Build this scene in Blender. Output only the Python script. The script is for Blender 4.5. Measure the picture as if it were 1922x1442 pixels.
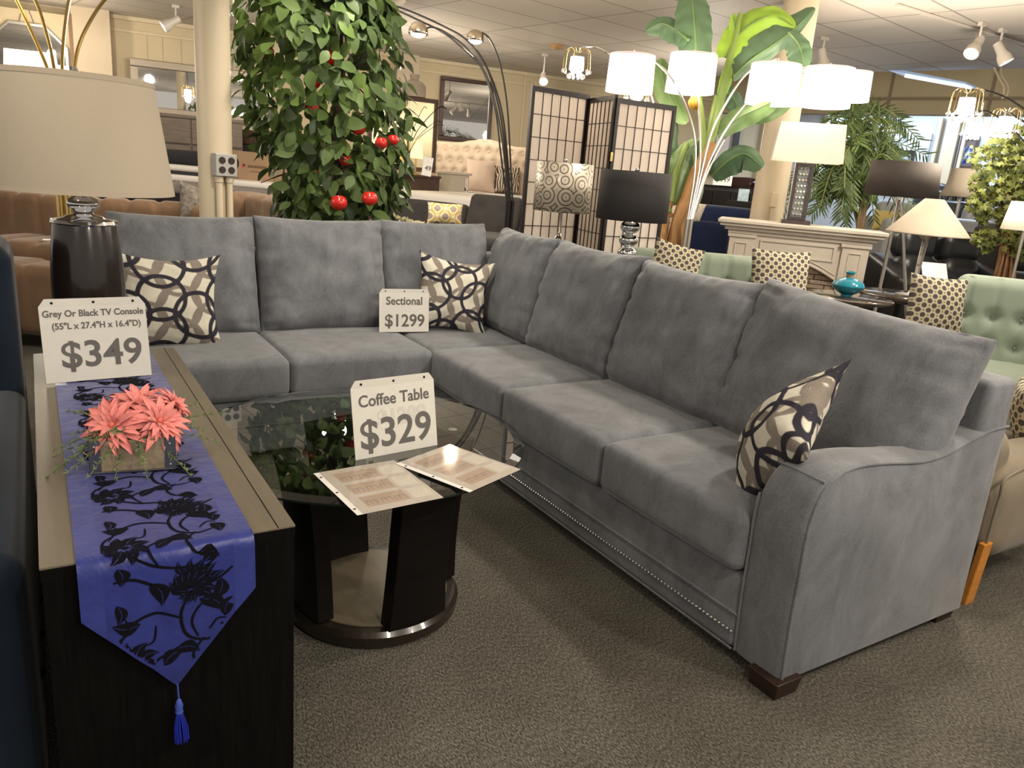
import bpy, math, random, bmesh
from mathutils import Vector, Matrix, noise
random.seed(7)
PI = math.pi
sc = bpy.context.scene
for o in list(bpy.data.objects): bpy.data.objects.remove(o)

# ------------------------------------------------------------ camera
FPX, VX, VY, TH, CAMH = 1425.0, 541.0, 5848.0, -0.569, 1.385
def _cam():
    n = Vector((VX-961, VY-721, FPX)).normalized()
    fwd = (Vector((0, 0, 1)) - n*n[2]).normalized()
    right = n.cross(fwd)
    c, s = math.cos(TH), math.sin(TH)
    rot = lambda v: Vector((c*v[0]-s*v[1], s*v[0]+c*v[1], v[2]))
    cols = [rot(Vector((right[i], fwd[i], -n[i]))) for i in range(3)]
    return cols
CX, CY, CZ = _cam()                     # image right, image down, forward
camd = bpy.data.cameras.new('camera'); cam = bpy.data.objects.new('camera', camd)
sc.collection.objects.link(cam); sc.camera = cam
m = Matrix((CX, -CY, -CZ)).transposed().to_4x4(); m.translation = (0, 0, CAMH)
cam.matrix_world = m
camd.sensor_fit = 'HORIZONTAL'; camd.sensor_width = 36; camd.lens = FPX/1922*36
camd.clip_start = 0.05; camd.clip_end = 100
O0 = Vector((0, 0, CAMH))
def ray(px, py): return (CX*(px-961) + CY*(py-721) + CZ*FPX)
def at(px, py, d): return O0 + ray(px, py)*(d/FPX)
def atz(px, py, z):
    r = ray(px, py); return O0 + r*((z-CAMH)/r[2])
def aty(px, py, y):
    r = ray(px, py); return O0 + r*(y/r[1])
def atx(px, py, x):
    r = ray(px, py); return O0 + r*(x/r[0])

# ------------------------------------------------------------ world, colour management, lights
W = bpy.data.worlds.new('world'); sc.world = W; W.use_nodes = True
W.node_tree.nodes['Background'].inputs[0].default_value = (1.0, 0.90, 0.79, 1)
W.node_tree.nodes['Background'].inputs[1].default_value = 0.45
sc.view_settings.view_transform = 'Standard'; sc.view_settings.look = 'None'
sc.view_settings.gamma = 1; sc.view_settings.use_curve_mapping = False
sc.view_settings.exposure = 0.33
sc.cycles.use_denoising = True
sc.cycles.max_bounces = 8; sc.cycles.diffuse_bounces = 3; sc.cycles.glossy_bounces = 4
sc.cycles.transparent_max_bounces = 12; sc.cycles.transmission_bounces = 6
sc.cycles.sample_clamp_indirect = 6; sc.cycles.caustics_reflective = False; sc.cycles.caustics_refractive = False
CEIL = 3.0
WARM = (1.0, 0.90, 0.75)
def spot(loc, target, power, angle=95, blend=0.9, size=0.09, col=WARM):
    l = bpy.data.lights.new('track_light', 'SPOT'); l.energy = power; l.color = col
    l.spot_size = math.radians(angle); l.spot_blend = blend; l.shadow_soft_size = size
    o = bpy.data.objects.new('track_light', l); sc.collection.objects.link(o)
    o.location = loc; d = (Vector(target)-Vector(loc))
    o.rotation_euler = d.to_track_quat('-Z', 'Y').to_euler()
    return o
def bulb(loc, power, col=WARM, size=0.05):  # serves lamp bulbs and the added fill points
    l = bpy.data.lights.new('bulb_or_fill_light', 'POINT'); l.energy = power; l.color = col; l.shadow_soft_size = size
    o = bpy.data.objects.new('bulb_or_fill_light', l); sc.collection.objects.link(o); o.location = loc
    return o
# track heads over and around the displays (most are above the picture's edge)
SPOTS = [  # x, y, target, watts
    ((3.3, 1.6), (2.2, 2.2, 0.5), 110), ((2.6, -0.6), (2.0, 1.6, 0.2), 110), ((0.9, -0.4), (1.0, 2.3, 0.5), 70),
    ((3.4, 3.6), (2.0, 3.4, 0.7), 90), ((1.2, 3.2), (1.6, 4.2, 0.9), 80), ((-0.6, 2.4), (0.4, 2.6, 0.7), 30),
    ((4.6, 2.2), (4.8, 3.6, 0.8), 110), ((2.4, 5.4), (3.4, 7.0, 0.9), 120), ((0.4, 5.6), (1.2, 7.8, 0.9), 90),
    ((5.6, 5.6), (7.0, 7.0, 0.8), 120), ((2.4, 8.8), (2.6, 12.0, 1.8), 90), ((5.4, 8.6), (6.2, 11.5, 1.6), 90),
    ((0.3, 9.4), (0.2, 12.2, 2.2), 70), ((1.6, 4.2), (1.5, 4.9, 1.7), 60), ((8.6, 3.6), (9.5, 5.5, 0.8), 120),
    ((8.2, 9.0), (9.6, 11.0, 1.6), 90)]
for (x, y), t, w in SPOTS:
    spot((x, y, CEIL-0.32), t, w*1.0)
# added point lights, not tied to any lamp, brightening ceiling and walls
for (x, y, z, w) in ((3.0, 0.2, 2.1, 50), (-1.2, 0.6, 2.0, 35), (4.8, 2.0, 2.1, 45), (-1.0, 4.8, 2.0, 40), (2.2, 6.4, 2.1, 55), (6.4, 3.6, 2.1, 45), (7.4, 7.6, 2.1, 45),
                     (0.0, 8.6, 2.1, 45), (4.2, 9.4, 2.1, 45), (1.0, -1.5, 2.1, 45)):
    bulb((x, y, z), w, (1.0, 0.90, 0.75), 0.12)

# ------------------------------------------------------------ node helpers / materials
def mat(name, col=(0.5, 0.5, 0.5), rough=0.6, metal=0.0, var=0.0, vscale=8.0, bump=0.0, bscale=200.0, spec=0.5,
        emit=None, estr=0.0, sheen=0.0, trans=0.0, ior=1.45, stretch=None, coat=0.0, alpha=1.0, col2=None):
    mt = bpy.data.materials.new(name); mt.use_nodes = True
    nt = mt.node_tree; b = nt.nodes['Principled BSDF']
    b.inputs['Base Color'].default_value = (*col, 1); b.inputs['Roughness'].default_value = rough
    b.inputs['Metallic'].default_value = metal; b.inputs['Specular IOR Level'].default_value = spec
    b.inputs['IOR'].default_value = ior
    if trans: b.inputs['Transmission Weight'].default_value = trans
    if sheen:
        b.inputs['Sheen Weight'].default_value = sheen; b.inputs['Sheen Roughness'].default_value = 0.4
    if coat: b.inputs['Coat Weight'].default_value = coat
    if alpha < 1: b.inputs['Alpha'].default_value = alpha
    if emit:
        b.inputs['Emission Color'].default_value = (*emit, 1); b.inputs['Emission Strength'].default_value = estr
    tc = nt.nodes.new('ShaderNodeTexCoord'); src = tc.outputs['Object']
    if stretch:
        mp = nt.nodes.new('ShaderNodeMapping'); mp.inputs['Scale'].default_value = stretch
        nt.links.new(src, mp.inputs[0]); src = mp.outputs[0]
    if var or col2:
        n = nt.nodes.new('ShaderNodeTexNoise'); n.inputs['Scale'].default_value = vscale
        n.inputs['Detail'].default_value = 6; n.inputs['Roughness'].default_value = 0.65
        nt.links.new(src, n.inputs['Vector'])
        r = nt.nodes.new('ShaderNodeValToRGB'); r.color_ramp.elements[0].position = 0.3; r.color_ramp.elements[1].position = 0.7
        c2 = col2 or col
        r.color_ramp.elements[0].color = (*[max(0, c*(1-var)) for c in col], 1)
        r.color_ramp.elements[1].color = (*[min(1, c*(1+var)) for c in c2], 1)
        nt.links.new(n.outputs['Fac'], r.inputs[0]); nt.links.new(r.outputs[0], b.inputs['Base Color'])
    if bump:
        n2 = nt.nodes.new('ShaderNodeTexNoise'); n2.inputs['Scale'].default_value = bscale; n2.inputs['Detail'].default_value = 3
        nt.links.new(src, n2.inputs['Vector'])
        bp = nt.nodes.new('ShaderNodeBump'); bp.inputs['Strength'].default_value = bump; bp.inputs['Distance'].default_value = 0.01
        nt.links.new(n2.outputs['Fac'], bp.inputs['Height']); nt.links.new(bp.outputs[0], b.inputs['Normal'])
    return mt

# ------------------------------------------------------------ mesh builder
class MB:
    def __init__(s): s.v = []; s.f = []; s.m = []; s.att = {}
    def add(s, vs, fs, mi=0):
        b = len(s.v); s.v += [tuple(v) for v in vs]
        s.f += [tuple(b+i for i in f) for f in fs]; s.m += [mi]*len(fs); return s
    def box(s, x0, x1, y0, y1, z0, z1, mi=0, M=None):
        vs = [Vector((x, y, z)) for z in (z0, z1) for y in (y0, y1) for x in (x0, x1)]
        if M: vs = [M @ v for v in vs]
        return s.add(vs, [(0, 2, 3, 1), (4, 5, 7, 6), (0, 1, 5, 4), (2, 6, 7, 3), (0, 4, 6, 2), (1, 3, 7, 5)], mi)
    def frame(s, x0, x1, z0, z1, w, y0, y1, mi=0, M=None):   # picture frame in the xz plane
        s.box(x0, x1, y0, y1, z0, z0+w, mi, M); s.box(x0, x1, y0, y1, z1-w, z1, mi, M)
        s.box(x0, x0+w, y0, y1, z0+w, z1-w, mi, M); s.box(x1-w, x1, y0, y1, z0+w, z1-w, mi, M); return s
    def lathe(s, prof, seg=32, mi=0, M=None, cx=0, cy=0):
        vs = []; fs = []
        for r, z in prof:
            for k in range(seg):
                a = 2*PI*k/seg; v = Vector((cx+r*math.cos(a), cy+r*math.sin(a), z)); vs.append(M @ v if M else v)
        n = len(prof)
        for i in range(n-1):
            for k in range(seg):
                k2 = (k+1) % seg; fs.append((i*seg+k, i*seg+k2, (i+1)*seg+k2, (i+1)*seg+k))
        if prof[0][0] > 1e-5: fs.append(tuple(reversed(range(seg))))
        if prof[-1][0] > 1e-5: fs.append(tuple((n-1)*seg+k for k in range(seg)))
        return s.add(vs, fs, mi)
    def shell(s, prof, seg=32, mi=0, M=None):               # open lathe, no caps
        vs = []; fs = []
        for r, z in prof:
            for k in range(seg):
                a = 2*PI*k/seg; v = Vector((r*math.cos(a), r*math.sin(a), z)); vs.append(M @ v if M else v)
        for i in range(len(prof)-1):
            for k in range(seg):
                k2 = (k+1) % seg; fs.append((i*seg+k, i*seg+k2, (i+1)*seg+k2, (i+1)*seg+k))
        return s.add(vs, fs, mi)
    def tube(s, pts, r, seg=8, mi=0):
        pts = [Vector(p) for p in pts]; n = len(pts)
        rs = r if isinstance(r, (list, tuple)) else [r]*n
        vs = []; fs = []; up = None
        for i, p in enumerate(pts):
            t = (pts[min(i+1, n-1)]-pts[max(i-1, 0)])
            if t.length < 1e-9: t = Vector((0, 0, 1))
            t.normalize()
            if up is None: up = t.orthogonal().normalized()
            else:
                up = up - t*up.dot(t)
                if up.length < 1e-6: up = t.orthogonal()
                up.normalize()
            b = t.cross(up)
            for k in range(seg):
                a = 2*PI*k/seg; vs.append(p+(up*math.cos(a)+b*math.sin(a))*rs[i])
        for i in range(n-1):
            for k in range(seg):
                k2 = (k+1) % seg; fs.append((i*seg+k, i*seg+k2, (i+1)*seg+k2, (i+1)*seg+k))
        fs.append(tuple(reversed(range(seg)))); fs.append(tuple((n-1)*seg+k for k in range(seg)))
        return s.add(vs, fs, mi)
    def ball(s, c, r, seg=16, mi=0, sz=1.0, M=None):
        c = Vector(c); n = seg//2
        prof = [(max(1e-6, r*math.sin(PI*i/n)), -r*sz*math.cos(PI*i/n)) for i in range(n+1)]
        T = Matrix.Translation(c); T = M @ T if M else T
        return s.lathe(prof, seg, mi, T)
    def prism(s, outline, y0, y1, mi=0, M=None):            # outline in xz, extruded in y
        n = len(outline)
        vs = [Vector((x, y, z)) for y in (y0, y1) for x, z in outline]
        if M: vs = [M @ v for v in vs]
        fs = [(i, (i+1) % n, n+(i+1) % n, n+i) for i in range(n)]
        fs += [tuple(range(n-1, -1, -1)), tuple(range(n, 2*n))]
        return s.add(vs, fs, mi)
    def plan(s, outline, z0, z1, mi=0, M=None):             # outline in xy, extruded in z
        n = len(outline)
        vs = [Vector((x, y, z)) for z in (z0, z1) for x, y in outline]
        if M: vs = [M @ v for v in vs]
        fs = [(i, (i+1) % n, n+(i+1) % n, n+i) for i in range(n)]
        fs += [tuple(range(n-1, -1, -1)), tuple(range(n, 2*n))]
        return s.add(vs, fs, mi)
    def grid(s, fn, nu, nv, mi=0, closed_u=False):
        vs = [fn(i/(nu-1 if not closed_u else nu), j/(nv-1)) for j in range(nv) for i in range(nu)]
        fs = []
        for j in range(nv-1):
            for i in range(nu if closed_u else nu-1):
                i2 = (i+1) % nu; fs.append((j*nu+i, j*nu+i2, (j+1)*nu+i2, (j+1)*nu+i))
        return s.add(vs, fs, mi)
    def rbox(s, c, size, r, seg=3, mid=6, mi=0, crown=0.0, M=None, fn=None):
        """soft box: rounded edges, crowned faces"""
        h = [k/2 for k in size]; c = Vector(c)
        def samp(hh):
            e = [-hh + r*(1-math.tan((1-i/seg)*PI/4)) for i in range(seg)]
            mids = [-hh+r + (2*hh-2*r)*i/mid for i in range(mid+1)]
            return e + mids + [-x for x in reversed(e)]
        S = [samp(k) for k in h]; idx = {}; vs = []; fs = []
        def vid(p):
            key = tuple(round(q, 6) for q in p)
            if key in idx: return idx[key]
            q = Vector([max(-(h[i]-r), min(h[i]-r, p[i])) for i in range(3)])
            d = Vector(p)-q
            w = q + d.normalized()*r if d.length > 1e-9 else Vector(p)
            if crown:
                f = [1-(w[i]/h[i])**2 for i in range(3)]
                f = [max(0, k) for k in f]
                w = Vector((w[0]+math.copysign(crown*0.5, w[0])*math.sqrt(f[1]*f[2])*(abs(w[0]) > h[0]-r*1.01),
                            w[1]+math.copysign(crown*0.5, w[1])*math.sqrt(f[0]*f[2])*(abs(w[1]) > h[1]-r*1.01),
                            w[2]+math.copysign(crown, w[2])*math.sqrt(f[0]*f[1])*(abs(w[2]) > h[2]-r*1.01)))
            if fn: w = fn(w)
            w = w + c
            if M: w = M @ w
            idx[key] = len(vs); vs.append(w); return idx[key]
        for ax in range(3):
            a, b = [(1, 2), (2, 0), (0, 1)][ax]
            for sg in (-1, 1):
                for i in range(len(S[a])-1):
                    for j in range(len(S[b])-1):
                        q = []
                        for (ii, jj) in ((i, j), (i+1, j), (i+1, j+1), (i, j+1)):
                            p = [0, 0, 0]; p[ax] = sg*h[ax]; p[a] = S[a][ii]; p[b] = S[b][jj]; q.append(vid(p))
                        fs.append(tuple(q) if sg > 0 else tuple(reversed(q)))
        return s.add(vs, fs, mi)
    def out(s, name, mats, parent=None, smooth=40, bevel=0.0, bseg=2, sub=0, loc=None, solid=0.0, normals=True):
        me = bpy.data.meshes.new(name); me.from_pydata(s.v, [], s.f); me.update()
        if not isinstance(mats, (list, tuple)): mats = [mats]
        for q in mats: me.materials.append(q)
        if len(mats) > 1: me.polygons.foreach_set('material_index', s.m)
        if normals:
            bm = bmesh.new(); bm.from_mesh(me); bmesh.ops.recalc_face_normals(bm, faces=bm.faces); bm.to_mesh(me); bm.free()
        for k, vals in s.att.items():
            a = me.attributes.new(k, 'FLOAT', 'POINT'); a.data.foreach_set('value', vals)
        if smooth:
            me.shade_smooth()
            if smooth < 180: me.set_sharp_from_angle(angle=math.radians(smooth))
        o = bpy.data.objects.new(name, me); sc.collection.objects.link(o)
        if parent is not None: o.parent = parent
        if loc is not None: o.location = loc
        if solid:
            md = o.modifiers.new('solid', 'SOLIDIFY'); md.thickness = solid; md.offset = 0
        if bevel:
            md = o.modifiers.new('bevel', 'BEVEL'); md.width = bevel; md.segments = bseg; md.limit_method = 'ANGLE'
            md.angle_limit = math.radians(35); md.harden_normals = False
        if sub:
            md = o.modifiers.new('sub', 'SUBSURF'); md.levels = sub; md.render_levels = sub
        return o
def thing(name, label, cat, loc=(0, 0, 0), rz=0.0, group=None, rot=None):
    o = bpy.data.objects.new(name, None); sc.collection.objects.link(o)
    o.location = loc; o.rotation_euler = rot if rot else (0, 0, rz); o.empty_display_size = 0.1
    o['label'] = label; o['category'] = cat
    if group: o['group'] = group
    return o
def tag(o, label, cat, group=None):
    o['label'] = label; o['category'] = cat
    if group: o['group'] = group
    return o
def struct(o): o['kind'] = 'structure'; return o
def copy_tree(o, parent=None):
    c = o.copy(); sc.collection.objects.link(c)
    if parent is not None: c.parent = parent
    for ch in [x for x in bpy.data.objects if x.parent == o]:
        copy_tree(ch, c)
    return c
def spline(P, n=8):
    P = [Vector(p) for p in P]; out = []
    for i in range(len(P)-1):
        p0 = P[max(i-1, 0)]; p1 = P[i]; p2 = P[i+1]; p3 = P[min(i+2, len(P)-1)]
        for k in range(n):
            t = k/n
            out.append(0.5*((2*p1)+(p2-p0)*t+(2*p0-5*p1+4*p2-p3)*t*t+(3*p1-p0-3*p2+p3)*t**3))
    out.append(P[-1]); return out
def text(body, size, mt, parent, M, bold=0.02, align='CENTER', name='lettering', sx=1.0):
    cu = bpy.data.curves.new('t', 'FONT'); cu.body = body; cu.size = size; cu.align_x = align; cu.align_y = 'CENTER'
    cu.offset = bold*size; cu.extrude = 0.0004; cu.resolution_u = 4
    to = bpy.data.objects.new('t', cu); sc.collection.objects.link(to)
    dg = bpy.context.evaluated_depsgraph_get()
    me = bpy.data.meshes.new_from_object(to.evaluated_get(dg)); me.transform(M @ Matrix.Diagonal((sx, 1, 1, 1)))
    bpy.data.objects.remove(to); me.materials.clear(); me.materials.append(mt)
    o = bpy.data.objects.new(name, me); sc.collection.objects.link(o); o.parent = parent
    return o
def join_meshes(objs):
    base = objs[0]; bm = bmesh.new()
    for o in objs: bm.from_mesh(o.data)
    bm.to_mesh(base.data); bm.free()
    for o in objs[1:]: bpy.data.objects.remove(o)
    return base
def pillow_mb(w, h, t, a=2.2, b=0.55, ear=0.07, n=26, wr=0.0, seed=0, slump=0.0, fn=None):
    """stuffed cushion standing in the xz plane, thickness along y, centre at origin"""
    mb = MB(); N = n
    us = [math.sin(PI/2*(-1+2*i/N)) for i in range(N+1)]
    idx = {}; vs = []; fs = []; uv = []
    def P(u, v, side):
        T = t/2*((max(0, 1-abs(u)**a))*(max(0, 1-abs(v)**a)))**b
        x = w/2*u*(1-ear*(1-v*v)); z = h/2*v*(1-ear*(1-u*u))
        k = noise.noise(Vector((u*2.6+seed, v*2.6, side*3.1)))*wr
        e = max(abs(u), abs(v))
        k += noise.noise(Vector((u*9+seed*2, v*9, side*5)))*wr*0.6*(e**3)
        y = side*(T + k*min(1, T/(t*0.2)))
        y += slump*(v*v-0.4)
        p = Vector((x, y, z))
        return fn(p, u, v, side) if fn else p
    for side in (-1, 1):
        for j in range(N+1):
            for i in range(N+1):
                rim = i in (0, N) or j in (0, N)
                key = (i, j, 0 if rim else side)
                if key not in idx:
                    idx[key] = len(vs); vs.append(P(us[i], us[j], side)); uv.append((us[i], us[j]))
        for j in range(N):
            for i in range(N):
                q = []
                for ii, jj in ((i, j), (i+1, j), (i+1, j+1), (i, j+1)):
                    rim = ii in (0, N) or jj in (0, N); q.append(idx[(ii, jj, 0 if rim else side)])
                fs.append(tuple(q) if side < 0 else tuple(reversed(q)))
    mb.add(vs, fs); mb.uv = uv
    return mb
def R3(x=0, y=0, z=0): return Matrix.Rotation(z, 4, 'Z') @ Matrix.Rotation(y, 4, 'Y') @ Matrix.Rotation(x, 4, 'X')
def TR(x, y, z): return Matrix.Translation((x, y, z))
# ============================================================ MATERIALS
M_chrome = mat('chrome', (0.75, 0.75, 0.76), 0.08, 1.0)
M_nickel = mat('brushed_nickel', (0.55, 0.52, 0.48), 0.3, 1.0)
M_black = mat('black_metal', (0.012, 0.011, 0.011), 0.35, spec=0.5)
M_blackhole = mat('black_hole', (0.004, 0.004, 0.004), 0.9)
M_paper = mat('white_paper', (0.78, 0.76, 0.74), 0.45, var=0.03, vscale=20)
M_ink = mat('grey_ink', (0.13, 0.12, 0.12), 0.6)
M_ghost = mat('show_through_ink', (0.69, 0.67, 0.65), 0.6)
M_espresso = mat('espresso_wood', (0.006, 0.0045, 0.004), 0.38, var=0.3, vscale=6, stretch=(1, 1, 12), spec=0.25)
M_gold = mat('gold_metal', (0.72, 0.52, 0.20), 0.22, 1.0)

def suede(name, col, var=0.16, sheen=0.35):
    mt = mat(name, col, 0.85, sheen=sheen, spec=0.15)
    nt = mt.node_tree; b = nt.nodes['Principled BSDF']; tc = nt.nodes.new('ShaderNodeTexCoord')
    mp = nt.nodes.new('ShaderNodeMapping'); mp.inputs['Scale'].default_value = (1, 1, 0.6)
    nt.links.new(tc.outputs['Object'], mp.inputs[0])
    n1 = nt.nodes.new('ShaderNodeTexNoise'); n1.inputs['Scale'].default_value = 7; n1.inputs['Detail'].default_value = 8
    n1.inputs['Roughness'].default_value = 0.72; n1.inputs['Distortion'].default_value = 0.6
    n2 = nt.nodes.new('ShaderNodeTexNoise'); n2.inputs['Scale'].default_value = 260; n2.inputs['Detail'].default_value = 2
    mx = nt.nodes.new('ShaderNodeMix'); mx.data_type = 'FLOAT'; mx.inputs[0].default_value = 0.3
    for n in (n1, n2): nt.links.new(mp.outputs[0], n.inputs['Vector'])
    nt.links.new(n1.outputs['Fac'], mx.inputs[2]); nt.links.new(n2.outputs['Fac'], mx.inputs[3])
    r = nt.nodes.new('ShaderNodeValToRGB'); r.color_ramp.elements[0].position = 0.35; r.color_ramp.elements[1].position = 0.65
    r.color_ramp.elements[0].color = (*[c*(1-var) for c in col], 1); r.color_ramp.elements[1].color = (*[c*(1+var) for c in col], 1)
    nt.links.new(mx.outputs[0], r.inputs[0]); nt.links.new(r.outputs[0], b.inputs['Base Color'])
    bp = nt.nodes.new('ShaderNodeBump'); bp.inputs['Strength'].default_value = 0.15; bp.inputs['Distance'].default_value = 0.004
    nt.links.new(mx.outputs[0], bp.inputs['Height']); nt.links.new(bp.outputs[0], b.inputs['Normal'])
    return mt
M_sofa = suede('grey_microfibre', (0.152, 0.158, 0.173), 0.32)
M_navy = suede('navy_velvet', (0.007, 0.013, 0.024), 0.25, 0.25)
M_brown = suede('brown_suede', (0.17, 0.105, 0.062), 0.2, 0.3)
M_char = suede('charcoal_fabric', (0.032, 0.029, 0.028), 0.2, 0.2)
M_taupe = suede('taupe_fabric', (0.21, 0.175, 0.13), 0.12, 0.2)
M_mint = suede('mint_linen', (0.30, 0.355, 0.285), 0.07, 0.2)
M_beige = suede('beige_linen', (0.50, 0.40, 0.30), 0.06, 0.2)

def carpet():
    mt = mat('carpet', (0.13, 0.115, 0.095), 0.95, spec=0.1)
    nt = mt.node_tree; b = nt.nodes['Principled BSDF']; tc = nt.nodes.new('ShaderNodeTexCoord')
    def nz(s, d, st=None):
        n = nt.nodes.new('ShaderNodeTexNoise'); n.inputs['Scale'].default_value = s; n.inputs['Detail'].default_value = d
        n.inputs['Roughness'].default_value = 0.7
        if st:
            mp = nt.nodes.new('ShaderNodeMapping'); mp.inputs['Scale'].default_value = st
            mp.inputs['Rotation'].default_value = (0, 0, 0.5)
            nt.links.new(tc.outputs['Object'], mp.inputs[0]); nt.links.new(mp.outputs[0], n.inputs['Vector'])
        else: nt.links.new(tc.outputs['Object'], n.inputs['Vector'])
        return n
    a = nz(230, 6, (1, 0.42, 1)); c = nz(2.2, 4)
    mx = nt.nodes.new('ShaderNodeMix'); mx.data_type = 'FLOAT'; mx.inputs[0].default_value = 0.12
    nt.links.new(a.outputs['Fac'], mx.inputs[2]); nt.links.new(c.outputs['Fac'], mx.inputs[3])
    r = nt.nodes.new('ShaderNodeValToRGB'); e = r.color_ramp.elements
    e[0].position = 0.36; e[0].color = (0.018, 0.0165, 0.014, 1); e[1].position = 0.64; e[1].color = (0.245, 0.228, 0.192, 1)
    q = e.new(0.5); q.color = (0.100, 0.092, 0.077, 1)
    nt.links.new(mx.outputs[0], r.inputs[0]); nt.links.new(r.outputs[0], b.inputs['Base Color'])
    bp = nt.nodes.new('ShaderNodeBump'); bp.inputs['Strength'].default_value = 0.6; bp.inputs['Distance'].default_value = 0.006
    nt.links.new(a.outputs['Fac'], bp.inputs['Height']); nt.links.new(bp.outputs[0], b.inputs['Normal'])
    return mt
M_carpet = carpet()
def glass_thin(name, tint=(0.86, 0.90, 0.87), rough=0.01, ior=1.5):
    mt = bpy.data.materials.new(name); mt.use_nodes = True; nt = mt.node_tree; nt.nodes.clear()
    o = nt.nodes.new('ShaderNodeOutputMaterial'); mix = nt.nodes.new('ShaderNodeMixShader'); fr = nt.nodes.new('ShaderNodeFresnel')
    fr.inputs[0].default_value = ior
    t = nt.nodes.new('ShaderNodeBsdfTransparent'); t.inputs[0].default_value = (*tint, 1)
    g = nt.nodes.new('ShaderNodeBsdfGlossy'); g.inputs['Roughness'].default_value = rough
    ge = nt.nodes.new('ShaderNodeNewGeometry'); iv = nt.nodes.new('ShaderNodeMath'); iv.operation = 'SUBTRACT'; iv.inputs[0].default_value = 1
    ml = nt.nodes.new('ShaderNodeMath'); ml.operation = 'MULTIPLY'
    nt.links.new(ge.outputs['Backfacing'], iv.inputs[1]); nt.links.new(fr.outputs[0], ml.inputs[0]); nt.links.new(iv.outputs[0], ml.inputs[1])
    nt.links.new(ml.outputs[0], mix.inputs[0]); nt.links.new(t.outputs[0], mix.inputs[1]); nt.links.new(g.outputs[0], mix.inputs[2])
    nt.links.new(mix.outputs[0], o.inputs[0]); return mt
M_tableglass = glass_thin('table_glass', (0.80, 0.83, 0.81), 0.006, 2.25)
M_plastic = glass_thin('clear_plastic', (0.97, 0.97, 0.96), 0.08, 1.4)

def banded(name='interlaced_band_print'):
    mt = mat(name, (0.62, 0.58, 0.48), 0.85, spec=0.1, bump=0.2, bscale=600)
    nt = mt.node_tree; b = nt.nodes['Principled BSDF']
    tc = nt.nodes.new('ShaderNodeTexCoord'); nz = nt.nodes.new('ShaderNodeTexNoise'); nz.inputs['Scale'].default_value = 220
    nt.links.new(tc.outputs['Object'], nz.inputs['Vector'])
    prev = None; base = (0.60, 0.57, 0.485, 1)
    for att, ca, cb in (('grey_band', (0.17, 0.145, 0.125, 1), (0.28, 0.245, 0.21, 1)), ('navy_band', (0.018, 0.018, 0.030, 1), (0.05, 0.045, 0.055, 1))):
        a = nt.nodes.new('ShaderNodeAttribute'); a.attribute_name = att
        mr = nt.nodes.new('ShaderNodeMapRange'); mr.inputs[1].default_value = 0.012; mr.inputs[2].default_value = -0.006
        nt.links.new(a.outputs['Fac'], mr.inputs[0])
        cr = nt.nodes.new('ShaderNodeMix'); cr.data_type = 'RGBA'; cr.inputs[6].default_value = ca; cr.inputs[7].default_value = cb
        nt.links.new(nz.outputs['Fac'], cr.inputs[0])
        mx = nt.nodes.new('ShaderNodeMix'); mx.data_type = 'RGBA'
        nt.links.new(mr.outputs[0], mx.inputs[0])
        if prev: nt.links.new(prev, mx.inputs[6])
        else: mx.inputs[6].default_value = base
        nt.links.new(cr.outputs[2], mx.inputs[7]); prev = mx.outputs[2]
    nt.links.new(prev, b.inputs['Base Color']); return mt
M_banded = banded()
def band_att(mb, dx=0.0, dy=0.0, sc_=1.0, rot=0.0):
    S_, Rr = .80, .53
    navy = [(i*S_-.25, j*S_+.1+(S_/2)*(i % 2), Rr) for i in range(-3, 4) for j in range(-3, 4) if (i+j) % 2 == 0 or j % 2]
    grey = [(i*S_+.15, j*S_-.12+(S_/2)*(i % 2), Rr-.03) for i in range(-3, 4) for j in range(-3, 4)]
    g = []; n = []; c, s = math.cos(rot), math.sin(rot)
    for u, v in mb.uv:
        x = (u*c-v*s)*sc_+dx; y = (u*s+v*c)*sc_+dy
        g.append(min(abs(math.hypot(x-a, y-b)-r) for a, b, r in grey)-0.050)
        n.append(min(abs(math.hypot(x-a, y-b)-r) for a, b, r in navy)-0.047)
    mb.att = {'grey_band': g, 'navy_band': n}

M_foot = mat('brown_foot_wood', (0.026, 0.014, 0.009), 0.4, var=0.3, vscale=8)
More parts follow.
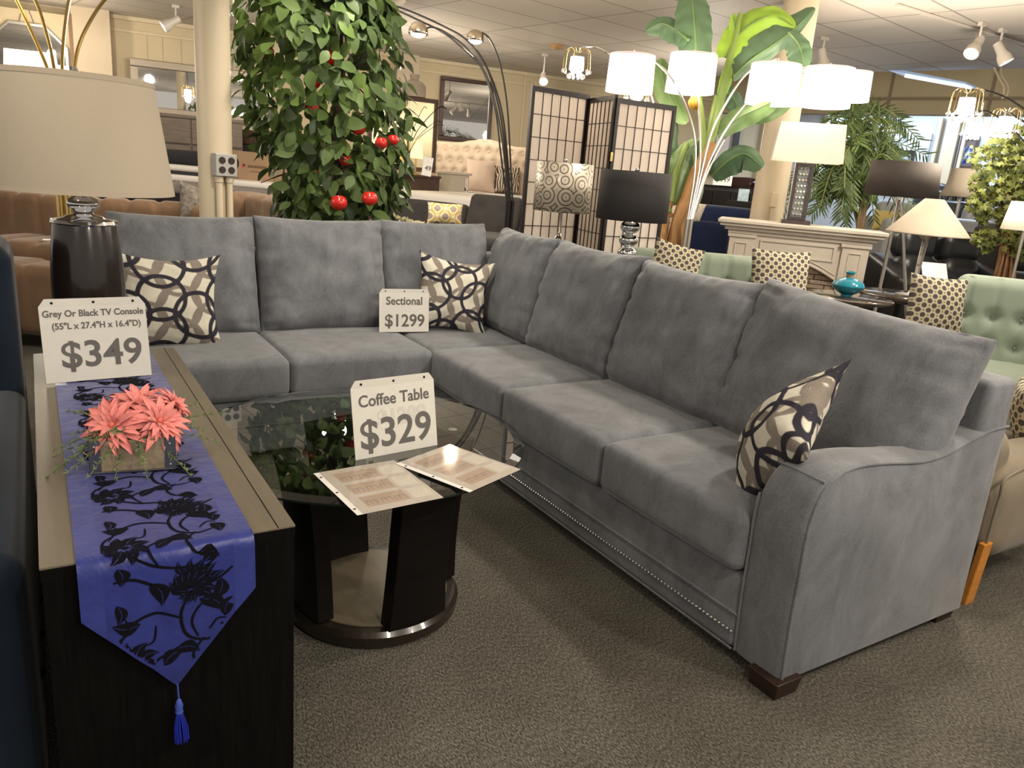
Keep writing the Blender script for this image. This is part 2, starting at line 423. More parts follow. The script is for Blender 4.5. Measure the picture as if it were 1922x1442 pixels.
# ============================================================ SECTIONAL SOFA
def build_sectional():
    t = thing('sectional_sofa', 'grey microfibre L-shaped sectional sofa with loose back cushions and nailhead rail', 'sofa', (1.7, 1.137, 0))
    L = Vector((1.7, 1.137, 0))
    def P(x, y, z): return Vector((x, y, z))-L
    xf, xb, yA, yI, yC, yB, xl = 1.705, 2.67, 1.137, 1.312, 3.42, 4.40, 0.12
    # base rails
    b = MB()
    b.rbox(P((xf+xb)/2, (yI+yB)/2, 0.172), (xb-xf, yB-yI, 0.252), 0.02, 2, 3)
    b.rbox(P((xl+0.02+xf)/2+0.1, (yC+yB)/2, 0.165), (xf-xl+0.2, yB-yC, 0.27), 0.02, 2, 3)
    b.out('base_rail', M_sofa, t)
    # stitched welt along the rail
    b = MB(); b.tube([P(xf-0.002, yI, 0.166), P(xf-0.002, yC, 0.166), P(xl+.1, yC-0.002, 0.166)], 0.005, 6)
    b.tube([P(xf-0.001, yI, 0.05), P(xf-0.001, yC, 0.05)], 0.004, 6)
    b.out('piping', M_sofa, t)
    b = MB()
    y = yI+0.01
    while y < yC-0.01:
        b.ball(P(xf-0.002, y, 0.106), 0.0058, 8); y += 0.0165
    o = b.out('nailhead_trim', mat('nailhead_metal', (0.8, 0.78, 0.72), 0.2, 1.0), t); o['label'] = 'row of small silver nailheads'; o['kind'] = 'stuff'
    # back frames
    b = MB()
    b.rbox(P(2.585, (yA+yB)/2+0.0, 0.46), (0.165, yB-yA-0.006, 0.835), 0.025, 3, 4)
    b.out('back_frame', M_sofa, t)
    b = MB(); b.rbox(P((xl+2.5)/2, 4.315, 0.46), (2.5-xl, 0.17, 0.835), 0.025, 3, 4); b.out('back_frame', M_sofa, t)
    # arm : S-shaped outline
    oc = [(1.712, .044), (1.700, .25), (1.697, .40), (1.694, .50), (1.704, .585), (1.735, .648), (1.79, .683), (1.87, .694), (1.99, .688),
          (2.12, .672), (2.22, .665), (2.33, .674), (2.45, .702), (2.56, .722), (2.66, .725), (2.672, .04)]
    sm = [Vector((x, 0, z)) for x, z in oc]
    top = spline(sm[:15], 4)
    outline = [(v.x-L.x, v.z) for v in top]+[(2.672-L.x, .044)]
    b = MB()
    n = len(outline)
    # rounded: rings across the arm thickness with inset and crown
    rings = []
    K = [(0.0, 0.014), (0.006, 0.004), (0.018, 0.0), (0.09, -0.004), (0.150, 0.0), (0.168, 0.006), (0.175, 0.018)]
    cx = sum(p[0] for p in outline)/n; cz = 0.33
    for (dy, ins) in K:
        ring = []
        for i, (x, z) in enumerate(outline):
            ddx, ddz = x-cx, z-cz; l = math.hypot(ddx, ddz)
            drop = 0.028*max(0, (dy-0.09)/0.085)**2*max(0, min(1, (z-0.45)/0.2))   # the crest leans to the seat
            ring.append(Vector((x-ddx/l*ins, yA-L.y+dy, z-ddz/l*ins - drop if z > 0.06 else z)))
        rings.append(ring)
    vs = [v for r in rings for v in r]; fs = []
    for j in range(len(K)-1):
        for i in range(n):
            i2 = (i+1) % n; fs.append((j*n+i, j*n+i2, (j+1)*n+i2, (j+1)*n+i))
    fs.append(tuple(range(n))); fs.append(tuple((len(K)-1)*n+i for i in range(n)))
    b.add(vs, fs); b.out('arm', M_sofa, t, smooth=50)
    b = MB()
    b.tube([Vector((v[0], yA-L.y-0.001, v[1]))+Vector((0.010 if i < 30 else 0, 0, -0.008)) for i, v in enumerate(outline[:-1])], 0.0045, 6)
    k = [p for p in outline if p[1] < 0.66 and p[0] < 0.3][-1]
    b.tube([Vector((k[0]-.002, yA-L.y+0.004, k[1]-.004)), Vector((k[0]-.004, yA-L.y+0.09, k[1])), Vector((k[0]+0.012, yA-L.y+0.168, k[1]-0.006))], 0.004, 6)
    b.tube([Vector((x+.003, yI-L.y-0.004, z)) for x, z in outline[:16]], 0.004, 6)
    b.out('piping', M_sofa, t)
    # far arm at the left end
    b = MB()
    for_x = xl-0.02
    M2 = TR(0, 0, 0)
    outl = [(3.42+(x+0.0)*0.98, z) for x, z in outline]
    vs = []; m_ = len(outl)
    for xx in (for_x, for_x+0.17):
        for (yy, z) in outl: vs.append(Vector((xx, yy, z))-Vector((L.x, L.y, 0)))
    fs = [(i, (i+1) % m_, m_+(i+1) % m_, m_+i) for i in range(m_)]+[tuple(range(m_)), tuple(range(m_, 2*m_))]
    b.add(vs, fs); b.out('arm', M_sofa, t, bevel=0.015)
    # seat cushions
    def seat(x0, x1, y0, y1, crown=0.014):
        b = MB(); b.rbox(P((x0+x1)/2, (y0+y1)/2, 0.395), (x1-x0, y1-y0, 0.185), 0.036, 4, 8, crown=crown)
        b.out('seat_cushion', M_sofa, t, smooth=60)
    seat(xf-0.035, 2.52, 1.318, 1.985); seat(xf-0.035, 2.52, 1.989, 2.690); seat(xf-0.035, 2.52, 2.694, 3.415)
    seat(xf-0.02, 2.52, 3.42, 4.24, 0.01); seat(0.955, xf-0.025, 3.375, 4.24); seat(0.27, 0.951, 3.375, 4.24)
    # back cushions
    def back(c, w, h, th, rz, lean, seed, ear=0.02, sag=0.0, roll=0.0):
        def fn(p, u, v, side):
            if side < 0:
                for k in range(5):                       # pulled creases running in from the seams
                    vv = -0.85+0.42*k+0.1*math.sin(seed+k*2)
                    e = math.exp(-((v-vv)/0.05)**2)
                    p.y += 0.013*e*max(0, abs(u)-0.55)/0.45*(1 if abs(u) < .98 else 0)
                for k in range(6):
                    uu = -0.8+0.31*k+0.08*math.sin(seed*3+k)
                    e = math.exp(-((u-uu-0.1*(v-.8))/0.045)**2)
                    p.y += 0.013*e*max(0, v-0.6)/0.4*(1 if v < .98 else 0)
            p.z += -sag*(1-abs(u)**2)*max(0, v)
            return p
        b = pillow_mb(w, h, th, a=4.5, b=0.42, ear=ear, n=44, wr=0.018, seed=seed, fn=fn)
        o = b.out('back_cushion', M_sofa, t, smooth=80)
        o.matrix_local = Matrix.Translation(P(*c)) @ R3(0, 0, rz) @ R3(lean, 0, 0) @ R3(0, roll, 0)
        return o
    H = .61
    # right run faces -X
    rz = -PI/2
    ln = -0.27
    back((2.345, 1.575, 0.752), 0.86, H, 0.25, rz+0.02, ln, 1.3, sag=.012, roll=.065)
    back((2.345, 2.325, 0.760), 0.74, H-.01, 0.25, rz+0.01, ln, 4.1, sag=.015)
    back((2.345, 3.035, 0.768), 0.72, H, 0.25, rz-0.01, ln, 7.7, sag=.015)
    back((2.355, 3.70, 0.775), 0.66, H-.01, 0.24, rz-0.05, ln, 10.2, sag=.012)
    back((0.625, 4.06, 0.765), 0.68, H, 0.25, 0.0, -0.24, 13.0, sag=.010)
    back((1.315, 4.06, 0.772), 0.70, H, 0.25, 0.0, -0.24, 16.4, sag=.010)
    back((2.00, 4.07, 0.775), 0.69, H, 0.24, 0.0, -0.22, 19.4, sag=.006)
    # feet
    for x, y in ((1.736, 1.172), (2.60, 1.20), (0.2, 3.5), (0.2, 4.33), (2.6, 4.3)):
        b = MB(); c = P(x, y, 0)
        vs = [(c.x+sx*k, c.y+sy*k, z) for z, k in ((0, 0.047), (0.055, 0.055)) for sx, sy in ((-1, -1), (1, -1), (1, 1), (-1, 1))]
        b.add(vs, [(3, 2, 1, 0), (4, 5, 6, 7), (0, 1, 5, 4), (1, 2, 6, 5), (2, 3, 7, 6), (3, 0, 4, 7)])
        b.out('foot', M_foot, t, bevel=0.003)
    return t
build_sectional()

# throw pillows on the sectional
def throw(label, c, size, rz, lean, roll, rot, dx, dy, th=0.19, group='band print throw pillows', seed=0, fold=0.0):
    def fn(p, u, v, side):
        if fold: p.y += fold*(u*u*0.9 + 0.25*v*v) - fold*0.5
        return p
    mb = pillow_mb(size, size, th, a=2.0, b=0.62, ear=0.165, n=84, wr=0.010, seed=seed, fn=fn); band_att(mb, dx, dy, 1.05, rot)
    o = mb.out('throw_pillow', M_banded, None, smooth=100)
    tag(o, label, 'pillow', group)
    o.matrix_world = Matrix.Translation(c) @ R3(0, 0, rz) @ R3(lean, 0, 0) @ R3(0, roll, 0)
    return o
throw('cream pillow with navy bands at the left end of the sofa behind the console sign', (0.505, 3.765, 0.685), 0.46, 0.02, -0.22, 0.03, 0.0, 0, 0, seed=2)
throw('cream pillow with navy bands in the sofa corner beside the Sectional sign', (1.985, 3.80, 0.695), 0.44, -0.30, -0.28, 0.12, 2.2, .1, .25, seed=5)
throw('cream pillow with navy bands slumped against the near right arm of the sofa', (1.93, 1.43, 0.67), 0.43, -PI/2-0.85, -0.45, 0.62, 0.9, -.1, .1, th=0.19, seed=8, fold=0.04)

# ============================================================ COFFEE TABLE
M_satin = mat('satin_dark_wood', (0.020, 0.015, 0.011), 0.25, var=0.25, vscale=5, stretch=(8, 1, 1), spec=0.5, coat=0.3)
M_base_sheen = mat('reflection_brown_wood', (0.16, 0.13, 0.09), 0.28, var=0.15, vscale=5, stretch=(10, 1, 1), spec=0.5, coat=0.3)  # reflection on the dark base top, put into the colour
def build_table():
    TZ = 0.56
    t = thing('coffee_table', 'round glass coffee table with curved black legs on a dark round base', 'table', (0.855, 2.07, 0))
    b = MB(); b.lathe([(0.0, 0.0), (0.262, 0.0), (0.272, 0.012), (0.274, 0.042), (0.262, 0.055), (0.238, 0.0565), (0.0, 0.0565)], 72)
    b.out('base', M_satin, t, smooth=30)
    b = MB(); b.lathe([(0.0, 0.057), (0.236, 0.057), (0.236, 0.060), (0.0, 0.060)], 64); o = b.out('base_top_sheen', M_base_sheen, t, smooth=30)
    o['label'] = 'round top of the base, its reflection put into a grey brown colour'
    for k in range(4):
        a = math.radians(-80+90*k)
        def fn(u, v, s):
            z = 0.060+v*(TZ-0.016-0.060)
            r = 0.222+0.015*math.cos(v*2.4)+0.075*v*v
            hw = (0.102-0.010*math.sin(PI*v))*(u*2-1)
            th = 0.026*s
            rr = r+th-0.25*hw*hw*4
            return Vector((rr*math.cos(a)-hw*math.sin(a), rr*math.sin(a)+hw*math.cos(a), z))
        b = MB(); nu, nv = 5, 16
        for s in (-1, 1): b.grid(lambda u, v: fn(u, v, s), nu, nv)
        n0 = nu*nv
        fs = []
        for j in range(nv-1):
            for i in (0, nu-1): fs.append((j*nu+i, (j+1)*nu+i, n0+(j+1)*nu+i, n0+j*nu+i))
        for j in (0, nv-1):
            for i in range(nu-1): fs.append((j*nu+i, j*nu+i+1, n0+j*nu+i+1, n0+j*nu+i))
        b.f += fs; b.m += [0]*len(fs)
        lg = b.out('leg', M_espresso, t, smooth=35, bevel=0.003)
        b = MB(); r = 0.285
        b.lathe([(0.0, TZ-0.018), (0.013, TZ-0.018), (0.016, TZ-0.014), (0.016, TZ-0.0125), (0.0, TZ-0.0125)], 20, 0, TR(r*math.cos(a), r*math.sin(a), 0))
        b.out('glass_mount', M_chrome, lg)
    b = MB(); R = 0.512; gx, gy = -0.028, 0.074
    b.lathe([(0.0, TZ-0.012), (R-0.003, TZ-0.012), (R, TZ-0.009), (R, TZ-0.006), (R-0.03, TZ), (0.0, TZ)], 128, 0, TR(gx, gy, 0))
    o = b.out('glass_top', M_tableglass, t, smooth=5); o['label'] = 'clear bevelled round glass top'
    # frosted light band of the bevel rim
    b = MB(); b.shell([(R+.0005, TZ-0.0115), (R+.001, TZ-0.009), (R+.0005, TZ-0.006)], 128, 0, TR(gx, gy, 0))
    b.out('glass_rim', mat('green_glass_edge', (0.012, 0.020, 0.016), 0.15, spec=0.6), t)
build_table()

def sign(name, label, width, height, lines, origin, rz, lean, strip=0.022, ghost=None, group=None, cat='sign', prop=True):
    """sheet in a punched plastic sleeve, leaning back; origin = bottom-left corner on the support"""
    t = thing(name, label, cat, origin, rz, group)
    MM = R3(-lean, 0, 0)
    c = 0.016
    b = MB(); b.prism([(0, 0), (width, 0), (width, height), (0, height)], 0, 0.0018, 0, MM); b.out('paper', M_paper, t, smooth=0)
    b = MB(); b.prism([(0.0, height), (width, height), (width-c, height+strip), (c, height+strip)], 0.0002, 0.0016, 0, MM)
    b.out('sleeve_strip', mat(name+'_strip', (0.60, 0.58, 0.54), 0.3), t, smooth=0)
    for k in (0.12, 0.5, 0.88):
        b = MB(); b.lathe([(0, 0), (0.0038, 0), (0.0038, 0.0006), (0, 0.0006)], 12, 0, MM @ TR(width*k, -0.0001, height+strip*0.45) @ R3(PI/2, 0, 0))
        b.out('punched_hole', M_blackhole, t)
    b = MB(); b.box(-0.003, width+0.003, -0.0022, -0.0016, -0.002, height+0.001, 0, MM); b.out('plastic_sleeve', M_plastic, t, smooth=0)
    if prop:
        b = MB(); hz = height*0.75*math.cos(lean); back = height*0.75*math.sin(lean)
        b.prism([(width*.3, 0), (width*.7, 0), (width*.7, height*.72), (width*.3, height*.72)], 0, 0.002, 0, TR(0, back+0.055, 0) @ R3(0.28, 0, 0))
        b.box(width*.3, width*.7, 0.003, back+0.058, 0, 0.002)
        b.out('easel_back', mat(name+'_easel', (0.5, 0.5, 0.5), 0.4), t, smooth=0)
    def put(body, size, cx, cz, mt, bold, y, sx=1.0):
        return text(body, size, mt, t, MM @ TR(cx, y, cz) @ R3(PI/2, 0, 0), bold, sx=sx)
    obs = [put(s_, sz, width*cx, height*cz, M_ink, bo, -0.0006, sx) for (s_, sz, cx, cz, bo, sx) in lines]
    join_meshes(obs)
    if ghost:
        o = put(ghost[0], ghost[1], width*ghost[2], height*ghost[3], M_ghost, 0.03, -0.0004, ghost[4]); o.name = 'show_through'; o['label'] = 'faint pale lettering of the sheet behind'
    return t
sign('price_sign', 'white sign reading Coffee Table $329 standing on the glass table', 0.279, 0.205,
     [('Coffee Table', 0.048, 0.5, 0.80, 0.018, 0.95), ('$329', 0.120, 0.5, 0.31, 0.018, 1.0)], (0.730, 1.935, 0.5605), 0.13, 0.20,
     ghost=('$1299', 0.07, 0.58, 0.52, 0.95))
sign('price_sign', 'white sign reading Grey Or Black TV Console $349 standing on the dark console', 0.279, 0.218,
     [('Grey Or Black TV Console', 0.0265, 0.5, 0.90, 0.026, 0.90), ('(55"L x 27.4"H x 16.4"D)', 0.0255, 0.52, 0.735, 0.024, 0.90), ('$349', 0.107, 0.54, 0.34, 0.018, 1.0)],
     (-0.006, 2.452, 0.7015), 0.10, 0.20)
sign('price_sign', 'small white sign reading Sectional $1299 standing on the grey sofa seat', 0.279, 0.212,
     [('Sectional', 0.060, 0.5, 0.79, 0.022, 0.95), ('$1299', 0.094, 0.51, 0.28, 0.018, 0.95)], (1.545, 3.79, 0.5), -0.14, 0.12)

# leaflets in punched sleeves lying on the glass
M_leaf_a = mat('printed_leaflet', (0.56, 0.50, 0.46), 0.35, var=0.10, vscale=25)
M_pr1 = mat('print_grey', (0.22, 0.19, 0.19), 0.4); M_pr2 = mat('print_tan', (0.46, 0.34, 0.27), 0.4); M_pr3 = mat('print_pale', (0.66, 0.61, 0.55), 0.4)
def leaflet(label, corners, seed):
    z = 0.5615
    A, B, C, D = [atz(px, py, 0.56) for px, py in corners]      # back-left, front-left, front-right, back-right
    u = (C-B).normalized(); v = (A-B); v = (v - u*v.dot(u)).normalized()
    w = (C-B).length; h = ((A-B).dot(v)+(D-C).dot(v))/2
    rz = math.atan2(u.y, u.x)
    t = thing('leaflet', label, 'leaflet', (B.x, B.y, z+seed*0.002), rz, 'furniture leaflets on the glass table')
    b = MB(); b.box(0, w, 0, h, 0, 0.0012); b.out('sheet', M_leaf_a, t, smooth=0)
    b = MB()
    rnd = random.Random(seed)
    for r in range(3):
        y0 = h*(0.10+0.29*r); y1 = y0+h*0.22
        b.box(w*.12, w*.66, y0, y1, 0.0012, 0.0014, 1)
        b.box(w*.70, w*.95, y0, y1, 0.0012, 0.0014, 2)
        for q in range(3):
            x0 = w*(.14+.17*q)+rnd.random()*.005; ww = w*.13; zz = 0.00142
            b.box(x0, x0+ww, y0+h*.11, y0+h*.118, 0.0014, 0.0016, 0)
            for xx in (x0, x0+ww-.002, x0+ww*.4): b.box(xx, xx+0.002, y0+h*.04, y0+h*.11, 0.0014, 0.0016, 0)
    b.out('furniture_pictures', [M_pr1, M_pr2, M_pr3], t, smooth=0)
    b = MB(); b.box(-0.016, 0, 0, h, 0, 0.0008); b.out('sleeve_strip', M_paper, t, smooth=0)
    for k in (.12, .5, .88):
        b = MB(); b.lathe([(0, 0.0008), (0.0038, 0.0008), (0.0038, 0.0011), (0, 0.0011)], 12, 0, TR(-0.008, h*k, 0)); b.out('punched_hole', M_blackhole, t)
    b = MB(); b.box(-0.002, w+0.002, -0.002, h+0.002, 0.0020, 0.0024); b.out('plastic_sleeve', M_plastic, t, smooth=0)
leaflet('printed furniture leaflet in a clear sleeve, front one beside the coffee table sign', [(604, 888), (682, 968), (832, 937), (748, 866)], 1)
leaflet('printed furniture leaflet in a clear sleeve, overhanging the right rim of the glass table', [(768, 868), (888, 925), (977, 885), (850, 833)], 2)
# ============================================================ ROOM SHELL (floor first)
def slab(name, x0, x1, y0, y1, z0, z1, m_):
    b = MB(); b.box(x0, x1, y0, y1, z0, z1); return struct(b.out(name, m_, smooth=0))
slab('floor', -7, 16, -3.5, 15, -0.1, 0.0, M_carpet)

# ============================================================ ROOM SHELL
def ceil_mat():
    mt = mat('ceiling_tile', (0.50, 0.46, 0.405), 0.55, bump=0.15, bscale=60, spec=0.3)
    nt = mt.node_tree; b = nt.nodes['Principled BSDF']; tc = nt.nodes.new('ShaderNodeTexCoord')
    mp = nt.nodes.new('ShaderNodeMapping'); mp.inputs['Rotation'].default_value = (0, 0, -0.154)
    nt.links.new(tc.outputs['Object'], mp.inputs[0])
    br = nt.nodes.new('ShaderNodeTexBrick'); br.offset = 0.0; br.inputs['Scale'].default_value = 1.0
    br.inputs['Brick Width'].default_value = 1.22; br.inputs['Row Height'].default_value = 0.61; br.inputs['Mortar Size'].default_value = 0.011
    br.inputs['Mortar Smooth'].default_value = 0.1
    br.inputs['Color1'].default_value = (0.60, 0.545, 0.48, 1); br.inputs['Color2'].default_value = (0.56, 0.505, 0.445, 1); br.inputs['Mortar'].default_value = (0.27, 0.24, 0.20, 1)
    nt.links.new(mp.outputs[0], br.inputs['Vector']); nt.links.new(br.outputs['Color'], b.inputs['Base Color'])
    return mt
M_ceil = ceil_mat()
M_wall = mat('cream_wall_paint', (0.52, 0.43, 0.28), 0.7, var=0.03, vscale=3)
M_wall2 = mat('peach_wall_paint', (0.50, 0.41, 0.30), 0.7, var=0.03, vscale=3)
M_trim = mat('cream_trim_paint', (0.56, 0.47, 0.32), 0.55)
WA = Vector((5.284, 11.719, 0)); WD = Vector((-4.201, 0.603, 0)).normalized()*-1   # along the rear wall, left to right
WN = Vector((WD.y, -WD.x, 0))                                                     # towards the room
WRZ = math.atan2(WD.y, WD.x)
def onwall(px, py, off=0.0):
    r = ray(px, py); p0 = WA+WN*off
    return O0 + r*((p0-O0).dot(WN)/r.dot(WN))
def wl(p): return (Vector(p)-WA).dot(WD)          # coordinate along the wall
def wbox(b, s0, s1, o0, o1, z0, z1, mi=0):         # box along the wall: s = along, o = out from the wall
    M = TR(WA.x, WA.y, 0) @ Matrix.Rotation(WRZ, 4, 'Z')
    return b.box(s0, s1, -o1, -o0, z0, z1, mi, M)
def wthing(name, label, cat, s, o, z=0.0, group=None):
    p = WA+WD*s+WN*o; return thing(name, label, cat, (p.x, p.y, z), WRZ, group)
# ceiling: a quad that ends on the right along the bulkhead line
c1 = Vector((9.324, 6.586)); c2 = Vector((9.774, 4.987)); cd = (c2-c1).normalized()
e1 = c1-cd*9; e2 = c2+cd*12
b = MB(); b.plan([(-7, -3.5), (e2.x, -3.5), (c2.x, c2.y), (c1.x, c1.y), (e1.x, e1.y), (-7, 15)], CEIL, CEIL+0.05)
struct(b.out('ceiling', M_ceil, smooth=0))
b = MB(); wbox(b, wl(onwall(-300, 200)), wl(onwall(1440, 250)), -0.15, 0, 0, CEIL+.6); struct(b.out('wall_back', M_wall, smooth=0))
# panel trim strips on the rear wall
b = MB()
for px in (208, 470, 786, 985, 1005):
    s = wl(onwall(px, 150)); wbox(b, s-0.02, s+0.02, 0, 0.02, 0.4, CEIL)
wbox(b, wl(onwall(208, 100)), wl(onwall(1440, 250)), 0, 0.03, CEIL-0.20, CEIL-0.17)
wbox(b, wl(onwall(208, 100)), wl(onwall(1440, 250)), 0, 0.05, CEIL-0.05, CEIL)
struct(b.out('trim_1', M_trim, smooth=0))
b = MB()
for px in (276, 305, 340): s = wl(onwall(px, 80)); wbox(b, s-0.006, s+0.006, 0, 0.004, 0.4, CEIL-.2)
struct(b.out('trim_2', mat('panel_groove', (0.42, 0.35, 0.23), 0.7), smooth=0))
# projecting panels
b = MB(); wbox(b, wl(onwall(136, 80, .3)), wl(onwall(208, 80, .3)), 0, 0.3, 0, CEIL); wbox(b, wl(onwall(745, 150, .2)), wl(onwall(786, 150, .2)), 0, 0.2, 0, CEIL)
struct(b.out('wall_pilaster', M_wall2, smooth=0))
b = MB(); wbox(b, wl(onwall(-300, 80, .25)), wl(onwall(134, 80, .25)), 0, 0.25, 0, CEIL-.12); struct(b.out('wall_left', M_wall, smooth=0))
b = MB(); wbox(b, wl(onwall(134, 80, .3))-.02, wl(onwall(134, 80, .3))+.02, 0.25, 0.31, 0, CEIL-.1); struct(b.out('trim_3', mat('brown_edge_trim', (0.16, 0.08, 0.03), 0.5), smooth=0))
# raised rear floor
slab('floor_platform', -3, 9.0, 7.0, 13.0, 0.0, 0.40, M_carpet)
# ============================================================ TV CONSOLE
M_top = mat('grey_brown_top', (0.155, 0.130, 0.095), 0.42, var=0.12, vscale=4, stretch=(14, 1, 1), bump=0.08, bscale=300)  # upper face coloured browner than the black body
M_blackwood = mat('black_woodgrain', (0.004, 0.0037, 0.0035), 0.6, var=0.4, vscale=6, stretch=(30, 30, 1.5), spec=0.10)
def build_console():
    t = thing('tv_console', 'long black tv console with taupe top under a blue runner', 'console', (-0.037, 1.341, 0))
    Wd, Ln = 0.424, 1.505
    b = MB(); b.box(0, Wd, 0, Ln, 0.691, 0.696); b.out('top_panel', M_top, t, smooth=0, bevel=0.0012)
    b = MB(); b.box(0.001, Wd-.001, 0.001, Ln-.001, 0.668, 0.691); b.out('top_edge', M_blackwood, t, smooth=0)
    b = MB(); b.box(0.002, Wd-0.002, 0.002, 0.026, 0, 0.672); b.out('end_panel', M_blackwood, t, smooth=0, bevel=0.001)
    b = MB(); b.box(0.002, Wd-0.002, Ln-0.026, Ln-0.002, 0, 0.672); b.out('end_panel', M_blackwood, t, smooth=0, bevel=0.001)
    b = MB(); b.box(0.004, 0.016, 0.026, Ln-0.026, 0.05, 0.672); b.out('back_panel', M_blackwood, t, smooth=0)
    for z in (0.06, 0.36): 
        b = MB(); b.box(0.016, Wd-0.02, 0.026, Ln-0.026, z, z+0.018); b.out('shelf', M_blackwood, t, smooth=0)
    for y0, y1 in ((0.03, 0.49), (0.99, Ln-0.03)):
        b = MB(); b.box(Wd-0.022, Wd-0.004, y0, y1, 0.07, 0.665); d = b.out('door', M_blackwood, t, smooth=0, bevel=0.002)
        b = MB(); b.tube([(Wd+.006, (y0+y1)/2-.06, .4), (Wd+.006, (y0+y1)/2+.06, .4)], 0.004); b.tube([(Wd-.004, (y0+y1)/2-.05, .4), (Wd+.006, (y0+y1)/2-.05, .4)], 0.003); b.tube([(Wd-.004, (y0+y1)/2+.05, .4), (Wd+.006, (y0+y1)/2+.05, .4)], 0.003)
        b.out('door_handle', M_nickel, d)
    # thin inlay line near the edge of the top
    b = MB(); b.box(Wd-0.034, Wd-0.032, 0.0, Ln, 0.6955, 0.6964); o = b.out('edge_groove', M_blackwood, t, smooth=0)
build_console()

# ============================================================ TABLE RUNNER
M_runner = mat('blue_satin', (0.026, 0.036, 0.21), 0.38, var=0.22, vscale=9, sheen=0.3, spec=0.5, bump=0.25, bscale=30)
M_runner2 = mat('blue_satin_border', (0.032, 0.045, 0.235), 0.36, var=0.18, vscale=7, sheen=0.3, spec=0.5, bump=0.3, bscale=24)
M_flock = mat('black_flock', (0.006, 0.006, 0.010), 0.95, spec=0.1)
def build_runner():
    x0, yE, zT = 0.161, 1.338, 0.6975
    Lt = 2.80-yE                                     # length lying on top
    rr = 0.008
    t = thing('table_runner', 'blue satin table runner with black floral pattern and a tassel over the console end', 'runner', (x0, yE, zT))
    def S(s, w, off=0.0):
        """s = distance from the edge of the console (negative: on top), w = across"""
        k = 0.0009*math.sin(w*70+s*9)+0.0007*math.sin(s*33+w*30)
        if s <= 0: return Vector((w, -s, off+abs(k)*0.6))
        arc = rr*PI/2
        if s < arc:
            a = s/rr; return Vector((w, -(rr+off)*math.sin(a), -rr+(rr+off)*math.cos(a)))
        d = s-arc
        sway = 0.004*math.sin(w*26+1.0)*min(1, d/0.1)+k*1.6
        return Vector((w+0.004*d, -rr-off-0.003-abs(sway), -rr-d))
    hw, bw, ds, tip = 0.145, 0.037, 0.113, 0.285      # half width, border, straight drop, tip drop
    def lim(w): return ds+(tip-ds)*(1-abs(w)/hw)
    b = MB(); NX, NY = 30, 120
    vs = []; fs = []; mi = []
    xs = [-hw+2*hw*i/NX for i in range(NX+1)]
    for i, b0 in ((0, -hw+bw), (0, hw-bw)):
        k = min(range(len(xs)), key=lambda q: abs(xs[q]-b0)); xs[k] = b0
    for j in range(NY+1):
        f = j/NY
        for w in xs:
            s = -Lt+f*(Lt+lim(w)); vs.append(S(s, w))
    for j in range(NY):
        for i in range(NX):
            fs.append((j*(NX+1)+i, j*(NX+1)+i+1, (j+1)*(NX+1)+i+1, (j+1)*(NX+1)+i))
            c = (xs[i]+xs[i+1])/2; mi.append(1 if abs(c) > hw-bw else 0)
    b.v = vs; b.f = fs; b.m = mi
    iw = hw-bw
    def ok(s, w): return abs(w) <= iw-0.001 and s < lim(w)-0.006 and s > -Lt
    def strip(pts, wd, taper=True):
        wd *= 1.35
        P = [Vector(p) for p in spline([(p[0], p[1], 0) for p in pts], 7)]
        n = len(P); L_ = []; R_ = []
        for i, p in enumerate(P):
            d = (P[min(i+1, n-1)]-P[max(i-1, 0)]); d = Vector((-d.y, d.x, 0))
            if d.length > 0: d.normalize()
            k = wd*(0.35+0.65*math.sin(PI*min(1, (i+1)/n*0.9+.1))) if taper else wd
            L_.append(p+d*k/2); R_.append(p-d*k/2)
        for i in range(n-1):
            q = [L_[i], L_[i+1], R_[i+1], R_[i]]
            if all(ok(p.x, p.y) for p in q): b.add([S(p.x, p.y, 0.0009) for p in q], [(0, 1, 2, 3)], 2)
    def leaf(bs, bwid, ang, ln, wd, slit=True):
        d = Vector((math.cos(ang), math.sin(ang))); nrm = Vector((-d.y, d.x)); n = 7
        for sd in (-1, 1):
            for i in range(n):
                q = []
                for k, inner in ((i, 1), (i+1, 1), (i+1, 0), (i, 0)):
                    f = k/n; prof = math.sin(PI*f**0.8)*wd*0.62
                    o = (0.0009 if slit else 0) if inner else prof
                    curve = 0.18*ln*math.sin(PI*f)
                    p = Vector((bs, bwid))+d*ln*f+nrm*(sd*o+curve)
                    q.append(p)
                if all(ok(p.x, p.y) for p in q): b.add([S(p.x, p.y, 0.0009) for p in q], [(0, 1, 2, 3)], 2)
    def flower(s, w, ang, sc_=1.0):
        sc_ *= 1.35
        for k in range(9):
            a = ang+(-1.5+3.0*k/8); leaf(s+0.006*math.cos(a), w+0.006*math.sin(a), a-0.1, (0.040-0.006*abs(k-4)/2)*sc_, 0.0115*sc_)
        for k in range(5):
            a = ang+(-.7+1.4*k/4); leaf(s+0.028*math.cos(a)*sc_, w+0.028*math.sin(a)*sc_, a+.2, 0.022*sc_, 0.008*sc_)
        for k in range(6):
            a = ang+PI+(-1.3+2.6*k/5); leaf(s, w, a, 0.018*sc_, 0.006*sc_)
        leaf(s-.004, w, 0, 0.010, 0.010, False)
    def daisy(s, w, sc_=1.0):
        sc_ *= 1.3
        for k in range(8):
            a = 2*PI*k/8+.2
            leaf(s+0.010*math.cos(a), w+0.010*math.sin(a), a, 0.026*sc_, 0.013*sc_)
            leaf(s+0.016*math.cos(a+.4), w+0.016*math.sin(a+.4), a+.4, 0.013*sc_, 0.006*sc_)
        leaf(s-.006, w, 0, 0.013, 0.012, False)
    rep = 0.235
    k0 = 0.15
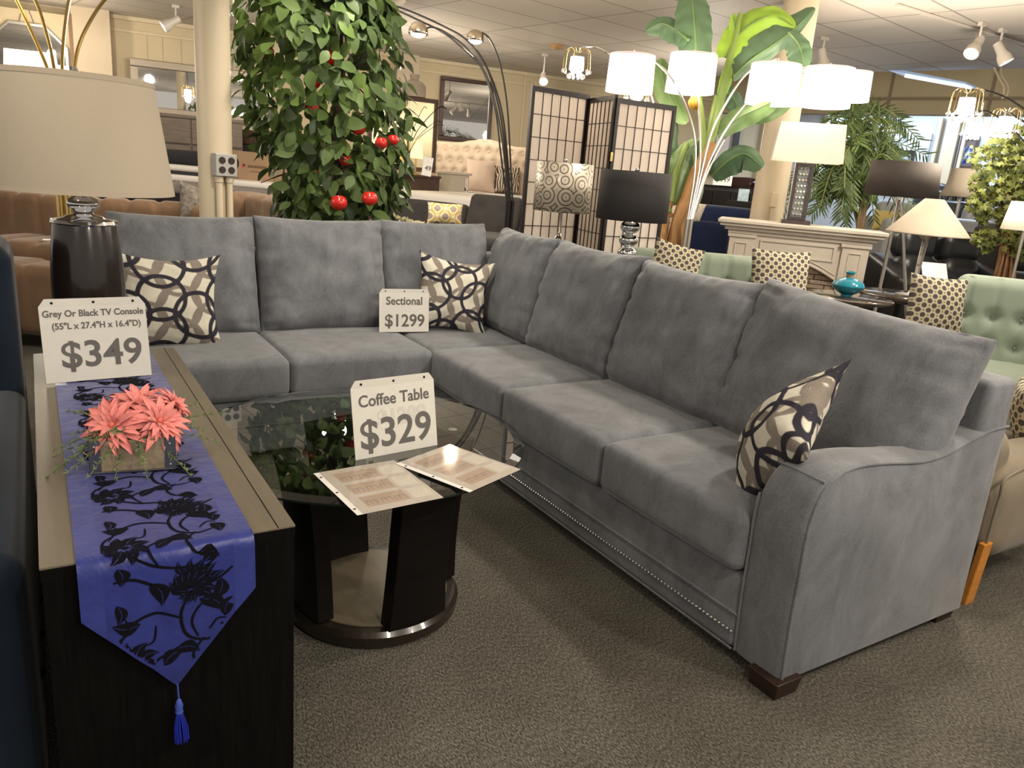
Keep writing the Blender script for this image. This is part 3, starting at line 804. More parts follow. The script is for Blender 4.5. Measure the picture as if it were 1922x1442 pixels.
    for r in range(-7, 2):
        s0 = k0+r*rep
        flower(s0-0.055, 0.030, PI-0.5-PI*0, 1.0)
        daisy(s0+0.065, -0.070, 1.0)
        strip([(s0-0.05, 0.028), (s0-0.015, 0.012), (s0+0.03, 0.020), (s0+0.05, 0.055), (s0+0.035, 0.092)], 0.0042)
        strip([(s0+0.045, 0.05), (s0+0.075, 0.03), (s0+0.105, 0.045), (s0+0.10, 0.075)], 0.0038)
        strip([(s0-0.10, -0.093), (s0-0.098, -0.06), (s0-0.075, -0.02), (s0-0.06, 0.025)], 0.0042)
        strip([(s0+0.09, -0.065), (s0+0.115, -0.03), (s0+0.125, 0.0), (s0+0.13, 0.05)], 0.0042)
        strip([(s0+0.12, -0.02), (s0+0.08, -0.035), (s0+0.06, -0.01), (s0+0.045, 0.02)], 0.0034)
        strip([(s0-0.005, 0.015), (s0-0.025, -0.03), (s0-0.01, -0.07), (s0+0.03, -0.092)], 0.0040)
        strip([(s0+0.04, 0.04), (s0+0.005, 0.03), (s0-0.025, 0.048), (s0-0.03, 0.075)], 0.0036)
        strip([(s0+0.0, -0.03), (s0+0.03, -0.035), (s0+0.035, -0.055)], 0.003)
        strip([(s0+0.03, 0.06), (s0+0.012, 0.075), (s0+0.015, 0.092)], 0.003)
        strip([(s0-0.12, 0.08), (s0-0.095, 0.05), (s0-0.10, 0.02)], 0.003)
        leaf(s0+0.01, 0.088, 2.6, 0.045, 0.022); leaf(s0+0.085, -0.02, 2.2, 0.045, 0.020); leaf(s0-0.07, 0.085, -0.4, 0.045, 0.022); leaf(s0+0.03, -0.075, -0.6, 0.045, 0.022)
        strip([(s0-0.09, 0.105), (s0-0.07, 0.075), (s0-0.075, 0.045)], 0.0036); strip([(s0+0.07, -0.105), (s0+0.03, -0.10), (s0-0.0, -0.075), (s0-0.03, -0.08)], 0.0036)
        leaf(s0-0.035, 0.045, 0.9, 0.055, 0.024); leaf(s0-0.085, -0.035, 0.35, 0.050, 0.024); leaf(s0-0.01, -0.055, -1.7, 0.045, 0.022)
        leaf(s0+0.055, 0.0, 0.9+.3, 0.045, 0.021); leaf(s0+0.02, 0.082, 0.25, 0.040, 0.020); leaf(s0+0.095, 0.07, -0.5, 0.035, 0.019)
        leaf(s0-0.125, -0.085, 0.1, 0.035, 0.02); leaf(s0-0.13, 0.045, 1.2, 0.04, 0.018); leaf(s0-0.055, -0.09, 0.0, 0.04, 0.016)
    o = b.out('cloth', [M_runner, M_runner2, M_flock], t, smooth=60, normals=False)
    # tassel
    tp = S(tip-0.004, 0.0, 0.002)
    b = MB(); b.tube([tp, tp+Vector((0.001, 0, -0.03))], 0.0016, 6); b.lathe([(0.0, -0.030), (0.004, -0.034), (0.0075, -0.047), (0.006, -0.056), (0.0075, -0.060), (0.006, -0.064), (0.0, -0.064)], 14, 0, TR(*(tp+Vector((0.001, 0, 0)))))
    ts = b.out('tassel', mat('tassel_blue', (0.05, 0.09, 0.40), 0.4, spec=0.5), t)
    b = MB(); rnd = random.Random(3)
    for k in range(60):
        a = rnd.random()*2*PI; r0 = 0.0055*math.sqrt(rnd.random()); r1 = r0*2.0+0.002
        b.tube([tp+Vector((0.001+r0*math.cos(a), r0*math.sin(a), -0.062)), tp+Vector((0.002+r1*math.cos(a), r1*math.sin(a)*.8-0.001, -0.095)), tp+Vector((0.003+r1*1.05*math.cos(a), r1*math.sin(a)*.8-0.001, -0.128+0.006*rnd.random()))], 0.0009, 4)
    b.out('fringe', mat('tassel_fringe_blue', (0.015, 0.03, 0.42), 0.5), ts, smooth=80)
build_runner()

# ============================================================ DRUM TABLE LAMP ON THE CONSOLE
M_linen = mat('linen_shade', (0.55, 0.475, 0.37), 0.85, var=0.05, vscale=120, stretch=(1, 1, 12), bump=0.25, bscale=350)
def build_big_lamp():
    c = aty(163, 480, 2.70); x, y = c.x, c.y
    t = thing('table_lamp', 'large table lamp with dark barrel base and wide linen shade on the console', 'lamp', (x, y, 0.6995))
    HB = 0.435
    b = MB(); b.lathe([(0.0, 0.0), (0.078, 0.0), (0.080, 0.004)]+[(0.075+0.0275*math.sin(PI*(0.06+0.80*k/16)), 0.004+(HB-.008)*k/16) for k in range(17)]+[(0.086, HB), (0, HB)], 56)
    b.out('lamp_body', mat('dark_brown_lacquer', (0.016, 0.011, 0.009), 0.22, spec=0.6, coat=0.4), t)
    b = MB(); b.lathe([(r_, z_-0.325+HB) for r_, z_ in [(0.0, 0.323), (0.090, 0.323), (0.093, 0.327), (0.090, 0.336), (0.056, 0.342), (0.052, 0.347), (0.030, 0.352), (0.026, 0.358), (0.028, 0.363), (0.042, 0.374), (0.045, 0.386), (0.038, 0.398), (0.022, 0.406), (0.018, 0.410), (0.021, 0.414), (0.0205, 0.45), (0.0, 0.45)]], 40)
    b.out('chrome_neck', M_chrome, t, smooth=50)
    z0, z1 = 1.232-0.6995, 1.556-0.6995
    r0_, r1_ = 0.256, 0.211
    b = MB(); b.shell([(r0_, z0), (r0_+.001, z0+0.003), (r1_, z1), (r1_-.002, z1), (r0_-.002, z0), (r0_, z0)], 96)
    b.out('lamp_shade', M_linen, t, smooth=60)
    mt_ = mat('linen_trim', (0.47, 0.40, 0.31), 0.85)
    b = MB(); b.shell([(r0_+.0015, z0-0.001), (r0_, z0+0.012)], 96); b.out('shade_trim', mt_, t, smooth=60)
    b = MB(); b.shell([(r1_+.0035, z1-0.014), (r1_+.0012, z1+0.001)], 96); b.out('shade_trim', mt_, t, smooth=60)
    b = MB(); b.tube([(0, 0, 0.46), (0, 0, z1)], 0.004)
    for k in range(3):
        a = 2*PI*k/3; b.tube([(0, 0, z1-0.004), (0.21*math.cos(a), 0.21*math.sin(a), z1-0.004)], 0.002, 6)
    b.out('shade_fitter', M_chrome, t)
    b = MB(); b.lathe([(0.0, z1), (0.010, z1), (0.005, z1+0.006), (0.012, z1+0.016), (0.009, z1+0.026), (0, z1+0.028)], 16); b.out('finial', M_chrome, t)
build_big_lamp()

# ============================================================ FLOWER BOX
M_boxwood = mat('pale_grey_wood', (0.27, 0.215, 0.145), 0.6, var=0.22, vscale=5, stretch=(2, 2, 26), bump=0.2, bscale=90)
M_petal = mat('coral_petal', (0.78, 0.25, 0.23), 0.55, var=0.28, vscale=22, sheen=0.2)
M_fern = mat('fern_green', (0.14, 0.19, 0.075), 0.65, var=0.4, vscale=15)
def build_flower_box():
    A = atz(170, 890, .70); B_ = atz(330, 880, .70)
    rz = math.atan2(B_.y-A.y, B_.x-A.x); w = (B_-A).length
    t = thing('flower_box', 'square wooden planter box with metal corner straps on the blue runner', 'planter', (A.x, A.y, 0.7005), rz)
    H, D = 0.072, 0.155
    b = MB(); b.box(0, w, 0, 0.012, 0.002, H); b.box(0, w, D-0.012, D, 0.002, H); b.box(0, 0.012, 0.012, D-0.012, 0.002, H); b.box(w-0.012, w, 0.012, D-0.012, 0.002, H); b.box(0.01, w-0.01, 0.01, D-0.01, 0.002, 0.012)
    b.out('box', M_boxwood, t, smooth=0, bevel=0.0012)
    mz = mat('zinc_strap', (0.17, 0.18, 0.22), 0.35, 0.8)
    for xx in (0, w):
        sg = 1 if xx == 0 else -1
        b = MB(); b.box(min(xx-.001*sg, xx+sg*0.021), max(xx-.001*sg, xx+sg*0.021), -0.0014, 0.0004, 0, H+0.001); b.box(min(xx-.0014*sg, xx), max(xx-.0014*sg, xx), -0.0014, 0.02, 0, H+0.001)
        o = b.out('corner_strap', mz, t, smooth=0)
        b = MB()
        for z in (0.012, H-0.012): b.ball((xx+sg*0.010, -0.002, z), 0.0028, 8, 0)
        b.out('rivet', M_nickel, o)
    b = MB(); b.tube([(0, -0.002, 0.001), (w, -0.002, 0.001)], 0.0018, 6); b.out('base_rim', mz, t)
    b = MB(); b.box(0.012, w-0.012, 0.012, D-0.012, 0.06, 0.078); b.out('moss', M_fern, t, smooth=0)
    # ferns
    rnd = random.Random(11)
    b = MB()
    for k in range(34):
        a = rnd.uniform(-PI, PI); el = rnd.uniform(-0.1, 0.7); ln = rnd.uniform(0.075, 0.135)
        if k < 9: a = [-2.75, -2.4, -0.35, -0.75, 0.1, 2.8, -1.9, -1.3, 0.5][k]; el = [-.25, -.1, .12, -.3, .35, .5, -.5, -.55, .5][k]; ln = [.15, .13, .15, .13, .16, .13, .09, .10, .13][k]
        base = Vector((w/2+0.03*math.cos(a), D/2-0.0+0.05*math.sin(a), H-0.005))
        d = Vector((math.cos(a)*math.cos(el), math.sin(a)*math.cos(el), math.sin(el)))
        pts = [base+d*ln*f-Vector((0, 0, 0.03*f*f)) for f in [i/8 for i in range(9)]]
        b.tube(pts, 0.0008, 4)
        for i in range(1, 9):
            for q in range(6):
                dd = Vector((rnd.gauss(0, 1), rnd.gauss(0, 1), rnd.gauss(0, .8))).normalized(); dd = (dd+d*0.7).normalized()
                l = rnd.uniform(0.008, 0.018)*(1.2-i/12); p = pts[i]+d*rnd.uniform(-0.004, 0.004)
                sd = dd.orthogonal().normalized()*0.0014
                b.add([p-sd, p+sd, p+dd*l+sd*.6, p+dd*l-sd*.6], [(0, 1, 2, 3)])
    b.out('fern_sprigs', M_fern, t, smooth=0, normals=False)
    # flowers: layered pointed petals
    def flower(c, nrm, R, label, seed):
        r = random.Random(seed); f = thing('silk_flower', label, 'flower', (0, 0, 0), 0, 'coral silk dahlias in the planter')
        M = nrm.normalized().to_track_quat('Z', 'Y').to_matrix().to_4x4(); M.translation = c
        f.matrix_world = (TR(A.x, A.y, 0.7005) @ Matrix.Rotation(rz, 4, 'Z')) @ M
        b = MB()
        for ring, (np_, ln, el, wd) in enumerate(((14, R, 0.15, 0.27), (13, R*0.93, 0.38, 0.27), (11, R*0.80, 0.65, 0.28), (9, R*0.62, 0.92, 0.30), (6, R*0.42, 1.2, 0.36))):
            for k in range(np_):
                a = 2*PI*(k+ring*0.5)/np_+r.uniform(-.12, .12); e = el+r.uniform(-.16, .16); l = ln*r.uniform(.85, 1.1)
                def fn(u, v):
                    wv = math.sin(PI*min(1, v*0.93+0.07)**0.85)*l*wd*0.5*(2*u-1)
                    bend = e-0.75*v*v+0.25*v
                    rad = 0.004+l*v*math.cos(e-0.3*v); z = l*v*math.sin(max(-.6, e-0.45*v)) + abs(2*u-1)**1.5*l*0.055*(1-v*.5)
                    return Vector((rad*math.cos(a)-wv*math.sin(a), rad*math.sin(a)+wv*math.cos(a), z))
                b.grid(fn, 5, 7)
        b.out('petals', M_petal, f, smooth=60, normals=False)
        b = MB(); b.ball((0, 0, 0.006), 0.007, 10); b.out('flower_heart', mat('deep_coral', (0.72, 0.18, 0.13), 0.6), f)
        b = MB(); b.tube([(0, 0, 0), (0, 0, -0.03)], 0.002, 6); b.out('stem', M_fern, f)
    cx = w/2
    flower(Vector((cx+.01, D*0.58, H+0.048)), Vector((0.05, -0.35, 1)), 0.078, 'coral silk dahlia at the top of the bunch in the wooden planter', 1)
    flower(Vector((cx-0.038, D*0.22, H+0.022)), Vector((-0.35, -0.8, 0.8)), 0.074, 'coral silk dahlia drooping over the left front of the wooden planter', 2)
    flower(Vector((cx+0.052, D*0.25, H+0.026)), Vector((0.4, -0.75, 0.9)), 0.070, 'coral silk dahlia over the right front corner of the wooden planter', 3)
    flower(Vector((cx-0.066, D*0.62, H+0.026)), Vector((-0.8, -0.2, 0.8)), 0.056, 'small coral silk dahlia at the far left of the wooden planter', 4)
    flower(Vector((cx+0.078, D*0.68, H+0.038)), Vector((0.8, -0.1, 0.7)), 0.062, 'coral silk dahlia at the rear right of the wooden planter', 5)
build_flower_box()

# ============================================================ NAVY CHAIR AT THE LEFT EDGE
def build_navy_chair():
    t = thing('accent_chair', 'dark navy velvet chair at the left edge beside the console', 'chair', (-0.5, 2.0, 0))
    b = MB(); b.rbox((0.01, 0.62, 0.60), (0.85, 0.34, 0.98), 0.06, 4, 6, crown=0.01, fn=lambda w: Vector((w.x, w.y+0.10*(w.z), w.z)))
    b.out('backrest', M_navy, t, smooth=60)
    for sx in (-1, 1):
        b = MB(); b.rbox((0.01+sx*0.365, 0.02, 0.40), (0.13, 1.22, 0.56), 0.05, 4, 6, crown=0.012); o = b.out('arm', M_navy, t, smooth=60)
        b = MB()
        for k in range(7): b.ball((0.01+sx*0.434, -0.45+0.15*k, 0.36), 0.011, 10)
        b.out('tufting_buttons', M_navy, o)
    b = MB(); b.rbox((0.01, -0.06, 0.40), (0.62, 1.0, 0.22), 0.06, 4, 6, crown=0.02); b.out('seat_cushion', M_navy, t, smooth=60)
    b = MB(); b.rbox((0.01, 0.02, 0.20), (0.86, 1.2, 0.17), 0.03, 3, 4); b.out('base', M_navy, t, smooth=60)
    for sx in (-1, 1):
        for sy in (-1, 1):
            b = MB(); b.lathe([(0, 0), (0.014, 0), (0.022, 0.12), (0, 0.12)], 12, 0, TR(0.01+sx*.38, .02+sy*.52, 0)); b.out('leg', M_black, t)
build_navy_chair()

# ============================================================ TAUPE ARMCHAIR BEHIND THE SOFA ARM
M_orange = mat('orange_wood', (0.55, 0.22, 0.04), 0.45, var=0.15, vscale=8, stretch=(1, 1, 6))
def build_taupe():
    t = thing('armchair', 'taupe rounded armchair with orange wood legs behind the right end of the grey sofa', 'chair', (3.16, 1.44, 0), 0.0)
    b = MB(); b.rbox((0.02, -0.16, 0.34), (0.78, 0.26, 0.38), 0.12, 6, 6, crown=0.02); b.out('arm', M_taupe, t, smooth=80)
    b = MB(); b.rbox((0.02, 0.62, 0.34), (0.78, 0.2, 0.38), 0.09, 6, 6, crown=0.02); b.out('arm', M_taupe, t, smooth=80)
    b = MB(); b.rbox((-0.29, 0.23, 0.40), (0.22, 0.9, 0.50), 0.10, 6, 6, crown=0.02); b.out('backrest', M_taupe, t, smooth=80)
    b = MB(); b.rbox((0.10, 0.23, 0.36), (0.62, 0.66, 0.24), 0.08, 6, 6, crown=0.02); b.out('seat_cushion', M_taupe, t, smooth=80)
    b = MB(); b.tube(spline([(-0.355, -0.27, 0.2), (-0.36, -0.275, 0.42), (-0.33, -0.275, 0.505), (0.0, -0.275, 0.530), (0.38, -0.275, 0.51)], 6), 0.005, 6); b.out('piping', M_taupe, t)
    for x, y in ((-0.35, -0.255), (0.36, -0.25), (-0.36, 0.68), (0.36, 0.68)):
        b = MB(); b.box(x-.028, x+.028, y-.012, y+.012, 0.0, 0.25, 0, TR(x, y, 0) @ R3(0.05, 0.0, 0) @ TR(-x, -y, 0)); b.out('leg', M_orange, t, smooth=0, bevel=0.004)
build_taupe()
# ============================================================ COLUMNS
M_col = mat('cream_column_paint', (0.60, 0.51, 0.37), 0.5, var=0.02, vscale=3)
def build_pole():
    c = at(404, 300, 4.40)
    t = thing('support_column', 'cream round support column with a four socket outlet box behind the grey sofa', 'column', (c.x, c.y, 0))
    b = MB(); b.lathe([(0.094, 0), (0.094, CEIL)], 40); b.out('column_shaft', M_col, t)
    dr = Vector((-c.x, -c.y, 0)).normalized(); a = math.atan2(dr.y, dr.x)
    M = Matrix.Rotation(a+PI/2+0.42, 4, 'Z')     # local -y looks outward, turned to the right
    zc = at(419, 310, 4.30).z
    b = MB(); b.box(-0.062, 0.062, -0.150, -0.085, zc-0.062, zc+0.062, 0, M); ob = b.out('outlet_box', mat('grey_box_metal', (0.42, 0.41, 0.39), 0.4, 0.5), t, smooth=0, bevel=0.004)
    mo = mat('brown_receptacle', (0.025, 0.015, 0.012), 0.4)
    for sx in (-1, 1):
        for sz in (-1, 1):
            b = MB(); b.lathe([(0, 0), (0.0195, 0), (0.0185, 0.004), (0, 0.004)], 20, 0, M @ TR(sx*0.027, -0.1505, zc+sz*0.026) @ R3(PI/2, 0, 0))
            r = b.out('receptacle', mo, ob)
    for sx in (-1, 1):
        b = MB(); x = sx*0.030
        b.tube([M @ Vector((x, -0.112, 0.0)), M @ Vector((x, -0.112, zc-0.062))], 0.0185, 14); b.lathe([(0.0, 0), (0.024, 0), (0.024, 0.03), (0, .03)], 14, 0, M @ TR(x, -0.112, zc-0.095))
        b.out('conduit', M_col, t)
build_pole()
def build_column_right():
    c = at(1456, 300, 6.85)
    t = thing('support_column', 'cream column behind the white mantelpiece and the crystal block lamp', 'column', (c.x, c.y, 0), 0)
    b = MB(); b.lathe([(0.147, 0), (0.147, CEIL-0.02), (0.15, CEIL-0.02), (0.15, CEIL)], 36); b.out('column_shaft', M_col, t)
    dr = Vector((-c.x, -c.y, 0)).normalized(); a = math.atan2(dr.y, dr.x); M = Matrix.Rotation(a+PI/2+0.25, 4, 'Z')
    zc = at(1462, 380, 6.3).z
    b = MB(); b.box(-0.03, 0.03, -0.19, -0.135, zc-0.05, zc+0.08, 0, M); ob = b.out('outlet_box', M_col, t, smooth=0, bevel=0.004)
    b = MB(); b.tube([M @ Vector((0, -0.165, 0.4)), M @ Vector((0, -0.165, zc-0.05))], 0.014, 10); b.out('conduit', M_col, t)
build_column_right()

# ============================================================ FRUIT TREE
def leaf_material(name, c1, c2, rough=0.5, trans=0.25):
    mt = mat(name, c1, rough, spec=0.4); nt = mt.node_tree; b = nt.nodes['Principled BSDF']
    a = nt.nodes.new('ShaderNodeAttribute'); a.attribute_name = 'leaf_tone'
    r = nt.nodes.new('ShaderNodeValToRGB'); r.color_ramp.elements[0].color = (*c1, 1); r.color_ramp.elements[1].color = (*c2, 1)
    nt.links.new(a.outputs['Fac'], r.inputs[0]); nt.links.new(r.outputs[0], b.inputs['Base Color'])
    if trans:
        tr = nt.nodes.new('ShaderNodeBsdfTranslucent'); mx = nt.nodes.new('ShaderNodeMixShader'); mx.inputs[0].default_value = trans
        nt.links.new(r.outputs[0], tr.inputs[0]); nt.links.new(b.outputs[0], mx.inputs[1]); nt.links.new(tr.outputs[0], mx.inputs[2])
        nt.links.new(mx.outputs[0], nt.nodes['Material Output'].inputs[0])
    return mt
def add_leaf(b, base, d, nrm, L, Wd, tone, cup=0.15, droop=0.25, n=4):
    d = d.normalized(); sd = d.cross(nrm).normalized(); nn = sd.cross(d).normalized()
    vs = []
    for i in range(n+1):
        f = i/n; w = Wd/2*math.sin(PI*(f*0.94+0.03))**0.75*(1.15-0.4*f)
        c = base+d*L*f-nn*droop*L*f*f
        for s in (-1, 0, 1): vs.append(c+sd*w*s+nn*abs(s)*cup*w)
    fs = []
    for i in range(n):
        for k in range(2): fs.append((i*3+k, i*3+k+1, (i+1)*3+k+1, (i+1)*3+k))
    b.add(vs, fs); b.tone += [tone]*len(vs)
def build_fruit_tree():
    rnd = random.Random(21)
    c = at(628, 400, 4.95)
    t = thing('fruit_tree', 'artificial apple tree with broad green leaves and red fruit behind the grey sofa', 'tree', (c.x, c.y, 0))
    O = Vector((c.x, c.y, 0)); view = Vector((c.x, c.y, 0)).normalized(); rt = Vector((view.y, -view.x, 0))
    # outline: py -> (left px, right px)
    prof = [(-120, 520, 690), (-40, 520, 700), (0, 500, 715), (50, 455, 740), (100, 442, 768), (150, 455, 772), (200, 458, 775), (250, 482, 768), (290, 500, 768), (330, 505, 755), (370, 515, 745), (410, 535, 735), (425, 580, 700)]
    def rad(z):
        py = 283 - (z-CAMH)/4.95*FPX*0.985
        for (a, l0, r0), (b_, l1, r1) in zip(prof, prof[1:]):
            if a <= py <= b_:
                f = (py-a)/(b_-a); l = l0+(l1-l0)*f; r = r0+(r1-r0)*f
                return (l+r)/2-628+(py-283)*-0.0, (r-l)/2
        return 0, 40
    zlo = CAMH-(415-283)/FPX*4.95; zhi = CAMH+(283+130)/FPX*4.95
    b = MB(); b.tube(spline([(0, 0, 0.2), (0.02, 0, 0.8), (-0.02, 0.01, 1.4), (0.03, 0, 1.9), (0.0, 0, 2.5)], 5), [0.035]*10+[0.025]*6+[0.012]*5, 8)
    b.tube(spline([(0.03, 0.02, 0.2), (-0.05, 0.02, 0.9), (0.05, 0, 1.5), (-0.10, 0, 2.1)], 5), 0.016, 7)
    for k in range(26):
        z = rnd.uniform(1.0, 2.5); a = rnd.uniform(0, 2*PI); r = rnd.uniform(.25, .5)
        b.tube(spline([(0, 0, z), (r*.5*math.cos(a), r*.5*math.sin(a), z+.10), (r*math.cos(a), r*math.sin(a), z+0.02)], 4), [0.007]*4+[0.005]*3+[0.003]*2, 5)
    b.out('trunk', mat('dark_bark', (0.07, 0.045, 0.03), 0.8, var=0.3), t)
    b = MB(); b.tone = []
    n = 0
    while n < 1900:
        z = rnd.uniform(zlo-0.02, zhi); off, r = rad(z); off *= 4.95/FPX; r *= 4.95/FPX
        a = rnd.uniform(0, 2*PI); rr = r*(0.55+0.45*rnd.random()**0.6)*0.96
        # keep mostly the half facing the room fully dense
        p = Vector((0, 0, z)) + rt*(off+rr*math.cos(a)) + view*(rr*0.85*math.sin(a))
        outd = (rt*math.cos(a)+view*math.sin(a)).normalized()
        d = (outd*rnd.uniform(0.0, 0.7)+Vector((0, 0, rnd.uniform(-1.0, 0.15)))+Vector((rnd.uniform(-.5, .5), rnd.uniform(-.5, .5), 0))).normalized()
        nrm = (outd+Vector((rnd.uniform(-.6, .6), rnd.uniform(-.6, .6), rnd.uniform(0, .8)))).normalized()
        if abs(d.dot(nrm)) > 0.9: continue
        L = rnd.uniform(0.085, 0.135)
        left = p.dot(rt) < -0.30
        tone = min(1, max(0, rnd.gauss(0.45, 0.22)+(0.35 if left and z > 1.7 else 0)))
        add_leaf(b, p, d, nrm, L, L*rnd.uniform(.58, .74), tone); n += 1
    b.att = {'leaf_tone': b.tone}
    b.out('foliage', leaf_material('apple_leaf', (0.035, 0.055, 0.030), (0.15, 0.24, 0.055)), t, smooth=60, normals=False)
    M_apple = mat('red_apple', (0.50, 0.018, 0.012), 0.22, var=0.3, vscale=12, coat=0.5)
    for (px, py, dd, r) in ((586, 152, -.42, 16), (500, 98, -.36, 15), (618, 108, -.30, 16), (585, 203, -.40, 14), (672, 240, -.42, 14), (636, 380, -.40, 16), (694, 372, -.36, 15), (716, 268, -.42, 12), (738, 262, -.36, 11), (600, 330, -.3, 13), (648, 300, -.34, 12)):
        p = at(px, py, 4.95+dd)-O; R_ = r*4.6/FPX
        b = MB(); pr = []
        for k in range(13):
            th = PI*k/12; x = R_*math.sin(th)*(1+0.06*math.cos(th)); z = -R_*math.cos(th)*0.92
            if k > 9: z -= R_*0.16*(k-9)/3
            pr.append((max(x, 1e-6), z))
        b.lathe(pr, 24, 0, TR(*p)); a_ = b.out('apple', M_apple, t)
        b = MB(); b.tube([p+Vector((0, 0, R_*.7)), p+Vector((0.004, 0, R_*1.5))], 0.0022, 6); b.out('stalk', M_espresso, a_)
    b = MB(); b.lathe([(0, 0), (0.15, 0), (0.19, 0.28), (0.20, 0.30), (0.18, 0.30), (0.16, 0.22), (0, 0.22)], 28); b.out('pot', mat('wicker_pot', (0.14, 0.08, 0.04), 0.8, bump=0.5, bscale=60), t)
build_fruit_tree()

# ============================================================ BLACK ARC LAMP (domed heads)
M_lit = mat('lit_bulb', (1, 0.9, 0.75), 0.5, emit=(1.0, 0.86, 0.62), estr=14)
def build_arc_black():
    D_ = 6.2
    base = at(957, 400, D_)
    t = thing('arc_floor_lamp', 'tall black floor lamp with curved rods and small domed chrome heads', 'lamp', (base.x, base.y, 0))
    O = Vector((base.x, base.y, 0))
    def Q(px, py, dd=0): return at(px, py, D_+dd)-O
    b = MB(); b.lathe([(0, 0), (0.2, 0), (0.2, 0.03), (0.03, 0.04), (0.03, 0.06), (0, 0.06)], 32); b.out('base', M_black, t)
    tb = Q(957, 376)
    b = MB(); b.tube([(tb.x-.012, tb.y, 0.05), (tb.x-.012, tb.y, tb.z)], 0.022, 12); b.tube([(tb.x+0.028, tb.y, 0.05), (tb.x+.028, tb.y, tb.z)], 0.016, 12); b.out('pole', M_black, t)
    rods = [([(951, 378), (940, 290), (928, 200), (905, 130), (870, 92), (830, 60), (790, 40), (735, 15), (690, 0)], 0, None),
            ([(954, 378), (946, 290), (934, 215), (912, 140), (878, 92), (838, 62), (812, 51), (797, 55)], -0.05, (785, 60, 18)),
            ([(958, 378), (953, 300), (944, 220), (928, 160), (902, 105), (872, 72), (840, 53), (780, 25), (730, 8), (680, 2)], 0.05, None),
            ([(962, 378), (958, 300), (953, 210), (944, 145), (932, 100), (918, 72), (905, 62), (892, 64)], 0.1, (892, 73, 17)),
            ([(955, 378), (950, 300), (940, 220), (922, 150), (905, 112), (885, 82)], 0.0, None)]
    for pts, dd, head in rods:
        b = MB(); b.tube(spline([Q(x, y, dd*(i/len(pts))) for i, (x, y) in enumerate(pts)], 6), 0.0075, 8); r_ = b.out('arc_rod', M_black, t)
        if head:
            px, py, rp = head; c = Q(px, py, dd); R_ = rp*D_/FPX
            M = TR(c.x, c.y, c.z)
            b = MB(); b.shell([(R_*1.0, -R_*.25), (R_*1.02, 0), (R_*.92, R_*.42), (R_*.7, R_*.72), (R_*.35, R_*.92), (0.001, R_*.97)], 28, 0, M); b.out('domed_head', mat('chrome_dome', (0.6, 0.52, 0.4), 0.15, 1.0), r_, solid=0.002)
            b = MB(); b.ball(c+Vector((0, 0, -R_*.15)), R_*.78, 16, 0, 0.5); b.out('bulb', M_lit, r_)
            bulb(c+O+Vector((0, 0, -R_*0.9)), 14, (1, .86, .65), 0.04)
build_arc_black()

# ============================================================ SHOJI SCREEN
M_rice = mat('rice_paper', (0.90, 0.84, 0.78), 0.8, var=0.02, vscale=15)
_nt = M_rice.node_tree; _tr = _nt.nodes.new('ShaderNodeBsdfTranslucent'); _tr.inputs[0].default_value = (.92, .86, .80, 1); _mx = _nt.nodes.new('ShaderNodeMixShader'); _mx.inputs[0].default_value = .45
_nt.links.new(_nt.nodes['Principled BSDF'].outputs[0], _mx.inputs[1]); _nt.links.new(_tr.outputs[0], _mx.inputs[2]); _nt.links.new(_mx.outputs[0], _nt.nodes['Material Output'].inputs[0])
M_ebony = mat('ebony_frame', (0.020, 0.012, 0.012), 0.4, spec=0.5)
def build_shoji():
    t = thing('folding_screen', 'three panel folding screen of white rice paper squares in dark frames', 'screen', tuple(at(1110, 420, 5.45).xy)+(0,))
    O = Vector(t.location)
    pts = [(998, 162, 5.30), (1107, 177, 5.62), (1157, 187, 5.22), (1270, 196, 5.45)]
    P = [at(*p)-O for p in pts]; H = [p.z for p in P]
    P = [Vector((p.x, p.y, 0)) for p in P]
    for k in range(3):
        a, c = P[k], P[k+1]; h = (H[k]+H[k+1])/2
        w = (c-a).length; ang = math.atan2(c.y-a.y, c.x-a.x); M = TR(a.x, a.y, 0) @ Matrix.Rotation(ang, 4, 'Z')
        fw = 0.028
        b = MB(); b.box(0.002, fw, -0.011, 0.011, 0.03, h, 0, M); b.box(w-fw, w-0.002, -0.011, 0.011, 0.03, h, 0, M); b.box(fw, w-fw, -0.011, 0.011, h-fw*1.2, h, 0, M); b.box(fw, w-fw, -0.011, 0.011, 0.03, 0.09, 0, M)
        pn = b.out('panel_frame', M_ebony, t, smooth=0)
        b = MB(); iw = w-2*fw
        for i in range(1, 6): x = fw+iw*i/6; b.box(x-.0018, x+.0018, -0.006, 0.001, 0.09, h-fw, 0, M)
        for j in range(1, 12): z = 0.09+(h-.09-fw)*j/12; b.box(fw, w-fw, -0.006, 0.001, z-.0025, z+.0025, 0, M)
        b.out('lattice', M_ebony, pn, smooth=0)
        b = MB(); b.box(fw, w-fw, 0.003, 0.006, 0.09, h-fw, 0, M); b.out('rice_paper', M_rice, pn, smooth=0)
        if k:
            b = MB()
            b.box(-0.008, 0.008, -0.02, -0.012, h-.42, h-.36, 0, M)
            b.out('hinge', M_gold, t, smooth=0)
build_shoji()

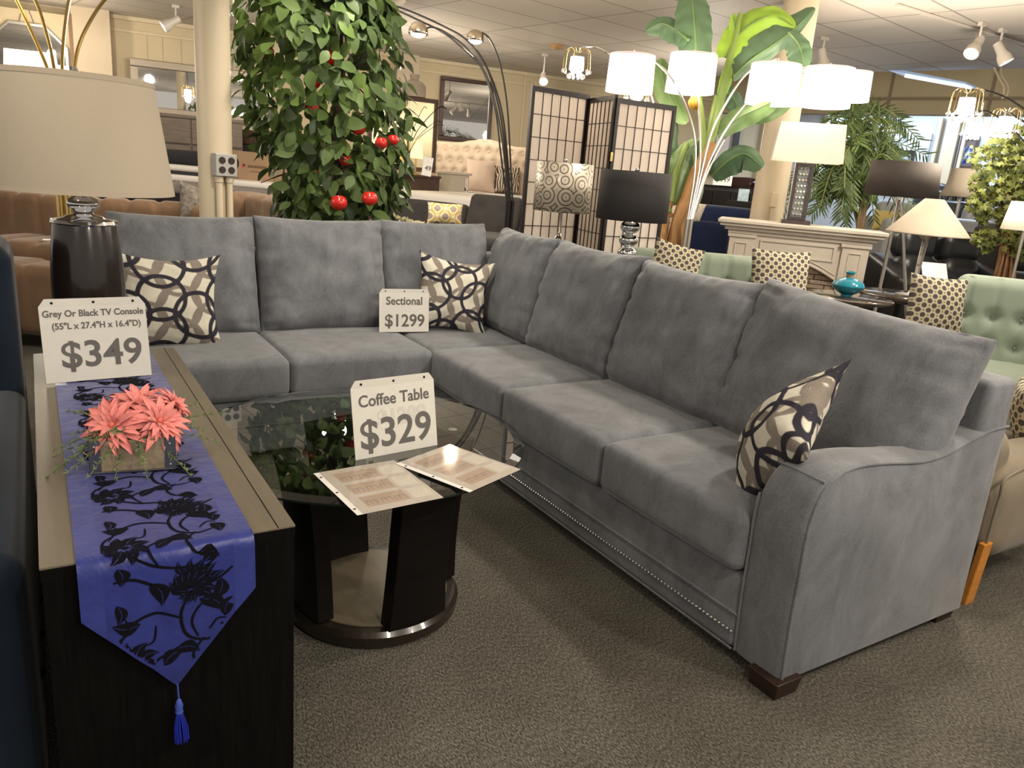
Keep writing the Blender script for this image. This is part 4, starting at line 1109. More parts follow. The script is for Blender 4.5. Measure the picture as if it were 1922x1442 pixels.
# ============================================================ LAMPS BEHIND THE SOFA CORNER
def circle_print():
    mt = mat('silver_circle_print', (0.55, 0.48, 0.38), 0.4, 0.25); nt = mt.node_tree; b = nt.nodes['Principled BSDF']; N = nt.nodes.new
    tc = N('ShaderNodeTexCoord'); sx = N('ShaderNodeSeparateXYZ'); at2 = N('ShaderNodeMath'); at2.operation = 'ARCTAN2'
    sc2 = N('ShaderNodeMath'); sc2.operation = 'MULTIPLY'; sc2.inputs[1].default_value = 0.185
    cx = N('ShaderNodeCombineXYZ'); vo = N('ShaderNodeTexVoronoi'); vo.voronoi_dimensions = '2D'; vo.inputs['Scale'].default_value = 9.5; vo.inputs['Randomness'].default_value = 0.6
    nt.links.new(tc.outputs['Object'], sx.inputs[0]); nt.links.new(sx.outputs[1], at2.inputs[0]); nt.links.new(sx.outputs[0], at2.inputs[1])
    nt.links.new(at2.outputs[0], sc2.inputs[0]); nt.links.new(sc2.outputs[0], cx.inputs[0]); nt.links.new(sx.outputs[2], cx.inputs[1]); nt.links.new(cx.outputs[0], vo.inputs['Vector'])
    m1 = N('ShaderNodeMath'); m1.operation = 'MULTIPLY'; m1.inputs[1].default_value = 26
    m2 = N('ShaderNodeMath'); m2.operation = 'COSINE'
    r = N('ShaderNodeValToRGB'); r.color_ramp.elements[0].position = 0.40; r.color_ramp.elements[1].position = 0.85
    r.color_ramp.elements[0].color = (0.60, 0.53, 0.43, 1); r.color_ramp.elements[1].color = (0.13, 0.10, 0.075, 1)
    nt.links.new(vo.outputs['Distance'], m1.inputs[0]); nt.links.new(m1.outputs[0], m2.inputs[0])
    nt.links.new(m2.outputs[0], r.inputs[0]); nt.links.new(r.outputs[0], b.inputs['Base Color']); return mt
M_smoke = mat('smoked_mercury_glass', (0.30, 0.27, 0.23), 0.12, 0.9)
M_blackshade = mat('black_linen_shade', (0.030, 0.027, 0.027), 0.8, var=0.3, vscale=90, stretch=(1, 1, 6))
def sidetable(name, label, px, py, d, r, ztop, mt=None, square=True):
    c = at(px, py, d); t = thing(name, label, 'table', (c.x, c.y, 0))
    b = MB(); 
    if square: b.box(-r, r, -r, r, ztop-0.03, ztop)
    else: b.lathe([(0, ztop-.03), (r-.01, ztop-.03), (r, ztop-.02), (r, ztop), (0, ztop)], 48)
    b.out('tabletop', mt or M_espresso, t, smooth=30, bevel=0.003 if square else 0)
    for sx in (-1, 1):
        for sy in (-1, 1):
            k = r*0.85 if square else r*.6
            b = MB(); b.tube([(sx*k, sy*k, 0), (sx*k*.9, sy*k*.9, ztop-.03)], 0.016, 8); b.out('leg', mt or M_espresso, t)
    return c
zt = 0.80
sidetable('end_table', 'dark square end table behind the sofa corner under the two table lamps', 1115, 430, 4.62, 0.17, zt)
def build_lampA():
    c = at(1053, 400, 4.95); z0 = zt+0.001
    t = thing('table_lamp', 'table lamp with silver shade printed with circles and smoked glass base', 'lamp', (c.x, c.y, z0))
    zs0, zs1 = at(1053, 397, 4.95).z-z0, at(1053, 306, 4.95).z-z0
    b = MB(); b.lathe([(0, 0), (0.055, 0), (0.055, 0.015), (0.02, 0.03), (0.018, 0.06), (0.035, 0.09), (0.060, 0.13), (0.064, 0.155), (0.045, 0.185), (0.020, 0.21), (0.014, 0.235), (0.012, zs0+.05), (0, zs0+.05)], 36); b.out('glass_base', M_smoke, t)
    b = MB(); b.shell([(0.186, zs0), (0.184, zs1)], 64); b.out('lamp_shade', circle_print(), t, solid=0.002)
    b = MB(); b.ball((0, 0, zs1+.018), 0.012, 12); b.tube([(0, 0, zs0), (0, 0, zs1+.01)], 0.003); b.out('finial', M_chrome, t)
build_lampA()
def build_lampB():
    c = at(1186, 400, 4.28)
    t = thing('table_lamp', 'table lamp with black linen drum shade on a column of stacked chrome balls', 'lamp', (c.x, c.y, zt+0.001)); z0 = zt+.001
    zs0, zs1 = at(1186, 414, 4.28).z-z0, at(1186, 322, 4.28).z-z0
    b = MB(); b.lathe([(0, 0), (0.065, 0), (0.065, 0.012), (0, 0.012)], 36); b.out('foot', M_chrome, t)
    b = MB(); z = 0.012; k = 0; nb = 5; rr = (zs0-0.012)/(nb*1.7)
    pr = [(0.012, 0.012)]
    while z < zs0:
        for q in range(1, 9): a = PI*q/9; pr.append((0.010+rr*1.05*math.sin(a), z+rr*.85*(1-math.cos(a))))
        z += rr*1.7
    pr.append((0.0, z)); b.lathe(pr, 30); b.out('chrome_ball_column', M_chrome, t, smooth=180)
    b = MB(); b.shell([(0.200, zs0), (0.197, zs1)], 64); b.out('lamp_shade', M_blackshade, t, solid=0.002)
    b = MB(); b.ball((0, 0, zs1+.01), 0.012, 12); b.tube([(0, 0, zs0-.02), (0, 0, zs1+.01)], 0.004)
    for k in range(3): a = 2*PI*k/3; b.tube([(0, 0, zs1-.002), (.196*math.cos(a), .196*math.sin(a), zs1-.002)], 0.002, 6)
    b.out('finial', M_chrome, t)
build_lampB()
# second end table right under the black lamp (stands closer)
c_ = at(1186, 400, 4.28); t_ = thing('end_table', 'small dark end table behind the sofa under the black drum lamp', 'table', (c_.x+.02, c_.y, 0))
b = MB(); b.box(-.14, .14, -.14, .14, zt-.03, zt); b.out('tabletop', M_espresso, t_, smooth=0, bevel=.003)
for sx in (-1, 1):
    for sy in (-1, 1):
        b = MB(); b.tube([(sx*.12, sy*.12, 0), (sx*.12, sy*.12, zt-.03)], 0.014, 8); b.out('leg', M_espresso, t_)

# ============================================================ GOLD FLOOR LAMP BEHIND THE BIG SHADE
def build_gold():
    D_ = 3.55; base = at(122, 385, D_); O = Vector((base.x, base.y, 0))
    t = thing('arc_floor_lamp', 'gold floor lamp whose curved rods rise behind the big linen shade', 'lamp', (base.x, base.y, 0))
    def Q(px, py, dd=0): return at(px, py, D_+dd)-O
    b = MB(); b.lathe([(0, 0), (0.16, 0), (0.16, 0.025), (0.02, 0.03), (0, 0.03)], 32); b.out('base', M_gold, t)
    for px in (114, 130):
        q = Q(px, 390); b = MB(); b.tube([(q.x, q.y, 0.03), (q.x, q.y, Q(px, 330).z)], 0.0165, 14); b.out('pole', M_gold, t)
    for pts in ([(114, 330), (104, 180), (88, 126), (50, 40), (22, -15), (-20, -70)], [(122, 330), (112, 180), (101, 126), (92, 80), (68, 5), (30, -60)],
                [(128, 330), (120, 180), (117, 126), (120, 70), (131, -5), (150, -60)], [(130, 330), (135, 200), (141, 120), (152, 75), (175, 30), (200, -4), (240, -40)]):
        b = MB(); b.tube(spline([Q(x, y) for x, y in pts], 8), 0.0078, 8); b.out('arc_rod', M_gold, t)
build_gold()

# ============================================================ LEFT REAR FURNITURE
M_greywood = mat('grey_brown_oak', (0.115, 0.085, 0.062), 0.5, var=0.35, vscale=5, stretch=(1, 1, 9))
M_darkwood = mat('dark_walnut', (0.060, 0.032, 0.020), 0.4, var=0.3, vscale=5, stretch=(9, 9, 1))
M_mattress = mat('white_quilted_ticking', (0.66, 0.62, 0.58), 0.8, bump=0.3, bscale=30)
M_mattgrey = mat('grey_mattress_side', (0.19, 0.165, 0.15), 0.8, var=0.1)
M_mirror = mat('mirror_glass', (0.82, 0.82, 0.80), 0.015, 1.0)
PZ = 0.40
def brown_sofa():
    # tufted brown chaise sectional: low part on the left, back rising on the right of the column
    p0 = at(-20, 470, 5.6); 
    t = thing('sectional_sofa', 'brown suede tufted sectional sofa behind the grey sectional', 'sofa', (0, 0, 0))
    def seg(pa, pb, depth, z0, z1, name, n=4, r=0.07):
        A = Vector((pa.x, pa.y, 0)); B = Vector((pb.x, pb.y, 0)); w = (B-A).length; a = math.atan2(B.y-A.y, B.x-A.x)
        M = TR(A.x, A.y, 0) @ Matrix.Rotation(a, 4, 'Z')
        def fn(v):
            k = math.cos(2*PI*n*(v.x/w+.5)); v = Vector(v)
            if v.z > 0: v.z -= 0.018*max(0, k)**3
            if v.y < 0: v.y += 0.014*max(0, k)**3
            return v
        b = MB(); b.rbox((w/2, depth/2, (z0+z1)/2), (w, depth, z1-z0), r, 4, max(8, n*8), crown=0.01, M=M, fn=fn); return b.out(name, M_brown, t, smooth=80)
    seg(at(-60, 415, 6.1), at(118, 418, 6.0), 0.22, 0.0+.1, 0.93, 'backrest')
    seg(at(-60, 470, 5.45), at(118, 475, 5.35), 0.55, 0.1, 0.64, 'seat_cushion', 3)
    seg(at(-60, 520, 4.95), at(118, 525, 4.9), 0.40, 0.1, 0.56, 'chaise_cushion', 2)
    seg(at(130, 410, 5.7), at(400, 402, 6.0), 0.25, 0.1, 0.95, 'backrest', 5)
    seg(at(395, 395, 6.4), at(480, 360, 6.7), 0.25, 0.1, 1.02, 'backrest', 3)
    seg(at(425, 365, 6.9), at(600, 420, 5.75), 0.25, 0.1, 1.03, 'backrest', 5)
    seg(at(180, 425, 5.4), at(540, 425, 5.4), 0.4, 0.1, 0.80, 'seat_cushion', 4)
    # paper tag lying on it
    c = at(96, 462, 5.52); b = MB(); b.box(-.05, .05, -.03, .03, 0, 0.003, 0, TR(c.x, c.y, 0.655)); tg = b.out('paper_tag', M_paper, None, smooth=0); tag(tg, 'small white paper tag lying on the brown suede sofa', 'tag')
    mb = pillow_mb(0.30, 0.30, 0.12, n=20, wr=.01, seed=3); o = mb.out('throw_pillow', mat('dark_leaf_print', (0.10, 0.075, 0.055), 0.7, var=0.5, vscale=30, col2=(0.16, 0.14, 0.12)), smooth=100)
    tag(o, 'dark leaf print pillow on the brown suede sofa, left of the cream round column', 'pillow')
    c = at(368, 388, 6.05); o.matrix_world = TR(c.x, c.y, c.z+.02) @ R3(0, 0, 0.5) @ R3(-0.3, 0.25, 0)
brown_sofa()
def ws(px, py, off): return wl(onwall(px, py, off))
def build_dresser_left():
    off = 1.3
    s0, s1 = ws(150, 240, off), ws(455, 240, off); h = onwall(330, 214, off).z-PZ; w = s1-s0
    t = wthing('dresser', 'grey brown oak dresser with wide drawers behind the column, its mirror above', 'dresser', s0, off, PZ)
    b = MB(); b.box(0, w, 0.02, 0.5, 0.0, h-.04); b.out('body', M_greywood, t, smooth=0)
    b = MB(); b.box(-.02, w+.02, 0.0, 0.52, h-.04, h); b.out('top', M_greywood, t, smooth=0, bevel=.004)
    for r_ in range(3):
        z1 = h-.05-r_*0.32; z0 = z1-.30
        for k in range(3):
            x0 = w*k/3+.01; x1 = w*(k+1)/3-.01
            b = MB(); b.box(x0, x1, -.002, 0.02, z0, z1); d = b.out('drawer', M_greywood, t, smooth=0, bevel=.003)
            b = MB(); b.box(x0, x1, -.003, 0.0, z1, z1+.008); b.out('drawer_pull', M_black, d, smooth=0)
    # mirror
    off2 = 0.12
    A = onwall(243, 105, off2); s2 = wl(A); s3 = ws(505, 160, off2); z1 = A.z-.02; z0 = onwall(350, 214, off2).z-.05
    t = wthing('wall_mirror', 'wide silver framed mirror above the grey oak dresser', 'mirror', s2, off2, 0)
    b = MB(); b.frame(0, s3-s2, z0, z1, 0.10, -0.03, 0.03); b.out('frame', mat('silver_frame', (0.26, 0.22, 0.17), 0.45, 0.5), t, smooth=0, bevel=.01)
    b = MB(); b.box(.09, s3-s2-.09, 0.0, 0.012, z0+.09, z1-.09); b.out('mirror_glass', M_mirror, t, smooth=0)
build_dresser_left()
def build_left_beds():
    # bed with black cover and white mattress edges, left of the column
    A = at(180, 400, 8.9); B_ = at(560, 395, 8.4); rz = math.atan2(B_.y-A.y, B_.x-A.x); w = (B_-A).length
    t = thing('bed', 'low bed of stacked mattresses with grey tufted side behind the brown sofa', 'bed', (A.x, A.y, PZ), rz)
    z = lambda py: at(345, py, 8.6).z-PZ
    b = MB(); b.box(0, w, 0.02, 1.0, 0.02, max(.1, z(366))); b.out('bed_base', M_black, t, smooth=0)
    b = MB(); b.rbox((w/2, 0.5, (z(366)+z(342))/2), (w, 1.05, z(342)-z(366)), 0.05, 3, 14, crown=0.01); b.out('side_rail', M_mattgrey, t, smooth=60)
    b = MB(); b.rbox((w/2-.05, 0.53, (z(342)+z(330))/2), (w-.2, 1.0, abs(z(330)-z(342))), 0.03, 3, 12, crown=0.01); b.out('mattress', M_mattress, t, smooth=60)
    b = MB(); b.box(0.1, w*.62, 0.12, .95, z(330), z(322)); b.out('blanket', mat('black_cover', (0.02, 0.02, 0.022), .7), t, smooth=0, bevel=.01)
    b = MB(); b.rbox((w*.33, .55, (z(322)+z(312))/2), (w*.6, .9, abs(z(312)-z(322))), 0.03, 3, 10, crown=.01); b.out('mattress', M_mattress, t, smooth=60)
    C_ = at(318, 300, 9.2)
    t2 = thing('folded_blanket', 'folded black blanket on the white mattress left of the column', 'blanket', (A.x, A.y, PZ), rz)
    b = MB(); b.rbox((w*.38, .6, (z(312)+z(286))/2+.004), (w*.55, .75, z(286)-z(312)), 0.07, 4, 8, crown=.02); o = b.out('cloth', mat('black_wool', (0.016, 0.017, 0.02), .9), t2, smooth=60)
    # dark headboard right of column
    A2 = at(430, 300, 10.3); B2 = at(560, 300, 10.0); rz2 = math.atan2(B2.y-A2.y, B2.x-A2.x); w2 = (B2-A2).length*1.5
    t3 = thing('headboard', 'dark wooden headboard panel behind the cardboard box', 'headboard', (A2.x, A2.y, PZ), rz2)
    z2 = at(470, 243, 9.8).z-PZ
    b = MB(); b.box(0, w2, 0, 0.06, 0.0, z2-.18); b.out('panel', M_char, t3, smooth=0, bevel=.004)
    b = MB(); b.box(-.02, w2+.02, -0.02, 0.08, z2-.18, z2); b.out('rail', M_darkwood, t3, smooth=0, bevel=.006)
    # cardboard box
    A3 = at(438, 340, 8.75); B3 = at(512, 340, 8.7)
    t4 = thing('cardboard_box', 'brown cardboard box with a small red and black star logo beside the column', 'box', (A3.x, A3.y, A3.z+.02), math.atan2(B3.y-A3.y, B3.x-A3.x))
    w3 = (B3-A3).length; h3 = at(470, 285, 8.7).z-A3.z-.02
    M_card = mat('cardboard', (0.30, 0.195, 0.115), 0.8, var=0.05)
    b = MB(); b.box(-.05, w3, 0, 0.42, 0, h3); b.out('carton', M_card, t4, smooth=0, bevel=.004)
    b = MB(); cx, cz = w3*.26, h3*.50
    star = [(cx+r*math.sin(a), cz+r*math.cos(a)) for k in range(10) for a, r in ((2*PI*k/10, .032 if k % 2 == 0 else .014),)]
    b.prism(star[:], -0.002, -0.001, 0); b.prism([(cx-.001, cz+.03), (cx-.001, cz-.01), (cx+.03, cz+.008)], -0.0035, -0.003, 1)
    b.out('star_logo', [mat('logo_red', (0.5, 0.04, 0.05), .6), mat('logo_black', (.02, .02, .02), .6)], t4, smooth=0)
    b = MB(); rr_ = random.Random(2); x = cx+.05
    for k in range(11):
        w_ = .014+.006*rr_.random(); b.box(x, x+w_, -.002, -.001, cz-.016, cz+.012); x += w_+.004
    x = cx+.08; b2 = MB()
    for k in range(9):
        w_ = .008+.008*rr_.random(); b2.box(x, x+w_, -.002, -.001, cz-.062, cz-.050); x += w_+.006
    mf = mat('faded_box_print', (.12, .07, .04), .7); b.out('faint_print', mf, t4, smooth=0); b2.out('small_print', mf, t4, smooth=0)
build_left_beds()
def build_left_small():
    # two dark wood cabinets at the far left under the shade
    for k, (x0, x1, y1, y0, lab) in enumerate(((-30, 38, 357, 432, 'dark oak nightstand at the left picture edge behind the brown sofa'), (57, 112, 362, 418, 'second dark oak nightstand behind the brown sofa, right of the leftmost one'))):
        A = at(x0, (y0+y1)/2, 8.2); B_ = at(x1, (y0+y1)/2, 8.0); w = (B_-A).length; h = at(x0, y1, 8.2).z-PZ
        t = thing('nightstand', lab, 'nightstand', (A.x, A.y, PZ), math.atan2(B_.y-A.y, B_.x-A.x))
        b = MB(); b.box(0, w, 0, .45, .06, h); b.out('body', M_greywood, t, smooth=0, bevel=.004)
        for q in range(2):
            b = MB(); b.box(.02, w-.02, -.012, 0, .08+q*(h-.1)/2, .07+(q+1)*(h-.1)/2); b.out('drawer', M_greywood, t, smooth=0, bevel=.003)
        for xx in (.03, w-.03):
            for yy in (.03, .42):
                b = MB(); b.box(xx-.02, xx+.02, yy-.02, yy+.02, 0, .06); b.out('leg', M_black, t, smooth=0)
    # octagonal mirror
    off = 0.30
    A = onwall(2, 60, off); B_ = onwall(125, 60, off); s0, s1 = wl(A)-.15, wl(B_); z1 = onwall(55, 44, off).z; z0 = z1-1.0; cx = (s0+s1)/2; w = s1-s0
    t = wthing('octagonal_mirror', 'octagonal mirror on the left wall above the lit square lamp', 'mirror', s0, off, 0)
    def octo(w, z0, z1, ins):
        c = w*0.28; return [(c, z0+ins), (w-c, z0+ins), (w-ins, z0+c), (w-ins, z1-c), (w-c, z1-ins), (c, z1-ins), (ins, z1-c), (ins, z0+c)]
    b = MB(); b.prism(octo(w, z0, z1, 0), -.03, 0.0); b.out('frame', M_nickel, t, smooth=0)
    b = MB(); b.prism(octo(w, z0, z1, .03), -.036, -.031); b.out('mirror_glass', M_mirror, t, smooth=0)
    b = MB(); b.tube([(w*.4, -.01, z1-.02), (w*.5, -.01, z1+.26), (w*.6, -.01, z1-.02)], 0.006, 6); b.out('hanging_chain', M_nickel, t)
    # lit lamp in front of it
    c = at(58, 110, 9.0); 
    t = thing('table_lamp', 'lit square white shade lamp in front of the octagonal mirror', 'lamp', (c.x, c.y, PZ+.78))
    zb, zt_ = at(58, 135, 9.0).z-PZ-.78, at(58, 98, 9.0).z-PZ-.78
    b = MB(); b.prism([(-.25, zb), (.25, zb), (.23, zt_), (-.23, zt_)], -.15, .15, 0, Matrix.Rotation(-.3, 4, 'Z')); b.out('lamp_shade', mat('lit_cream_shade', (1, .9, .7), .7, emit=(1, .82, .55), estr=3.0), t, smooth=0)
    b = MB(); b.lathe([(0, 0), (.08, 0), (.08, .02), (.03, .05), (.06, .25), (.02, .45), (.015, zb+.05), (0, zb+.05)], 20); b.out('lamp_body', M_nickel, t)
    t = thing('chest', 'tall grey oak chest carrying the lit square lamp', 'chest', (c.x, c.y, PZ), -.3)
    b = MB(); b.box(-.4, .4, -.22, .22, 0, .778); b.out('body', M_greywood, t, smooth=0, bevel=.004)
    for q in range(3):
        b = MB(); b.box(-.38, .38, -.235, -.22, .05+q*.24, .27+q*.24); b.out('drawer', M_greywood, t, smooth=0, bevel=.004)
    bulb(at(58, 70, 8.9), 25)
build_left_small()
# ============================================================ CENTRE REAR: beige bed, dressers, mirrors, futon
def build_center_rear():
    # tufted bed
    A = at(812, 380, 10.9); B_ = at(1000, 390, 10.6); rz = math.atan2(B_.y-A.y, B_.x-A.x); w = (B_-A).length; D_ = 10.8
    z = lambda py: at(900, py, D_).z-PZ
    t = thing('bed', 'beige tufted upholstered bed with an arched headboard at the rear wall', 'bed', (A.x, A.y, PZ), rz)
    top = z(262); sh = z(272)
    nx, nz = 60, 30
    def hb(u, v, s):
        x = u*w; bump = 0.5-0.5*math.cos(2*PI*min(1, max(0, (u-.18)/.64))); zt_ = sh+(top-sh)*bump; zz = 0.2+(zt_-0.2)*v
        y = 0.10*s
        if s < 0:
            row = zz/0.155; col = x/0.16
            ro = round(row); co = round(col-0.5*(ro % 2))+0.5*(ro % 2)
            d = math.hypot((col-co)*1.0, (row-ro)*1.0)
            y += 0.075*math.exp(-(d/0.30)**2)
            e = min(u, 1-u, 1-v); 
            if e < .04: y += 0.05*(1-e/.04)
        return Vector((x, y, zz))
    b = MB(); b.grid(lambda u, v: hb(u, v, -1), nx, nz)
    outl = [(w*i/30, hb(i/30, 1, 1).z) for i in range(31)]; b.prism([(0, .2)]+[(x, zz-.01) for x, zz in outl]+[(w, .2)], -0.06, 0.1)
    b.out('headboard', M_beige, t, smooth=80, normals=False)
    b = MB()
    for ro in range(1, 12):
        for co in range(0, 14):
            x = (co+0.5*(ro % 2))*0.16; zz = ro*0.155
            if .06 < x < w-.06 and .6 < zz < sh-.05: b.ball((x, -0.062, zz), 0.012, 8)
    o = b.out('tufting_buttons', M_beige, t)
    for sx in (0, w):
        b = MB(); b.rbox((sx, -0.12, (top+.1)/2*.9), (0.08, 0.36, top*.9), 0.03, 3, 4); b.out('headboard_wing', M_beige, t)
    zm = z(360)
    b = MB(); b.rbox((w/2, -1.05, zm-.14), (w-.1, 2.0, .28), 0.06, 4, 10, crown=.01); b.out('mattress', M_mattress, t, smooth=60)
    b = MB(); b.box(0.03, w-.03, -2.1, -.05, 0.05, zm-.27); b.out('bed_base', M_beige, t, smooth=0, bevel=.02)
    M = TR(A.x, A.y, PZ) @ Matrix.Rotation(rz, 4, 'Z')
    def pil(label, px, py, d, wd, ht, mt, rot, lean=-.25):
        mb = pillow_mb(wd, ht, .16, n=20, wr=.008, seed=px); o = mb.out('throw_pillow', mt, smooth=100); tag(o, label, 'pillow')
        c = at(px, py, d); o.matrix_world = TR(*c) @ R3(0, 0, rot) @ R3(lean, 0, 0); return o
    pil('plain blush square pillow leaning on the beige tufted headboard', 902, 330, 10.3, .40, .44, mat('blush_cotton', (.55, .42, .33), .8), -.35)
    zb = mat('zebra_print', (.6, .5, .4), .7); nt = zb.node_tree; wv = nt.nodes.new('ShaderNodeTexWave'); wv.inputs['Scale'].default_value = 9; wv.inputs['Distortion'].default_value = 9; wv.inputs['Detail'].default_value = 1
    tc = nt.nodes.new('ShaderNodeTexCoord'); nt.links.new(tc.outputs['Object'], wv.inputs[0]); r = nt.nodes.new('ShaderNodeValToRGB'); r.color_ramp.elements[0].position = .45; r.color_ramp.elements[1].position = .55
    r.color_ramp.elements[0].color = (.05, .035, .025, 1); r.color_ramp.elements[1].color = (.55, .46, .36, 1); nt.links.new(wv.outputs['Fac'], r.inputs[0]); nt.links.new(r.outputs[0], nt.nodes['Principled BSDF'].inputs['Base Color'])
    pil('zebra print pillow on the beige tufted bed behind the black arc lamp', 952, 337, 10.4, .36, .36, zb, -.4)
    # price sheet on the headboard
    c = at(897, 282, 10.55)
    t2 = thing('price_sign', 'white price sheet hanging on the beige headboard', 'sign', tuple(c), rz)
    b = MB(); b.box(-.105, .105, 0, .003, -.10, .115); b.out('paper', M_paper, t2, smooth=0)
    b = MB()
    for k in range(13): b.box(-.09+k*.0135, -.09+k*.0135+.011, -.001, 0, .085, .095)
    for zz in (.025, -.052):
        for k in range(5): b.box(-.085+k*.013, -.085+k*.013+.010, -.001, 0, zz, zz+.016)
    b.out('small_print', M_ink, t2, smooth=0)
    obs = [text('$399', .042, M_ink, t2, TR(.045, -.001, .035) @ R3(PI/2, 0, 0), .02), text('$699', .046, M_ink, t2, TR(.045, -.001, -.045) @ R3(PI/2, 0, 0), .02)]
    join_meshes(obs)
    # grey nightstand between dresser and bed
    A = at(823, 400, 9.6); B_ = at(877, 400, 9.6); h = at(850, 323, 9.6).z-PZ; w = (B_-A).length; rz = -.35
    t = thing('nightstand', 'pale grey mirrored nightstand beside the beige tufted bed', 'nightstand', (A.x, A.y, PZ), rz)
    M_pg = mat('pale_grey_paint', (.36, .32, .26), .4, var=.04)
    b = MB(); b.box(0, w, 0, .42, .05, h-.03); b.out('body', M_pg, t, smooth=0, bevel=.004)
    b = MB(); b.box(-.02, w+.03, -.02, .44, h-.03, h); b.out('top', M_pg, t, smooth=0, bevel=.006)
    b = MB(); b.box(w-.05, w-.01, -.008, 0, .1, h-.06); b.out('mirror_strip', M_mirror, t, smooth=0)
    for xx in (.03, w-.03):
        b = MB(); b.box(xx-.02, xx+.02, .02, .06, 0, .05); b.out('leg', M_pg, t, smooth=0)
    # walnut dresser with standing mirror
    D_ = 8.9
    A = at(733, 400, D_); B_ = at(822, 400, D_+.5); h = at(740, 325, D_).z-PZ; w = (B_-A).length; rz = math.atan2(B_.y-A.y, B_.x-A.x)
    t = thing('dresser', 'dark walnut dresser with a small price tag behind the apple tree', 'dresser', (A.x, A.y, PZ), rz)
    b = MB(); b.box(-.45, w, 0, .45, 0, h-.03); b.out('body', M_darkwood, t, smooth=0)
    b = MB(); b.box(-.47, w+.01, -.02, .46, h-.03, h); b.out('top', M_darkwood, t, smooth=0, bevel=.004)
    for q in range(3):
        b = MB(); b.box(-.43, w*.35, -.014, 0, .05+q*(h-.1)/3, .03+(q+1)*(h-.1)/3); b.out('drawer', M_darkwood, t, smooth=0, bevel=.004)
    zz = at(757, 351, D_).z-PZ
    b = MB(); b.box(.09, .19, -.018, -.015, zz-.045, zz+.045); tg = b.out('price_tag', M_paper, t, smooth=0)
    O = (A.x, A.y)
    # the mirror on it
    A = at(735, 300, D_+.3); B_ = at(818, 300, D_+.55); rz = math.atan2(B_.y-A.y, B_.x-A.x); w = (B_-A).length; z1 = at(800, 186, D_+.4).z; z0 = at(780, 322, D_+.4).z
    t = thing('dresser_mirror', 'brown framed mirror standing on the walnut dresser with a small ornament on top', 'mirror', (A.x, A.y, 0), rz)
    b = MB(); b.frame(-.3, w, z0, z1, .05, 0, .04); b.out('frame', M_darkwood, t, smooth=0, bevel=.005)
    b = MB(); b.box(-.26, w-.04, .015, .025, z0+.04, z1-.04); b.out('mirror_glass', mat('warm_mirror', (.80, .72, .50), .25, 1.0), t, smooth=0)
    b = MB(); b.lathe([(0, z1+.0), (.14, z1), (.14, z1+.12), (.10, z1+.17), (.05, z1+.19), (.06, z1+.25), (0, z1+.26)], 20, 0, TR(w*.45, .02, 0)); b.out('finial_ornament', mat('grey_finial', (.33, .28, .22), .5), t)
    # glass vase with twigs
    c = at(766, 302, D_-.1); zc = h+PZ
    t = thing('twig_vase', 'round green glass vase with thin dark twigs on the walnut dresser', 'vase', (c.x, c.y, zc))
    b = MB(); b.lathe([(0, 0), (.06, 0), (.078, .03), (.078, .09), (.055, .14), (.022, .18), (.022, .24), (.016, .24), (0, .24)], 28); b.out('glass_body', mat('green_glass', (.12, .17, .15), .08, spec=.8, coat=.6), t)
    rnd = random.Random(4); 
    for k in range(9):
        a = rnd.uniform(-.5, 1.0); l = rnd.uniform(.35, .62); q = rnd.uniform(-.2, .2)
        b = MB(); b.tube(spline([(0, 0, .2), (a*.12, q*.2, .2+l*.5), (a*.42, q*.4, .2+l), (a*.55, q*.5, .22+l*.97)], 4), .0035, 5); b.out('twig', M_espresso, t)
    # glowing yellow lamp
    c = at(781, 282, D_+.15); 
    t = thing('table_lamp', 'small lit lamp with a glowing yellow shade on the walnut dresser', 'lamp', (c.x, c.y, zc))
    zb, zt_ = at(781, 297, D_+.15).z-zc, at(781, 263, D_+.15).z-zc
    b = MB(); b.shell([(.085, zb), (.062, zt_)], 32); b.out('lamp_shade', mat('lit_yellow_shade', (1, .8, .4), .7, emit=(1, .66, .26), estr=1.4), t, solid=.002)
    b = MB(); b.lathe([(0, 0), (.04, 0), (.04, .01), (.012, .02), (.012, zb+.02), (0, zb+.02)], 16); b.out('lamp_body', M_gold, t)
    bulb((c.x, c.y, zc+zb+.05), 5, (1, .72, .36), .03)
    # curled price sign $449
    c = at(800, 318, D_-.15)
    t = thing('price_sign', 'white price card ending in 49 on the edge of the walnut dresser', 'sign', (c.x, c.y, h+PZ), -.4, rot=(0, .12, -.4))
    b = MB(); b.box(-.055, .055, 0, .003, 0, .21); b.out('paper', M_paper, t, smooth=0)
    text('49', .075, M_ink, t, TR(0.01, -.001, .085) @ R3(PI/2, 0, 0), .02)
    # wall mirror with palm reflection
    off = .06; A = onwall(828, 142, off); B_ = onwall(927, 155, off); s0, s1 = wl(A), wl(B_); z1 = A.z; z0 = onwall(830, 262, off).z
    t = wthing('wall_mirror', 'dark brown framed mirror reflecting greenery on the rear wall above the beige bed', 'mirror', s0, off, 0)
    b = MB(); b.frame(0, s1-s0, z0, z1, .06, -.03, .02); b.out('frame', mat('mahogany', (.045, .016, .012), .35), t, smooth=0, bevel=.008)
    b = MB(); b.box(.05, s1-s0-.05, 0, .01, z0+.05, z1-.05); b.out('mirror_glass', M_mirror, t, smooth=0)
    # futon
    D_ = 8.1; p = .40
    A = at(690, 440, D_); B_ = at(960, 440, D_-.6); rz = math.atan2(B_.y-A.y, B_.x-A.x); w = (B_-A).length
    t = thing('futon', 'charcoal tufted click-clack futon in the middle behind the grey sofa', 'sofa', (A.x, A.y, 0), rz)
    zt_ = at(800, 378, D_-.2).z; zs = at(800, 420, D_-.4).z
